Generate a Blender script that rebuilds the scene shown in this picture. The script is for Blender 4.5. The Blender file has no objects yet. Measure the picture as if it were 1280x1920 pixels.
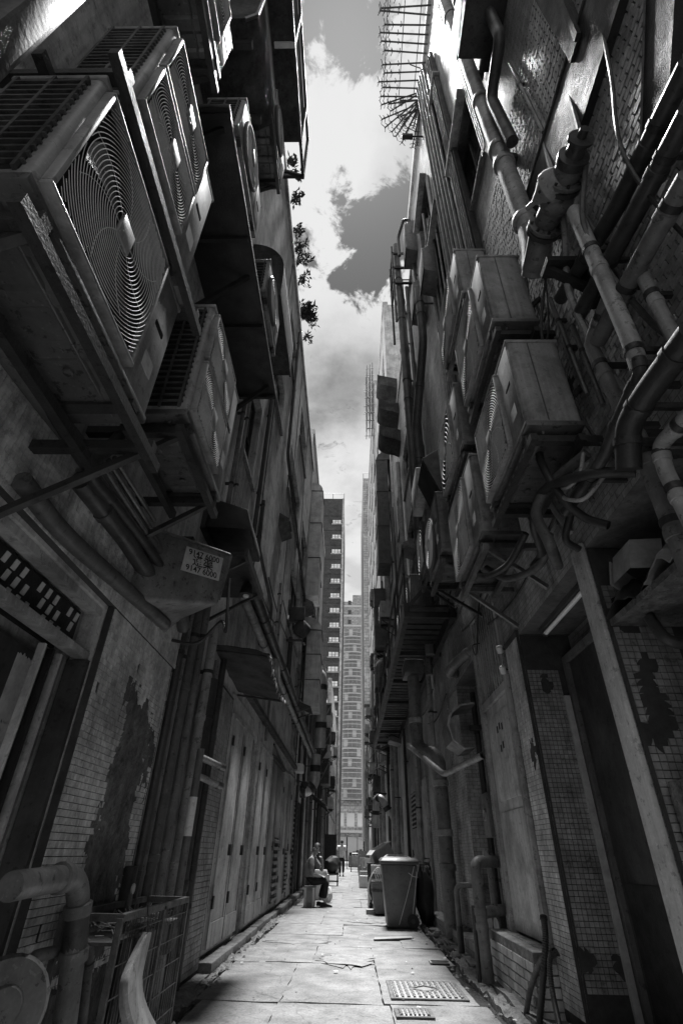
import bpy, bmesh, math, random
from mathutils import Vector, Matrix
random.seed(7)
scene = bpy.context.scene
COL = scene.collection
R = math.radians

# ------------------------------------------------------------------ camera
# a view down the alley (+Y), tilted up 34 degrees; solved from the alley's and the walls' vanishing points
PX, PY = 640.0, 960.0
F = 949.04
CAMZ = 1.05
def _cd(px, py):
    return Vector((px - PX, -(py - PY), -F))
_yc = _cd(655, 1600).normalized()
_zc = _cd(670, -448); _zc = (_zc - _yc * _yc.dot(_zc)).normalized()
_xc = _yc.cross(_zc)
RW = Matrix((_xc, _yc, _zc))
cam = bpy.data.cameras.new('camera')
cam.sensor_fit = 'VERTICAL'; cam.sensor_height = 36.0; cam.lens = F / 1920 * 36.0
cam.clip_start = 0.02; cam.clip_end = 4000
camo = bpy.data.objects.new('camera', cam); COL.objects.link(camo)
camo.matrix_world = Matrix.Translation((0, 0, CAMZ)) @ RW.to_4x4()
scene.camera = camo
def on_x(px, py, x):
    r = RW @ _cd(px, py); return Vector((0, 0, CAMZ)) + r * (x / r.x)
def on_y(px, py, y):
    r = RW @ _cd(px, py); return Vector((0, 0, CAMZ)) + r * (y / r.y)
def on_z(px, py, z=0.0):
    r = RW @ _cd(px, py); return Vector((0, 0, CAMZ)) + r * ((z - CAMZ) / r.z)

# ------------------------------------------------------------------ light
SUN_DIR = Vector((-0.014, 0.24, 0.96)).normalized()      # towards the sun
SKY_STRENGTH = 0.05
world = bpy.data.worlds.new('World'); scene.world = world; world.use_nodes = True
nt = world.node_tree; nt.nodes.clear()
def wn(t, **k):
    n = nt.nodes.new(t)
    for a, b in k.items(): setattr(n, a, b)
    return n
def wl(a, b): nt.links.new(a, b)
sky = wn('ShaderNodeTexSky', sky_type='NISHITA', sun_disc=False)
sky.sun_elevation = math.asin(SUN_DIR.z); sky.sun_rotation = math.atan2(SUN_DIR.x, SUN_DIR.y)
sky.air_density = 1.0; sky.dust_density = 0.6; sky.ozone_density = 1.0
sep = wn('ShaderNodeSeparateColor'); wl(sky.outputs[0], sep.inputs[0])
skyr = wn('ShaderNodeMath', operation='MULTIPLY'); wl(sep.outputs[0], skyr.inputs[0]); skyr.inputs[1].default_value = 0.34
tc = wn('ShaderNodeTexCoord')
sx = wn('ShaderNodeSeparateXYZ'); wl(tc.outputs['Generated'], sx.inputs[0])
zc = wn('ShaderNodeMath', operation='MAXIMUM'); wl(sx.outputs[2], zc.inputs[0]); zc.inputs[1].default_value = 0.06
qx = wn('ShaderNodeMath', operation='DIVIDE'); wl(sx.outputs[0], qx.inputs[0]); wl(zc.outputs[0], qx.inputs[1])
qy = wn('ShaderNodeMath', operation='DIVIDE'); wl(sx.outputs[1], qy.inputs[0]); wl(zc.outputs[0], qy.inputs[1])
q = wn('ShaderNodeCombineXYZ'); wl(qx.outputs[0], q.inputs[0]); wl(qy.outputs[0], q.inputs[1])
def cloud_noise(scale, detail, rough, dist, off):
    mp = wn('ShaderNodeVectorMath', operation='ADD'); wl(q.outputs[0], mp.inputs[0]); mp.inputs[1].default_value = off
    n = wn('ShaderNodeTexNoise'); wl(mp.outputs[0], n.inputs['Vector'])
    n.inputs['Scale'].default_value = scale; n.inputs['Detail'].default_value = detail
    n.inputs['Roughness'].default_value = rough; n.inputs['Distortion'].default_value = dist
    return n.outputs['Fac']
def wmath(op, a, b):
    m = wn('ShaderNodeMath', operation=op)
    for i, v in enumerate((a, b)):
        if isinstance(v, (int, float)): m.inputs[i].default_value = v
        else: wl(v, m.inputs[i])
    return m.outputs[0]
wq = wn('ShaderNodeTexNoise'); wl(q.outputs[0], wq.inputs['Vector']); wq.inputs['Scale'].default_value = 15.0; wq.inputs['Detail'].default_value = 10; wq.inputs['Roughness'].default_value = 0.62
wsb = wn('ShaderNodeVectorMath', operation='SUBTRACT'); wl(wq.outputs['Color'], wsb.inputs[0]); wsb.inputs[1].default_value = (.5, .5, .5)
qw = wn('ShaderNodeVectorMath', operation='MULTIPLY_ADD'); wl(wsb.outputs[0], qw.inputs[0]); qw.inputs[1].default_value = (.16, .16, 0); wl(q.outputs[0], qw.inputs[2])
cover = wmath('ADD', wmath('MULTIPLY', wmath('SUBTRACT', cloud_noise(11.0, 12, 0.70, 0.6, (3.1, 1.7, 0)), 0.5), 3.0), 0.90)
# gaps of clear sky between the clouds, as directions (pixel, angular size, depth)
for (px, py, s, a) in ((690, 420, 0.07, .8), (660, 530, 0.055, .7), (700, 500, .06, .6), (740, 430, 0.07, .7), (760, 360, 0.05, .6), (610, 75, 0.05, .62), (650, 30, .03, .55), (668, 95, .02, .4),
                       (705, 45, 0.03, .5), (575, 20, .03, .5), (790, 60, .05, .3), (575, 478, .022, .5), (640, 330, .02, .2), (665, 1085, .05, .25)):
    d = (RW @ _cd(px, py)); c = Vector((d.x / d.z, d.y / d.z, 0))
    ds = wn('ShaderNodeVectorMath', operation='DISTANCE'); wl(qw.outputs[0], ds.inputs[0]); ds.inputs[1].default_value = c
    g = wmath('POWER', 2.718, wmath('MULTIPLY', wmath('POWER', wmath('DIVIDE', ds.outputs['Value'], s), 2.0), -1.0))
    cover = wmath('SUBTRACT', cover, wmath('MULTIPLY', g, a))
mr = wn('ShaderNodeMapRange', interpolation_type='SMOOTHSTEP'); wl(cover, mr.inputs[0])
mr.inputs[1].default_value = 0.22; mr.inputs[2].default_value = 0.66
# cloud brightness: billows, greyer bases low in the sky
bil = cloud_noise(3.2, 8, 0.55, 0.2, (8.3, 4.4, 0))
cb = wn('ShaderNodeMapRange', interpolation_type='SMOOTHSTEP'); wl(bil, cb.inputs[0])
cb.inputs[1].default_value = 0.34; cb.inputs[2].default_value = 0.58; cb.inputs[3].default_value = 4.2; cb.inputs[4].default_value = 5.5
cbv = cb.outputs[0]
for (px, py, s, a) in ((655, 720, 0.17, 2.5), (600, 770, .12, 1.0)):
    d = (RW @ _cd(px, py)); c = Vector((d.x / d.z, d.y / d.z, 0))
    ds = wn('ShaderNodeVectorMath', operation='DISTANCE'); wl(qw.outputs[0], ds.inputs[0]); ds.inputs[1].default_value = c
    g = wmath('POWER', 2.718, wmath('MULTIPLY', wmath('POWER', wmath('DIVIDE', ds.outputs['Value'], s), 2.0), -1.0))
    cbv = wmath('SUBTRACT', cbv, wmath('MULTIPLY', g, a))
fin = wn('ShaderNodeMix', data_type='FLOAT'); wl(mr.outputs[0], fin.inputs[0]); wl(skyr.outputs[0], fin.inputs[2]); wl(cbv, fin.inputs[3])
cc = wn('ShaderNodeCombineColor')
for i in range(3): wl(fin.outputs[0], cc.inputs[i])
bg = wn('ShaderNodeBackground'); bg.inputs[1].default_value = SKY_STRENGTH; wl(cc.outputs[0], bg.inputs[0])
wo = wn('ShaderNodeOutputWorld'); wl(bg.outputs[0], wo.inputs[0])

sun = bpy.data.lights.new('sun', 'SUN'); sun.energy = 5.0; sun.angle = R(11); sun.color = (1, 1, 1)
suno = bpy.data.objects.new('sun', sun); COL.objects.link(suno)
suno.rotation_euler = SUN_DIR.to_track_quat('Z', 'Y').to_euler(); suno.location = (0, 0, 60)
scene.view_settings.view_transform = 'Standard'; scene.view_settings.look = 'None'
scene.view_settings.gamma = 1; scene.view_settings.use_curve_mapping = False
scene.view_settings.exposure = 1.62
scene.cycles.max_bounces = 6; scene.cycles.diffuse_bounces = 4; scene.cycles.glossy_bounces = 3
scene.cycles.use_denoising = True

# ------------------------------------------------------------------ materials (the place is recorded in greys)
MATS = {}
CHIPS = dict(plaster_grey=.35, plaster_dark=.5, plaster_pale=.4, mosaic_tile=.3, mosaic_tile_dark=.4, glazed_wall_tile=.35, tiled_wall_far=.4, mosaic_wall_far=.4, concrete=.35, concrete_worn=.4,
             ac_casing=.35, ac_casing_dirty=.5, ac_base_pan=.6, pipe_grey_paint=.6, pipe_pale_plastic=.55, pipe_dark=.5, painted_metal_door=.45, grey_metal_door=.45, white_door=.4, dark_door=.5, galvanised_steel=.4, bin_plastic=.3, peeled_render=.5, dark_steel=.5, taped_hose=.5, white_plastic=.25)
def mat(name, c0, c1=None, rough=0.7, scale=6.0, bump=0.3, fine=60.0, streak=0.0, metal=0.0, contrast=0.22, tile=None, spec=0.4, bumpd=0.01):
    """grimy grey surface: c0..c1 blotches, vertical dirt runs, fine relief; tile=(w,h,offset) adds far mosaic joints"""
    if name in MATS: return MATS[name]
    m = bpy.data.materials.new(name); m.use_nodes = True; t = m.node_tree; N = t.nodes; Lk = t.links
    chips = CHIPS.get(name, 0)
    b = N['Principled BSDF']
    if c1 is None: c1 = c0 * 0.6
    def n(tp, **k):
        x = N.new(tp)
        for a, v in k.items(): setattr(x, a, v)
        return x
    geo = n('ShaderNodeNewGeometry')
    n1 = n('ShaderNodeTexNoise'); Lk.new(geo.outputs['Position'], n1.inputs['Vector']); n1.inputs['Scale'].default_value = scale; n1.inputs['Detail'].default_value = 8; n1.inputs['Roughness'].default_value = 0.65
    r1 = n('ShaderNodeMapRange'); Lk.new(n1.outputs['Fac'], r1.inputs[0]); r1.inputs[1].default_value = 0.5 - contrast; r1.inputs[2].default_value = 0.5 + contrast
    r1.inputs[3].default_value = c1; r1.inputs[4].default_value = c0
    val = r1.outputs[0]
    if streak:
        mp = n('ShaderNodeVectorMath', operation='MULTIPLY'); Lk.new(geo.outputs['Position'], mp.inputs[0]); mp.inputs[1].default_value = (9, 9, 0.55)
        n2 = n('ShaderNodeTexNoise'); Lk.new(mp.outputs[0], n2.inputs['Vector']); n2.inputs['Scale'].default_value = 1.6; n2.inputs['Detail'].default_value = 7; n2.inputs['Roughness'].default_value = 0.7
        r2 = n('ShaderNodeMapRange'); Lk.new(n2.outputs['Fac'], r2.inputs[0]); r2.inputs[1].default_value = 0.36; r2.inputs[2].default_value = 0.6; r2.inputs[3].default_value = 1 - streak; r2.inputs[4].default_value = 1.0
        mm = n('ShaderNodeMath', operation='MULTIPLY'); Lk.new(val, mm.inputs[0]); Lk.new(r2.outputs[0], mm.inputs[1]); val = mm.outputs[0]
        # large stains with hard-ish rims
        n4 = n('ShaderNodeTexNoise'); Lk.new(geo.outputs['Position'], n4.inputs['Vector']); n4.inputs['Scale'].default_value = 1.9; n4.inputs['Detail'].default_value = 10; n4.inputs['Roughness'].default_value = 0.72; n4.inputs['Distortion'].default_value = 0.4
        r4 = n('ShaderNodeMapRange'); Lk.new(n4.outputs['Fac'], r4.inputs[0]); r4.inputs[1].default_value = 0.40; r4.inputs[2].default_value = 0.54; r4.inputs[3].default_value = 1 - min(.6, streak * 1.3); r4.inputs[4].default_value = 1.0
        m5 = n('ShaderNodeMath', operation='MULTIPLY'); Lk.new(val, m5.inputs[0]); Lk.new(r4.outputs[0], m5.inputs[1]); val = m5.outputs[0]
    if name in ('mosaic_tile', 'mosaic_tile_dark', 'glazed_wall_tile'):
        oi = n('ShaderNodeObjectInfo'); ad0 = n('ShaderNodeMath', operation='ADD'); Lk.new(oi.outputs['Random'], ad0.inputs[0]); Lk.new(geo.outputs['Random Per Island'], ad0.inputs[1])
        fr0 = n('ShaderNodeMath', operation='FRACT'); Lk.new(ad0.outputs[0], fr0.inputs[0])
        r6 = n('ShaderNodeMapRange'); Lk.new(fr0.outputs[0], r6.inputs[0]); r6.inputs[3].default_value = .78; r6.inputs[4].default_value = 1.08
        m6 = n('ShaderNodeMath', operation='MULTIPLY'); Lk.new(val, m6.inputs[0]); Lk.new(r6.outputs[0], m6.inputs[1]); val = m6.outputs[0]
    h = None
    n3 = n('ShaderNodeTexNoise'); Lk.new(geo.outputs['Position'], n3.inputs['Vector']); n3.inputs['Scale'].default_value = fine; n3.inputs['Detail'].default_value = 5
    h = n3.outputs['Fac']
    # fine speckle in the colour too
    r3 = n('ShaderNodeMapRange'); Lk.new(n3.outputs['Fac'], r3.inputs[0]); r3.inputs[1].default_value = 0.3; r3.inputs[2].default_value = 0.7; sk = .22 if name.startswith('concrete') or name in ('peeled_render', 'kerb_stone') else .07
    r3.inputs[3].default_value = 1 - sk * 1.2; r3.inputs[4].default_value = 1 + sk * .8
    m3 = n('ShaderNodeMath', operation='MULTIPLY'); Lk.new(val, m3.inputs[0]); Lk.new(r3.outputs[0], m3.inputs[1]); val = m3.outputs[0]
    if tile:
        sp = n('ShaderNodeSeparateXYZ'); Lk.new(geo.outputs['Position'], sp.inputs[0])
        ad = n('ShaderNodeMath', operation='ADD'); Lk.new(sp.outputs[0], ad.inputs[0]); Lk.new(sp.outputs[1], ad.inputs[1])
        cv = n('ShaderNodeCombineXYZ'); Lk.new(ad.outputs[0], cv.inputs[0]); Lk.new(sp.outputs[2], cv.inputs[1])
        bt = n('ShaderNodeTexBrick'); Lk.new(cv.outputs[0], bt.inputs['Vector']); bt.offset = tile[2]
        bt.inputs['Scale'].default_value = 1.0; bt.inputs['Brick Width'].default_value = tile[0]; bt.inputs['Row Height'].default_value = tile[1]
        bt.inputs['Mortar Size'].default_value = min(tile[:2]) * 0.06; bt.inputs['Color1'].default_value = (1, 1, 1, 1); bt.inputs['Color2'].default_value = (.72, .72, .72, 1); bt.inputs['Mortar'].default_value = (.35, .35, .35, 1)
        s3 = n('ShaderNodeSeparateColor'); Lk.new(bt.outputs['Color'], s3.inputs[0])
        m4 = n('ShaderNodeMath', operation='MULTIPLY'); Lk.new(val, m4.inputs[0]); Lk.new(s3.outputs[0], m4.inputs[1]); val = m4.outputs[0]
        hb = n('ShaderNodeMath', operation='ADD'); Lk.new(h, hb.inputs[0]); Lk.new(bt.outputs['Fac'], hb.inputs[1])
        hm = n('ShaderNodeMath', operation='SUBTRACT'); Lk.new(h, hm.inputs[0]); Lk.new(bt.outputs['Fac'], hm.inputs[1]); h = hm.outputs[0]
    if chips:                                      # flaked paint, rust spots and splashes
        n8 = n('ShaderNodeTexNoise'); Lk.new(geo.outputs['Position'], n8.inputs['Vector']); n8.inputs['Scale'].default_value = 17; n8.inputs['Detail'].default_value = 9; n8.inputs['Roughness'].default_value = 0.72
        r8 = n('ShaderNodeMapRange'); Lk.new(n8.outputs['Fac'], r8.inputs[0]); r8.inputs[1].default_value = 0.575; r8.inputs[2].default_value = 0.61; r8.inputs[3].default_value = 1.0; r8.inputs[4].default_value = 1 - chips
        n9 = n('ShaderNodeTexNoise'); Lk.new(geo.outputs['Position'], n9.inputs['Vector']); n9.inputs['Scale'].default_value = 41; n9.inputs['Detail'].default_value = 6; n9.inputs['Roughness'].default_value = 0.6
        r9 = n('ShaderNodeMapRange'); Lk.new(n9.outputs['Fac'], r9.inputs[0]); r9.inputs[1].default_value = 0.63; r9.inputs[2].default_value = 0.66; r9.inputs[3].default_value = 1.0; r9.inputs[4].default_value = 1 + chips * .7
        m8 = n('ShaderNodeMath', operation='MULTIPLY'); Lk.new(val, m8.inputs[0]); Lk.new(r8.outputs[0], m8.inputs[1])
        m9 = n('ShaderNodeMath', operation='MULTIPLY'); Lk.new(m8.outputs[0], m9.inputs[0]); Lk.new(r9.outputs[0], m9.inputs[1]); val = m9.outputs[0]
    if name in ('concrete', 'concrete_worn'):      # hairline cracks
        nw = n('ShaderNodeTexNoise'); Lk.new(geo.outputs['Position'], nw.inputs['Vector']); nw.inputs['Scale'].default_value = 2.2; nw.inputs['Detail'].default_value = 6
        va = n('ShaderNodeVectorMath', operation='MULTIPLY_ADD'); Lk.new(nw.outputs['Color'], va.inputs[0]); va.inputs[1].default_value = (.55, .55, 0); Lk.new(geo.outputs['Position'], va.inputs[2])
        vo = n('ShaderNodeTexVoronoi', feature='DISTANCE_TO_EDGE'); Lk.new(va.outputs[0], vo.inputs['Vector']); vo.inputs['Scale'].default_value = .5
        r7 = n('ShaderNodeMapRange'); Lk.new(vo.outputs['Distance'], r7.inputs[0]); r7.inputs[1].default_value = 0.0; r7.inputs[2].default_value = 0.004; r7.inputs[3].default_value = .62; r7.inputs[4].default_value = 1.0
        m7 = n('ShaderNodeMath', operation='MULTIPLY'); Lk.new(val, m7.inputs[0]); Lk.new(r7.outputs[0], m7.inputs[1]); val = m7.outputs[0]
    c = n('ShaderNodeCombineColor')
    for i in range(3): Lk.new(val, c.inputs[i])
    Lk.new(c.outputs[0], b.inputs['Base Color'])
    b.inputs['Roughness'].default_value = rough; b.inputs['Metallic'].default_value = metal
    b.inputs['Specular IOR Level'].default_value = spec
    rr = n('ShaderNodeMapRange'); Lk.new(n1.outputs['Fac'], rr.inputs[0]); rr.inputs[1].default_value = 0.3; rr.inputs[2].default_value = 0.7; rr.inputs[3].default_value = min(1, rough + 0.15); rr.inputs[4].default_value = max(0.05, rough - 0.1)
    Lk.new(rr.outputs[0], b.inputs['Roughness'])
    if bump:
        bm = n('ShaderNodeBump'); bm.inputs['Strength'].default_value = bump; bm.inputs['Distance'].default_value = bumpd
        Lk.new(h, bm.inputs['Height']); Lk.new(bm.outputs[0], b.inputs['Normal'])
    MATS[name] = m
    return m
def emat(name, v, s):
    m = bpy.data.materials.new(name); m.use_nodes = True; b = m.node_tree.nodes['Principled BSDF']
    b.inputs['Base Color'].default_value = (v, v, v, 1); b.inputs['Emission Color'].default_value = (v, v, v, 1); b.inputs['Emission Strength'].default_value = s
    return m
def glass(name, v=0.03, rough=0.08):
    m = bpy.data.materials.new(name); m.use_nodes = True; b = m.node_tree.nodes['Principled BSDF']
    b.inputs['Base Color'].default_value = (v, v, v, 1); b.inputs['Roughness'].default_value = rough; b.inputs['Specular IOR Level'].default_value = 0.8
    return m

PLASTER = mat('plaster_grey', .62, .42, .85, 1.6, .35, 40, .35)
PLASTER_D = mat('plaster_dark', .09, .035, .9, 2.2, .5, 30, .4)
PLASTER_P = mat('plaster_pale', .66, .42, .8, 1.3, .3, 50, .26, contrast=.17)
RENDER = mat('peeled_render', .20, .04, .95, 5, 1.0, 22, .3, bumpd=.03)
GROUT = mat('tile_grout', .06, .03, .95, 9, .3)
MOSAIC = mat('mosaic_tile', .80, .45, .42, 2.6, .15, 90, .34, contrast=.16)
MOSAIC_D = mat('mosaic_tile_dark', .42, .2, .5, 3.5, .15, 90, .3)
WALLTILE = mat('glazed_wall_tile', .50, .26, .36, 5, .12, 70, .3)
TILE_FAR = mat('tiled_wall_far', .46, .28, .5, 1.5, .3, 30, .35, tile=(.12, .05, .5))
TILE_SQ = mat('mosaic_wall_far', .58, .34, .55, 1.5, .3, 30, .35, tile=(.04, .04, 0))
BRICKW = mat('tower_brick', .10, .07, .85, .35, .2, 8, .2, tile=(.5, .25, .5))
TOWERL = mat('tower_pale', .6, .45, .8, .25, .2, 6, .25, tile=(.9, .45, .5))
CONC = mat('concrete', .185, .095, .85, 2.4, .8, 55, 0, contrast=.17, bumpd=.012)
CONC2 = mat('concrete_worn', .21, .10, .85, 6, .6, 60, 0, bumpd=.015)
CONC_R = mat('concrete_rough', .22, .08, .95, 7, 1.0, 26, 0, bumpd=.03)
WET = mat('wet_gutter', .10, .04, .18, 5, .4, 30, 0)
KERB = mat('kerb_stone', .20, .08, .9, 5, .7, 40, 0)
ACW = mat('ac_casing', .32, .2, .42, 2.2, .06, 60, .35)
ACD = mat('ac_casing_dirty', .13, .05, .5, 3, .1, 50, .45)
ACG = mat('ac_grille_dark', .10, .06, .5, 4, .05)
ACR = mat('ac_grille_wire', .58, .42, .62, 6, .0)
PAN = mat('ac_base_pan', .16, .07, .45, 4, .25, 40, 0, metal=.5)
SILVER = mat('silver_duct_metal', .55, .34, .38, 4, .1, 60, .2, metal=.35)
ACP = mat('ac_casing_far_bright', .5, .36, .45, 2.2, .06, 60, .25)  # lighter copy of the casing; far-alley brightness put into its colour
BLACK = mat('void_shade', .012, .006, .8, 4, 0)  # near-black paint standing for the shade inside hollows and gaps
STEEL = mat('dark_steel', .06, .025, .5, 6, .3, 80, 0, metal=.4)
STEELB = mat('black_steel', .03, .012, .5, 6, .3, 80, 0, metal=.2)
GALV = mat('galvanised_steel', .30, .16, .42, 4, .1, 60, .25, metal=.75)
RUST = mat('rusty_steel', .12, .04, .85, 9, .8, 50, 0)
PIPE = mat('pipe_grey_paint', .20, .09, .5, 5, .15, 60, .2)
PIPE_P = mat('pipe_pale_plastic', .38, .2, .48, 5, .12, 60, .25)
PIPE_D = mat('pipe_dark', .07, .03, .45, 5, .15, 60, .2)
HOSE = mat('black_hose', .035, .018, .5, 8, .25, 60)
WRAP = mat('taped_hose', .10, .05, .55, 9, .35, 30)
DOOR = mat('painted_metal_door', .46, .30, .45, 1.8, .12, 40, .35)
DOORW = mat('white_door', .66, .48, .42, 1.8, .08, 40, .3)
DOORG = mat('grey_metal_door', .26, .16, .45, 1.8, .15, 40, .3)
DOORD = mat('dark_door', .10, .04, .55, 2, .2, 30, .3)
PLAST_W = mat('white_plastic', .62, .48, .4, 4, .05)
PLAST_D = mat('dark_plastic', .06, .04, .38, 4, .1)
BIN = mat('bin_plastic', .13, .08, .4, 4, .12)
PAPER = mat('paper', .48, .28, .9, 9, .2, 40)
CARD = mat('cardboard', .30, .20, .9, 5, .2, 40)
FOAM = mat('foam_box', .66, .52, .8, 6, .2, 70)
SKIN = mat('skin', .32, .24, .5, 12, .1, 80)
HAIR = mat('hair', .02, .01, .6, 20, .4)
SHIRT_G = mat('shirt_grey', .22, .15, .9, 9, .25, 70)
SHIRT_W = mat('shirt_white', .82, .5, .9, 8, .25, 60)
TROUS = mat('trousers_black', .018, .01, .9, 9, .25, 60)
SHOE = mat('shoe_black', .02, .012, .45, 9, .1)
LEAF = mat('leaf', .06, .025, .6, 12, .1)
BARK = mat('bark', .08, .04, .9, 12, .4)
FABRIC_D = mat('awning_fabric', .06, .02, .9, 5, .4, 50, .2)
INK = mat('ink', .02, .015, .8, 5, 0)
WIN = glass('window_glass'); WINM = glass('window_glass_mid', .22, .2); WINL = glass('window_glass_pale', .55, .3); WIN_GLOW = emat('glow_pane', .6, .06)  # last material glows faintly, painted brightness for the pale tower panes
TUBE = mat('lamp_tube_off', .9, .85, .3, 5, 0)
# ------------------------------------------------------------------ mesh helpers
V = Vector
class MB:
    def __init__(s): s.v = []; s.f = []
    def add(s, vs, fs):
        o = len(s.v); s.v += [V(p) for p in vs]; s.f += [tuple(i + o for i in f) for f in fs]; return s
    def box(s, x0, x1, y0, y1, z0, z1):
        return s.add([(x0,y0,z0),(x1,y0,z0),(x1,y1,z0),(x0,y1,z0),(x0,y0,z1),(x1,y0,z1),(x1,y1,z1),(x0,y1,z1)],
                     [(0,3,2,1),(4,5,6,7),(0,1,5,4),(1,2,6,5),(2,3,7,6),(3,0,4,7)])
    def hexa(s, p):          # eight corners: bottom loop then top loop
        return s.add(p, [(0,3,2,1),(4,5,6,7),(0,1,5,4),(1,2,6,5),(2,3,7,6),(3,0,4,7)])
    def beam(s, a, b, w, h, up=(0, 0, 1)):
        a = V(a); b = V(b); d = (b - a).normalized(); u = V(up)
        if abs(d.dot(u)) > .97: u = V((1, 0, 0))
        r = d.cross(u).normalized() * (w / 2); u = r.cross(d).normalized() * (h / 2)
        return s.hexa([a - r - u, a + r - u, a + r + u, a - r + u, b - r - u, b + r - u, b + r + u, b - r + u])
    def tube(s, pts, r, seg=10, cap=True, closed=False):
        pts = [V(p) for p in pts]; n = len(pts)
        rr = r if isinstance(r, (list, tuple)) else [r] * n
        o = len(s.v); prev = None
        for i, p in enumerate(pts):
            if closed: d = pts[(i + 1) % n] - pts[i - 1]
            else: d = pts[min(i + 1, n - 1)] - pts[max(i - 1, 0)]
            if d.length < 1e-9: d = V((0, 0, 1))
            d.normalize()
            if prev is None:
                a = V((0, 0, 1)) if abs(d.z) < .9 else V((1, 0, 0)); u = d.cross(a).normalized()
            else:
                u = prev - d * prev.dot(d)
                u = u.normalized() if u.length > 1e-6 else d.orthogonal().normalized()
            prev = u; w = d.cross(u)
            for k in range(seg):
                t = 2 * math.pi * k / seg; s.v.append(p + (u * math.cos(t) + w * math.sin(t)) * rr[i])
        for i in range(n if closed else n - 1):
            for k in range(seg):
                a = o + i * seg; b = o + ((i + 1) % n) * seg; k2 = (k + 1) % seg
                s.f.append((a + k, a + k2, b + k2, b + k))
        if cap and not closed:
            s.f.append(tuple(o + k for k in reversed(range(seg)))); s.f.append(tuple(o + (n - 1) * seg + k for k in range(seg)))
        return s
    def lathe(s, prof, org, axis=(0, 0, 1), seg=20):   # prof: (radius, height along axis)
        ax = V(axis).normalized(); a = V((1, 0, 0)) if abs(ax.x) < .9 else V((0, 1, 0)); u = ax.cross(a).normalized(); w = ax.cross(u); org = V(org)
        o = len(s.v)
        for (r, h) in prof:
            for k in range(seg):
                t = 2 * math.pi * k / seg; s.v.append(org + ax * h + (u * math.cos(t) + w * math.sin(t)) * max(r, 1e-4))
        for i in range(len(prof) - 1):
            for k in range(seg):
                k2 = (k + 1) % seg; a = o + i * seg; b = a + seg; s.f.append((a + k, a + k2, b + k2, b + k))
        s.f.append(tuple(o + k for k in reversed(range(seg)))); s.f.append(tuple(o + (len(prof) - 1) * seg + k for k in range(seg)))
        return s
    def prism(s, poly, vec):
        n = len(poly); vec = V(vec); a = [V(p) for p in poly]
        return s.add(a + [p + vec for p in a], [tuple(reversed(range(n))), tuple(range(n, 2 * n))] + [(i, (i + 1) % n, n + (i + 1) % n, n + i) for i in range(n)])
    def sheet(s, grid, th=None):   # grid of points -> thin solid along th
        nr = len(grid); nc = len(grid[0]); o = len(s.v)
        for layer in ((V((0,0,0)), V(th)) if th else (V((0,0,0)),)):
            for row in grid:
                for p in row: s.v.append(V(p) + layer)
        q = nr * nc
        for i in range(nr - 1):
            for j in range(nc - 1):
                a = o + i * nc + j; s.f.append((a, a + 1, a + nc + 1, a + nc))
                if th: s.f.append((a + q, a + nc + q, a + nc + 1 + q, a + 1 + q))
        if th:
            ring = [j for j in range(nc)] + [i * nc + nc - 1 for i in range(1, nr)] + [(nr - 1) * nc + j for j in range(nc - 2, -1, -1)] + [i * nc for i in range(nr - 2, 0, -1)]
            for i in range(len(ring)):
                a = o + ring[i]; b = o + ring[(i + 1) % len(ring)]; s.f.append((a, a + q, b + q, b))
        return s
    def mesh(s, name, off=V((0, 0, 0)), bevel=0, smooth=False, seg=2):
        m = bpy.data.meshes.new(name); m.from_pydata([tuple(p - off) for p in s.v], [], s.f)
        bm = bmesh.new(); bm.from_mesh(m); bmesh.ops.recalc_face_normals(bm, faces=bm.faces)
        if bevel:
            es = [e for e in bm.edges if len(e.link_faces) == 2 and e.calc_face_angle(0) > R(35)]
            bmesh.ops.bevel(bm, geom=es, offset=bevel, segments=seg, affect='EDGES', clamp_overlap=True, profile=.5)
        bm.to_mesh(m); bm.free()
        if smooth or bevel:
            for p in m.polygons: p.use_smooth = True
            m.set_sharp_from_angle(angle=R(38))
        return m
def catmull(pts, n=6):
    pts = [V(p) for p in pts]; out = []
    P = [pts[0] * 2 - pts[1]] + pts + [pts[-1] * 2 - pts[-2]]
    for i in range(1, len(P) - 2):
        a, b, c, d = P[i - 1], P[i], P[i + 1], P[i + 2]
        for k in range(n):
            t = k / n; out.append(.5 * ((2 * b) + (c - a) * t + (2 * a - 5 * b + 4 * c - d) * t * t + (3 * b - a - 3 * c + d) * t ** 3))
    return out + [pts[-1]]
def fillet(pts, r, n=5):
    pts = [V(p) for p in pts]; out = [pts[0]]
    for i in range(1, len(pts) - 1):
        a, b, c = pts[i - 1], pts[i], pts[i + 1]; d1 = (a - b); d2 = (c - b)
        rr = min(r, d1.length * .45, d2.length * .45); p = b + d1.normalized() * rr; q_ = b + d2.normalized() * rr
        for k in range(n + 1):
            t = k / n; out.append(p.lerp(b, t).lerp(b.lerp(q_, t), t))
    return out + [pts[-1]]

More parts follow.
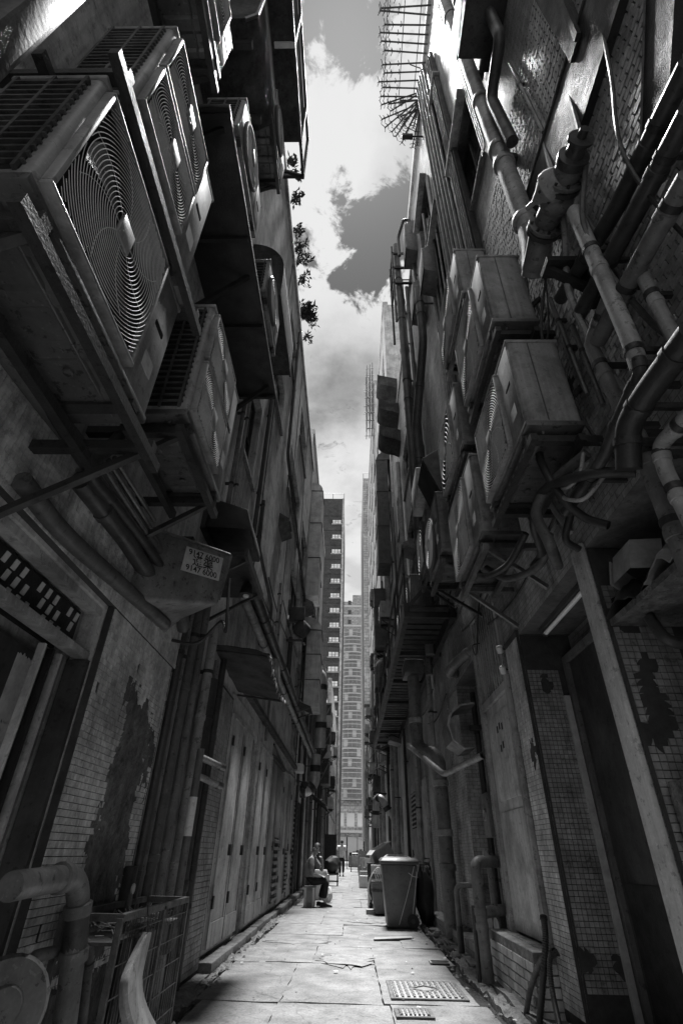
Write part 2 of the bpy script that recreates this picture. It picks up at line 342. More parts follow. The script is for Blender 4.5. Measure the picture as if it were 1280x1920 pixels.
# ------------------------------------------------------------------ things and parts
class T:
    """a thing: an Empty at its base that parents its parts; coordinates of parts are given in world space"""
    all = []
    def __init__(s, name, label=None, cat=None, group=None, kind=None):
        s.e = bpy.data.objects.new(name, None); COL.objects.link(s.e); s.e.empty_display_size = .1
        if label: s.e['label'] = label
        if cat: s.e['category'] = cat
        if group: s.e['group'] = group
        if kind: s.e['kind'] = kind
        s.parts = []; T.all.append(s)
    def part(s, name, mb, m, parent=None, bevel=0, smooth=False, label=None, kind=None, seg=2):
        o = bpy.data.objects.new(name, mb.mesh(name, V((0,0,0)), bevel, smooth, seg)); o.data.materials.append(m); COL.objects.link(o)
        o.parent = parent or s.e
        if label: o['label'] = label
        if kind: o['kind'] = kind
        s.parts.append((o, parent is None, None)); return o
    def inst(s, name, mesh, loc, parent=None, rot=None):     # a piece that shares mesh data, placed at a world location
        o = bpy.data.objects.new(name, mesh); COL.objects.link(o); o.parent = parent or s.e
        o.location = loc
        if rot: o.rotation_euler = rot
        s.parts.append((o, parent is None, True)); return o
    def done(s, base=None):
        lo = V((1e9,) * 3); hi = V((-1e9,) * 3)
        for o, top, inst in s.parts:
            for c in o.data.vertices if not inst else []:
                for k in range(3): lo[k] = min(lo[k], c.co[k]); hi[k] = max(hi[k], c.co[k])
        b = V(base) if base else V(((lo.x + hi.x) / 2, (lo.y + hi.y) / 2, lo.z))
        s.e.location = b
        for o, top, inst in s.parts:
            if inst:
                o.location = o.location - b      # inst parts never hang below a moved part
            else: o.data.transform(Matrix.Translation(-b))
        s.parts = []
        return s
def one(name, mb, m, label=None, cat=None, group=None, kind=None, bevel=0, smooth=False, origin=True):
    """a thing that is a single mesh"""
    lo = V([min(p[k] for p in mb.v) for k in range(3)]); hi = V([max(p[k] for p in mb.v) for k in range(3)])
    b = V(((lo.x + hi.x) / 2, (lo.y + hi.y) / 2, lo.z)) if origin else V((0, 0, 0))
    o = bpy.data.objects.new(name, mb.mesh(name, b, bevel, smooth)); o.location = b; o.data.materials.append(m); COL.objects.link(o)
    if label: o['label'] = label
    if cat: o['category'] = cat
    if group: o['group'] = group
    if kind: o['kind'] = kind
    return o

# pipe runs: a thing with the run itself, its collars and its wall clips
def pipe(pts, r, m, label, name='pipe', cat='pipe', group=None, fil=None, seg=12, collars=(), clip=None, cm=None, curve=False):
    t = T(name, label, cat, group)
    P = catmull(pts, 8) if curve else (fillet(pts, fil) if fil else [V(p) for p in pts])
    t.part('run', MB().tube(P, r, seg), m, smooth=True)
    pts = [V(p) for p in pts]
    for (i, f) in collars:          # segment index, fraction
        a, b = pts[i], pts[i + 1]; c = a.lerp(b, f); d = (b - a).normalized() * (r * .55)
        t.part('collar', MB().tube([c - d, c - d * .9, c + d * .9, c + d], [r * 1.02, r * 1.13, r * 1.13, r * 1.02], seg), cm or m, smooth=True)
    if clip:                        # wall plane x of the clips, list of (segment, fraction)
        for (i, f) in clip[1]:
            c = pts[i].lerp(pts[i + 1], f)
            mb = MB(); mb.box(min(c.x, clip[0]), max(c.x, clip[0]), c.y - .012, c.y + .012, c.z - .018, c.z + .018)
            d = (pts[i + 1] - pts[i]).normalized() * .018
            mb.tube([c - d, c + d], r * 1.12, seg); t.part('clip', mb, STEEL, smooth=True)
    return t.done()

# small tiles laid on a face: the largest 300 are pieces of their own, the rest one joined part
def tile_face(t, org, u, v, nrm, w, h, tu, tv, keep=None, m=MOSAIC, name='tile', nmax=300, th=.008, gap=.004, parent=None, first=None, offset=0.0, lift=0.0):
    org = V(org); u = V(u); v = V(v); nrm = V(nrm)
    nu = int(w / tu); nv = int(h / tv); cells = []
    for j in range(nv):
        for i in range(nu):
            cu = (i + .5) * tu + (offset * tu if j % 2 else 0); cv = (j + .5) * tv
            if cu > w: continue
            if keep and not keep(cu, cv): continue
            cells.append((cu, cv))
    if first: cells.sort(key=lambda c: first(*c))
    a = u * (tu / 2 - gap / 2); b = v * (tv / 2 - gap / 2)
    def brick(c, jit):
        n = nrm * (th * (1 + jit)); e = .82
        return [c - a - b, c + a - b, c + a + b, c - a + b, c - a * .95 - b * .95 + n, c + a * .95 - b * .95 + n, c + a * .95 + b * .95 + n, c - a * .95 + b * .95 + n]
    base = [MB().hexa(brick(V((0,0,0)), jt)).mesh(name) for jt in (0, .25, -.2)]
    for me in base: me.materials.append(m)
    rnd = random.Random(len(cells))
    for (cu, cv) in cells[:nmax]:
        t.inst(name, rnd.choice(base), org + u * cu + v * cv + nrm * lift, parent)
    rest = cells[nmax:]
    have = set((round(c[0] / tu * 2), round(c[1] / tv * 2)) for c in cells); mb0 = MB()
    if keep:                      # broken corners left along the torn edges
        for j in range(nv):
            for i in range(nu):
                if offset or (i * 2 + 1, j * 2 + 1) in have: continue
                nb = [(di, dj) for di, dj in ((1, 0), (-1, 0), (0, 1), (0, -1)) if (i * 2 + 1 + 2 * di, j * 2 + 1 + 2 * dj) in have]
                if not nb or rnd.random() < .25: continue
                c = org + u * ((i + .5) * tu) + v * ((j + .5) * tv) + nrm * lift; sx_ = -1 if any(d[0] < 0 for d in nb) else 1; sy_ = -1 if any(d[1] < 0 for d in nb) else 1; f1 = rnd.uniform(.2, 1.9); f2 = rnd.uniform(.2, 1.9)
                p0 = c + a * sx_ + b * sy_; mb0.prism([p0, p0 - a * sx_ * f1, p0 - a * sx_ * f1 * .4 - b * sy_ * f2 * .45, p0 - b * sy_ * f2], nrm * th)
    if mb0.v: t.part('broken_' + name + 's', mb0, m, parent, kind='stuff')
    if rest:
        mb = MB()
        for (cu, cv) in rest: mb.hexa(brick(org + u * cu + v * cv + nrm * lift, rnd.uniform(-.25, .3)))
        t.part(name + '_field', mb, m, parent, kind='stuff')

# front of a building along the alley: sheet with openings cut out and reveals behind them
def facade(t, x, y0, y1, z0, z1, holes, m, depth=.3, body=6.0, name='wall', top=True, rm=None):
    sgn = -1 if x < 0 else 1
    ys = sorted(set([y0, y1] + [h[k] for h in holes for k in (0, 1)])); zs = sorted(set([z0, z1] + [h[k] for h in holes for k in (2, 3)]))
    ys = [a for a in ys if y0 <= a <= y1]; zs = [a for a in zs if z0 <= a <= z1]
    mb = MB()
    for i in range(len(ys) - 1):
        for j in range(len(zs) - 1):
            cy = (ys[i] + ys[i + 1]) / 2; cz = (zs[j] + zs[j + 1]) / 2
            if any(h[0] < cy < h[1] and h[2] < cz < h[3] for h in holes): continue
            mb.add([(x, ys[i], zs[j]), (x, ys[i + 1], zs[j]), (x, ys[i + 1], zs[j + 1]), (x, ys[i], zs[j + 1])], [(0, 1, 2, 3)])
    for h in holes:
        d = x + sgn * (h[4] if len(h) > 4 else depth); a, b, c, e = h[:4]
        mb.add([(x,a,c),(x,b,c),(x,b,e),(x,a,e),(d,a,c),(d,b,c),(d,b,e),(d,a,e)], [(0,1,5,4),(1,2,6,5),(2,3,7,6),(3,0,4,7),(4,5,6,7)])
    xb = x + sgn * body
    mb.add([(x,y0,z0),(xb,y0,z0),(xb,y0,z1),(x,y0,z1)], [(0,1,2,3)]); mb.add([(x,y1,z0),(xb,y1,z0),(xb,y1,z1),(x,y1,z1)], [(0,1,2,3)])
    mb.add([(xb,y0,z0),(xb,y1,z0),(xb,y1,z1),(xb,y0,z1)], [(0,1,2,3)])
    if top: mb.add([(x,y0,z1),(x,y1,z1),(xb,y1,z1),(xb,y0,z1)], [(0,1,2,3)])
    return t.part(name, mb, m)
def window(t, x, y0, y1, z0, z1, cols=2, rows=2, inset=.12, fm=None, gm=None, sill=True, lit=None):
    """a window set into an opening of an alley front: frame, panes, sill"""
    sgn = -1 if x < 0 else 1; xi = x + sgn * inset; fm = fm or STEEL; w = .045
    mb = MB(); mb.box(xi - .02, xi + .02, y0, y0 + w, z0, z1); mb.box(xi - .02, xi + .02, y1 - w, y1, z0, z1)
    mb.box(xi - .02, xi + .02, y0 + w, y1 - w, z0, z0 + w); mb.box(xi - .02, xi + .02, y0 + w, y1 - w, z1 - w, z1)
    for i in range(1, cols):
        c = y0 + (y1 - y0) * i / cols; mb.box(xi - .018, xi + .018, c - w * .4, c + w * .4, z0 + w, z1 - w)
    for j in range(1, rows):
        c = z0 + (z1 - z0) * j / rows; mb.box(xi - .015, xi + .015, y0 + w, y1 - w, c - w * .35, c + w * .35)
    f = t.part('window', mb, fm)
    for i in range(cols):
        for j in range(rows):
            a = y0 + (y1 - y0) * i / cols + .01; b = y0 + (y1 - y0) * (i + 1) / cols - .01
            c = z0 + (z1 - z0) * j / rows + .01; e = z0 + (z1 - z0) * (j + 1) / rows - .01
            tl = random.uniform(-.008, .008)
            t.part('pane', MB().hexa([(xi + sgn * (.006 + tl), a, c), (xi + sgn * .012 + sgn * tl, a, c), (xi + sgn * (.012 - tl), b, c), (xi + sgn * (.006 - tl), b, c),
                                      (xi + sgn * (.006), a, e), (xi + sgn * .012, a, e), (xi + sgn * .012, b, e), (xi + sgn * .006, b, e)]), gm or WIN, f)
    if sill: t.part('sill', MB().box(min(x - sgn * .06, xi), max(x - sgn * .06, xi), y0 - .06, y1 + .06, z0 - .06, z0 - .003), CONC_R, f)
    return f

# ------------------------------------------------------------------ air conditioner (outdoor unit)
def aircon(side, xf, y0, z0, W, H, D=.36, fans=1, fan_end='near', rings=24, label='', group=None, slats=0, round_grille=False, m=None, lod=0, name='air_conditioner', rot=0):
    """side -1: on the left wall facing +x; +1: on the right wall facing -x. y0..y0+W along the alley"""
    s = -1 if side < 0 else 1
    def P(u, v, w): return V((xf - s * u, y0 + v, z0 + w))       # u out of the front, v along the alley, w up
    t = T(name, label, 'air conditioner', group); m = m or ACW
    t.part('casing', MB().hexa([P(0,0,0), P(0,W,0), P(-D,W,0), P(-D,0,0), P(0,0,H), P(0,W,H), P(-D,W,H), P(-D,0,H)]), m, bevel=(.032 if lod == 0 else .018) if lod < 2 else 0, seg=3)
    fw = W * .70 if fans == 1 else W * .68
    fv0 = .03 if fan_end == 'near' else W - fw - .03
    fh = (H - .07) / fans
    for k in range(fans):
        sz = min(fw, fh - .03); sv = fv0 + (fw - min(fw, fw)) / 2; w0 = .05 + k * fh + (fh - .03 - min(fh - .03, fh)) / 2
        a0, a1, b0, b1 = fv0, fv0 + fw, .045 + k * fh, .045 + (k + 1) * fh - .03
        cv, cw = (a0 + a1) / 2, (b0 + b1) / 2; hr = (a1 - a0) / 2; hw = (b1 - b0) / 2; pr = .042
        # raised surround
        e = .024; mb = MB()
        if round_grille:
            n = 28; rr = min(hr, hw)
            mb.tube([P(.02, cv + rr * math.cos(2*math.pi*i/n), cw + rr * math.sin(2*math.pi*i/n)) for i in range(n)], .02, 6, closed=True)
        else:
            for (p, q_) in (((a0, b0), (a1, b0 + e)), ((a0, b1 - e), (a1, b1)), ((a0, b0 + e), (a0 + e, b1 - e)), ((a1 - e, b0 + e), (a1, b1 - e))):
                mb.hexa([P(-.004, p[0], p[1]), P(-.004, q_[0], p[1]), P(-.004, q_[0], q_[1]), P(-.004, p[0], q_[1]), P(pr, p[0], p[1]), P(pr, q_[0], p[1]), P(pr, q_[0], q_[1]), P(pr, p[0], q_[1])])
        fr = t.part('fan_guard', mb, m if not round_grille else ACG, bevel=.008 if lod == 0 and not round_grille else 0, smooth=round_grille)
        # black plate on the casing, painting the shade of a fan well
        rad = min(hr, hw) - .02
        if lod < 2 and not round_grille:
            t.part('fan_well_shade', MB().hexa([P(.001,a0+e,b0+e),P(.001,a1-e,b0+e),P(.001,a1-e,b1-e),P(.001,a0+e,b1-e),P(.004,a0+e,b0+e),P(.004,a1-e,b0+e),P(.004,a1-e,b1-e),P(.004,a0+e,b1-e)]), BLACK, fr)
        else:
            t.part('fan_well_shade', MB().lathe([(rad, 0), (rad, .004)], P(.001, cv, cw), (-s, 0, 0), 24), BLACK, fr)
        # blades
        if lod < 2:
            mb = MB()
            for bl in range(3):
                g = [[P(.006 + .022 * (j / 4), cv + rad * .93 * (i / 4 * .78 + .2) * math.cos(bl * 2.094 + j * .22 + i * .1), cw + rad * .93 * (i / 4 * .78 + .2) * math.sin(bl * 2.094 + j * .22 + i * .1)) for j in range(5)] for i in range(5)]
                mb.sheet(g, (-s * .004, 0, 0))
            t.part('fan_blade', mb, PLAST_D, fr, smooth=True)
        # ring wires
        mb = MB(); nseg = 72 if lod == 0 else (32 if lod == 1 else 20)
        nr = rings if lod == 0 else max(8, rings // 2 if lod == 1 else rings // 3)
        rmax = math.hypot(hr, hw) if not round_grille else rad; wt = .0019 if lod == 0 else (.0055 if lod == 1 else .009)
        lim_a, lim_b = hr - e, hw - e
        for r_ in range(1, nr + 1):
            rr = .07 * min(1, W) + (rmax - .07) * r_ / nr
            run = []
            for i in range(nseg + 1):
                an = 2 * math.pi * i / nseg; cu, cz = rr * math.cos(an), rr * math.sin(an)
                ok = round_grille or (abs(cu) <= lim_a and abs(cz) <= lim_b)
                if ok: run.append(P(.042 - .006 * (rr / rmax), cv + cu, cw + cz))
                if (not ok or i == nseg) and run:
                    if len(run) > 1: mb.tube(run, wt, 4, cap=False)
                    run = []
        for i in range(8 if lod == 0 else 4):       # curved spokes
            pp = []
            for k_ in range(7):
                rr = .05 + (rad * 1.0 - .05) * k_ / 6; an = i * 2 * math.pi / (8 if lod == 0 else 4) + .5 * (k_ / 6) ** 1.3
                pp.append(P(.037, cv + rr * math.cos(an), cw + rr * math.sin(an)))
            mb.tube(pp, wt, 4, cap=False)
        t.part('guard_wires', mb, ACR, fr, smooth=True, kind='stuff')
        hs = .055 * (1 if W > .8 else .8)
        t.part('hub_plate', MB().hexa([P(.03,cv-hs,cw-hs*1.25),P(.03,cv+hs,cw-hs*1.25),P(.03,cv+hs,cw+hs*1.25),P(.03,cv-hs,cw+hs*1.25),P(.05,cv-hs,cw-hs*1.25),P(.05,cv+hs,cw-hs*1.25),P(.05,cv+hs,cw+hs*1.25),P(.05,cv-hs,cw+hs*1.25)]), ACW, fr, bevel=.006 if lod == 0 else 0)
    # access panel beside the fans: seam, grip
    pv0, pv1 = (fv0 + fw + .02, W - .02) if fan_end == 'near' else (.02, fv0 - .02)
    if pv1 - pv0 > .05 and lod < 2:
        t.part('access_panel', MB().hexa([P(-.003,pv0,.03),P(-.003,pv1,.03),P(-.003,pv1,H-.03),P(-.003,pv0,H-.03),P(.004,pv0,.03),P(.004,pv1,.03),P(.004,pv1,H-.03),P(.004,pv0,H-.03)]), m, bevel=.003)
        gv = (pv0 + pv1) / 2; t.part('grip', MB().hexa([P(.001,gv-.05,H*.56),P(.001,gv+.05,H*.56),P(.001,gv+.05,H*.60),P(.001,gv-.05,H*.60),P(.010,gv-.05,H*.56),P(.010,gv+.05,H*.56),P(.010,gv+.05,H*.60),P(.010,gv-.05,H*.60)]), BLACK, bevel=.004)
        t.part('rating_label', MB().hexa([P(.002,gv-.05,H*.22),P(.002,gv+.06,H*.22),P(.002,gv+.06,H*.34),P(.002,gv-.05,H*.34),P(.0055,gv-.05,H*.22),P(.0055,gv+.06,H*.22),P(.0055,gv+.06,H*.34),P(.0055,gv-.05,H*.34)]), PAPER)
    # coil side with guard slats, near side face
    if slats:
        t.part('coil_face', MB().hexa([P(-.05,-.003,.06),P(-D+.03,-.003,.06),P(-D+.03,.004,.06),P(-.05,.004,.06),P(-.05,-.003,H-.05),P(-D+.03,-.003,H-.05),P(-D+.03,.004,H-.05),P(-.05,.004,H-.05)]), BLACK)
        sm = MB().hexa([V((-(D-.08)/2,-.012,-.006)),V(((D-.08)/2,-.012,-.006)),V(((D-.08)/2,.004,-.006)),V((-(D-.08)/2,.004,-.006)),V((-(D-.08)/2,-.012,.006)),V(((D-.08)/2,-.012,.006)),V(((D-.08)/2,.004,.006)),V((-(D-.08)/2,.004,.006))]).mesh('slat')
        sm.materials.append(ACD)
        for i in range(slats):
            t.inst('slat', sm, P(-D / 2, -.004, .07 + (H - .13) * (i + .5) / slats))
        bm_ = MB()
        for u in (-.06, -D * .5, -D + .04): bm_.hexa([P(u-.007,-.017,.05),P(u+.007,-.017,.05),P(u+.007,.002,.05),P(u-.007,.002,.05),P(u-.007,-.017,H-.04),P(u+.007,-.017,H-.04),P(u+.007,.002,H-.04),P(u-.007,.002,H-.04)])
        t.part('slat_upright', bm_, ACD)
    elif lod == 0:
        # plain cover with a seam and screws
        mb = MB(); mb.hexa([P(-D*.42,-.004,.04),P(-D*.40,-.004,.04),P(-D*.40,.003,.04),P(-D*.42,.003,.04),P(-D*.42,-.004,H-.03),P(-D*.40,-.004,H-.03),P(-D*.40,.003,H-.03),P(-D*.42,.003,H-.03)])
        t.part('seam', mb, ACD)
    # top lid and pressed base pan
    if lod < 2:
        t.part('lid', MB().hexa([P(.006,-.006,H-.02),P(.006,W+.006,H-.02),P(-D-.006,W+.006,H-.02),P(-D-.006,-.006,H-.02),P(.006,-.006,H+.012),P(.006,W+.006,H+.012),P(-D-.006,W+.006,H+.012),P(-D-.006,-.006,H+.012)]), m, bevel=.008)
        mb = MB(); mb.hexa([P(.004,-.004,-.012),P(.004,W+.004,-.012),P(-D-.004,W+.004,-.012),P(-D-.004,-.004,-.012),P(.004,-.004,.03),P(.004,W+.004,.03),P(-D-.004,W+.004,.03),P(-D-.004,-.004,.03)])
        pan = t.part('base_pan', mb, PAN, bevel=.004)
        mb = MB()
        for i in range(4):
            v = W * (.14 + .23 * i); l0 = -D * (.12 + .05 * (i % 2)); l1 = -D * .88
            mb.hexa([P(l0,v-.05,-.011),P(l0,v+.05,-.011),P(l1,v+.05,-.011),P(l1,v-.05,-.011),P(l0-.015,v-.03,-.026),P(l0-.015,v+.03,-.026),P(l1+.015,v+.03,-.026),P(l1+.015,v-.03,-.026)])
        mb.hexa([P(-D*.3,W*.05,-.011),P(-D*.3,W*.95,-.011),P(-D*.36,W*.95,-.011),P(-D*.36,W*.05,-.011),P(-D*.315,W*.06,-.032),P(-D*.315,W*.94,-.032),P(-D*.345,W*.94,-.032),P(-D*.345,W*.06,-.032)])
        for (u, v) in ((-.1, .2), (-.2, .7), (-.27, .35), (-.14, .85)): mb.lathe([(.022, 0), (.022, .018), (.014, .018)], P(u * D / .36, v * W, -.012), (0, 0, -1), 12)
        t.part('pressed_rib', mb, PAN, pan, bevel=.003)
    for v in (.12 * W, .88 * W):
        t.part('foot', MB().hexa([P(.01,v-.03,-.045),P(.01,v+.03,-.045),P(-D-.01,v+.03,-.045),P(-D-.01,v-.03,-.045),P(.01,v-.03,-.0125),P(.01,v+.03,-.0125),P(-D-.01,v+.03,-.0125),P(-D-.01,v-.03,-.0125)]), STEEL)
    return t.done()
def bracket(side, xf, xw, y0, y1, z, label, group=None, brace=1, m=None, slots=True):
    """angle-iron wall bracket: two cross arms, two rails with slots, braces to the wall"""
    s = -1 if side < 0 else 1; m = m or STEEL
    t = T('wall_bracket', label, 'bracket', group)
    for y in (y0, y1):
        t.part('arm', MB().box(min(xf, xw), max(xf, xw), y - .025, y + .025, z - .055, z - .003), m)
        if brace:
            dz = -.38 if brace > 0 else .55
            t.part('brace', MB().beam((xf + s * .06, y + .03, z - .03), (xw - s*.005, y + .03, z - .03 + dz), .035, .035), m)
    for x in (xf + s * .02, xf + s * .33):
        t.part('rail', MB().box(x - .022, x + .022, y0 - .10, y1 + .10, z - .11, z - .0555), m)
    mb = MB(); n = int((y1 - y0) / .09)
    if slots and n > 1:
        for i in range(n): mb.box(xf - s*.003 - .002, xf - s*.003 + .002, y0 + .05 + i * .09 - .018, y0 + .05 + i * .09 + .018, z - .09, z - .075)
        t.part('slot', mb, GALV, kind='stuff')
    return t.done()
# ================================================================== SETTING
from mathutils import noise as MN
XL, XR = -1.62, 1.68
one('ground', MB().add([(-600,-300,-.14),(600,-300,-.14),(600,1200,-.14),(-600,1200,-.14)], [(0,1,2,3)]), CONC_R, kind='structure', origin=False)

# paving: worn concrete slabs, every slab a piece of its own
pav = T('alley_pavement', kind='structure')
def slab(x0, x1, y0, y1, z, m, tilt=0.0, seed=0):
    nx = max(4, int((x1 - x0) / .12)); ny = max(4, int((y1 - y0) / (.14 if y1 < 14 else .4)))
    nx = min(nx, 16); ny = min(ny, 22); g = []
    for j in range(ny + 1):
        row = []
        for i in range(nx + 1):
            x = x0 + (x1 - x0) * i / nx; y = y0 + (y1 - y0) * j / ny
            n = MN.noise(V((x * 1.7, y * 1.7, seed))); n2 = MN.noise(V((x * 6, y * 6, seed + 5)))
            edge = min(i, nx - i, j, ny - j) == 0
            jx = n2 * .018 if i in (0, nx) else 0; jy = n2 * .022 if j in (0, ny) else 0
            row.append((x + jx, y + jy, z + n * .008 + n2 * .003 + tilt * (i / nx - .5) - (.004 if edge else 0)))
        g.append(row)
    return pav.part('slab', MB().sheet(g, (0, 0, -.1)), m, smooth=True)
rows = [1.5, 4.3, 5.9, 7.75, 9.0, 10.15, 11.6, 13.2, 15.2, 17.6, 20.4, 23.5, 27, 31, 36, 42, 50, 62]
splits = [(-.62, .45), (-.60, .35), (-.58, .3), (-.95, -.42, .3), (-.3, .75), (-.1,), (-.5, .35), (.1,), (-.6, .3), (-.2, .5), (-.7, .1), (.0,), (-.4, .4), (.1,), (-.3,), (.2,), (0,)]
for k in range(len(rows) - 1):
    xl = -1.30 + (.05 * math.sin(k * 1.7)); xr = 1.17 + (.06 * math.sin(k * 2.3) if k > 1 else .0)
    if k >= 3: xr = 1.22
    xs = [xl] + list(splits[k]) + [xr]
    for i in range(len(xs) - 1):
        slab(xs[i] + .0025, xs[i + 1] - .0025, rows[k] + .0025, rows[k + 1] - .0025, random.uniform(-.012, .004), random.choice((CONC, CONC, CONC2)), random.uniform(-.008, .008), k * 7 + i)
# mortar patches and the cracked broken strip
def blob(cx, cy, rx, ry, z, n=18, seed=1, k=.3):
    return [(cx + rx * math.cos(2*math.pi*i/n) * (1 + k * MN.noise(V((i * .9, seed, 0)))), cy + ry * math.sin(2*math.pi*i/n) * (1 + k * MN.noise(V((i * .9, seed, 3)))), z) for i in range(n)]
for (px, py, rx, ry, m, s) in ((650, 1800, .30, .45, CONC2, 1), (560, 1765, .42, .22, CONC2, 2), (690, 1727, .5, .3, CONC_R, 4)):
    p = on_z(px, py); pav.part('patch', MB().prism(blob(p.x, p.y, rx, ry, -.004, 44, s, .75), (0, 0, .005)), m)
pav.done((0, 1.5, -.1))

# gutters, kerb, rough edging
def strip(name, xa, xb, y0, y1, z, amp, m, step=.12, th=.1, sc=3, wob=.05):
    ny = int((y1 - y0) / step); g = []
    for j in range(ny + 1):
        y = y0 + (y1 - y0) * j / ny; row = []
        wa = wob * MN.noise(V((y * 1.3, xa, 1))); wb = wob * MN.noise(V((y * 1.3, xb, 2)))
        for i in range(5):
            x = (xa + wa) + (xb + wb - xa - wa) * i / 4
            row.append((x, y, z + amp * MN.noise(V((x * sc * 2, y * sc, 7))) + amp * .5 * MN.noise(V((x * 14, y * 14, 3)))))
        g.append(row)
    return one(name, MB().sheet(g, (0, 0, -th)), m, kind='structure', smooth=True)
strip('left_gutter', -1.46, -1.24, 1.5, 60, -.05, .012, WET)
strip('right_gutter', 1.10, 1.40, 1.5, 60, -.06, .012, WET)
strip('left_rubble_edge', -1.44, -1.33, 2.0, 13, -.012, .045, CONC_R, .07, .08, 5)
strip('right_rubble_edge', 1.27, 1.42, 4.2, 13.5, .0, .06, CONC_R, .06, .1, 5, .07)
strip('right_apron', 1.38, 1.74, 3.0, 60, .03, .02, CONC_R, .15, .15)
strip('left_apron', -1.66, -1.42, 1.5, 7.2, -.01, .02, CONC_R, .15, .12)
kerb = T('left_kerb', kind='structure')
y = 7.0
while y < 40:
    l = random.uniform(.8, 1.3)
    kerb.part('kerb_stone', MB().box(-1.60, -1.43 + random.uniform(-.01, .01), y, y + l - .012, -.1, .07 + random.uniform(-.01, .012)), KERB, bevel=.015); y += l
kerb.done((-1.5, 7, -.1))

# ------------------------------------------------------------------ LEFT near building
LB = T('plaster_building', 'four storey plaster building lining the near left side of the alley', 'building')
LH = [(1.0, 3.12, 0, 2.36, .30), (7.0, 8.4, 8.85, 10.1, .22), (10.1, 12.9, 8.55, 10.05, .22), (14.0, 15.9, 8.3, 10.2, .22), (12.1, 14.8, 5.9, 7.7, .22), (15.1, 16.1, 5.6, 7.4, .22), (5.6, 6.5, 5.9, 7.6, .22),
      (8.98, 9.52, .05, 2.6, .25), (8.0, 9.6, 11.6, 12.9, .2), (11.5, 13.5, 11.6, 12.9, .2)]
facade(LB, XL, -4, 16.3, -.1, 14.0, LH, PLASTER, body=7)
for h in LH[1:7] + LH[8:]: window(LB, XL, h[0] + .003, h[1] - .003, h[2] + .003, h[3] - .003, 3 if h[1] - h[0] > 1.5 else 2, 2, .14, STEEL, WIN if h[2] < 8 else WINL, True)
LB.part('parapet', MB().box(XL - .25, XL + .05, -4, 16.32, 14.003, 14.35), PLASTER, bevel=.02)
LB.part('ledge', MB().box(XL + .002, XL + .07, 6.6, 16.31, 4.55, 4.72), PLASTER_P, bevel=.01)
for yy in (7.4, 10.9, 13.6): LB.part('wall_joint', MB().box(XL + .001, XL + .012, yy, yy + .03, 4.75, 13.9), PLASTER_D)
# ground floor of that building: mosaic column with peeled render
def peel(cu, cv):      # column coordinates: u = y-3.15, v = z
    if cv < .42: return False
    if .12 + .15 * MN.noise(V((cv * 2.2, 1, 0))) + cv * .08 < cu - .30 < .80 + .10 * MN.noise(V((cv * 5.1, 4, 0))) and .45 < cv < 2.05 + .12 * MN.noise(V((cu * 6, 9, 0))) + (cu - .6) * -.35: return False
    return MN.noise(V((cu * 9, cv * 9, 2))) > -.62
col = LB.part('column', MB().box(XL + .002, XL + .045, 3.13, 4.47, -.02, 2.384), GROUT)
tile_face(LB, (XL + .045, 3.14, 0), (0,1,0), (0,0,1), (1,0,0), 1.33, 2.39, .036, .036, peel, MOSAIC, 'mosaic_tile', 300, .007, .003, col, first=lambda a, b: abs(b - 1.2) + a * .8)
# peeled render panel with real relief
g = []
for j in range(40):
    row = []
    for i in range(18):
        yy = 3.15 + .42 + .82 * i / 17 + .04 * (j / 39); zz = .45 + 1.62 * j / 39
        row.append((XL + .046 + .004 + .010 * MN.noise(V((yy * 6, zz * 2.2, 0))) + .006 * MN.noise(V((yy * 17, zz * 12, 4))), yy, zz))
    g.append(row)
LB.part('bare_render', MB().sheet(g, (-.01, 0, 0)), RENDER, col, smooth=True, label='dark patch of bare render where the mosaic fell off')
g = [[(XL + .047 + .012 * MN.noise(V((yy * 5, zz * 5, 0))), yy, zz) for yy in [3.16 + 1.3 * i / 14 for i in range(15)]] for zz in [-.02 + .44 * j / 8 for j in range(9)]]
LB.part('bare_plinth', MB().sheet(g, (-.01, 0, 0)), RENDER, col, smooth=True)
lint = LB.part('lintel', MB().box(XL + .002, XL + .046, .6, 4.6, 2.386, 3.02), GROUT)
tile_face(LB, (XL + .046, .6, 2.388), (0,1,0), (0,0,1), (1,0,0), 4.0, .6, .036, .036, lambda a, b: MN.noise(V((a * 2, b * 3, 8))) > -.45, MOSAIC, 'mosaic_tile', 300, .007, .003, lint, first=lambda a, b: abs(a - 2.4))
# doorway: frame, folding gate, lattice transom, torn posters
DO = LB
fr = LB.part('door_frame', MB().box(XL - .26, XL - .14, 3.06, 3.118, 0, 2.355).box(XL - .10, XL - .02, 1.0, 3.118, 2.02, 2.065).box(XL - .10, XL - .02, 1.0, 3.118, 2.31, 2.355), DOOR)
LB.part('door_leaf', MB().box(XL - .27, XL - .24, 1.01, 3.05, .02, 2.0), DOORD, fr)
for yy in (2.80, 2.90, 2.99):
    LB.part('gate_bar', MB().box(XL - .16, XL - .12, yy - .012, yy + .012, .03, 2.015), DOORW if yy != 2.90 else STEELB, fr)
LB.part('reveal_shade_board', MB().box(XL - .135, XL - .004, 3.085, 3.117, .0, 2.015), DOORD, fr)  # dark board added over the reveal so that it reads as shaded
LB.part('transom_backing', MB().box(XL - .24, XL - .22, 1.01, 3.05, 2.07, 2.305), BLACK, fr)
for i in range(21):
    for j in range(3):
        if (i * 7 + j * 3) % 4 == 0: continue
        yy = 1.15 + i * .088 + (j * .035); zz = 2.078 + j * .075
        LB.part('lattice_pane', MB().hexa([(XL-.12,yy,zz),(XL-.115,yy,zz),(XL-.115,yy+.035,zz),(XL-.12,yy+.035,zz),(XL-.12,yy+.02,zz+.06),(XL-.115,yy+.02,zz+.06),(XL-.115,yy+.055,zz+.06),(XL-.12,yy+.055,zz+.06)]), PLAST_W, fr)
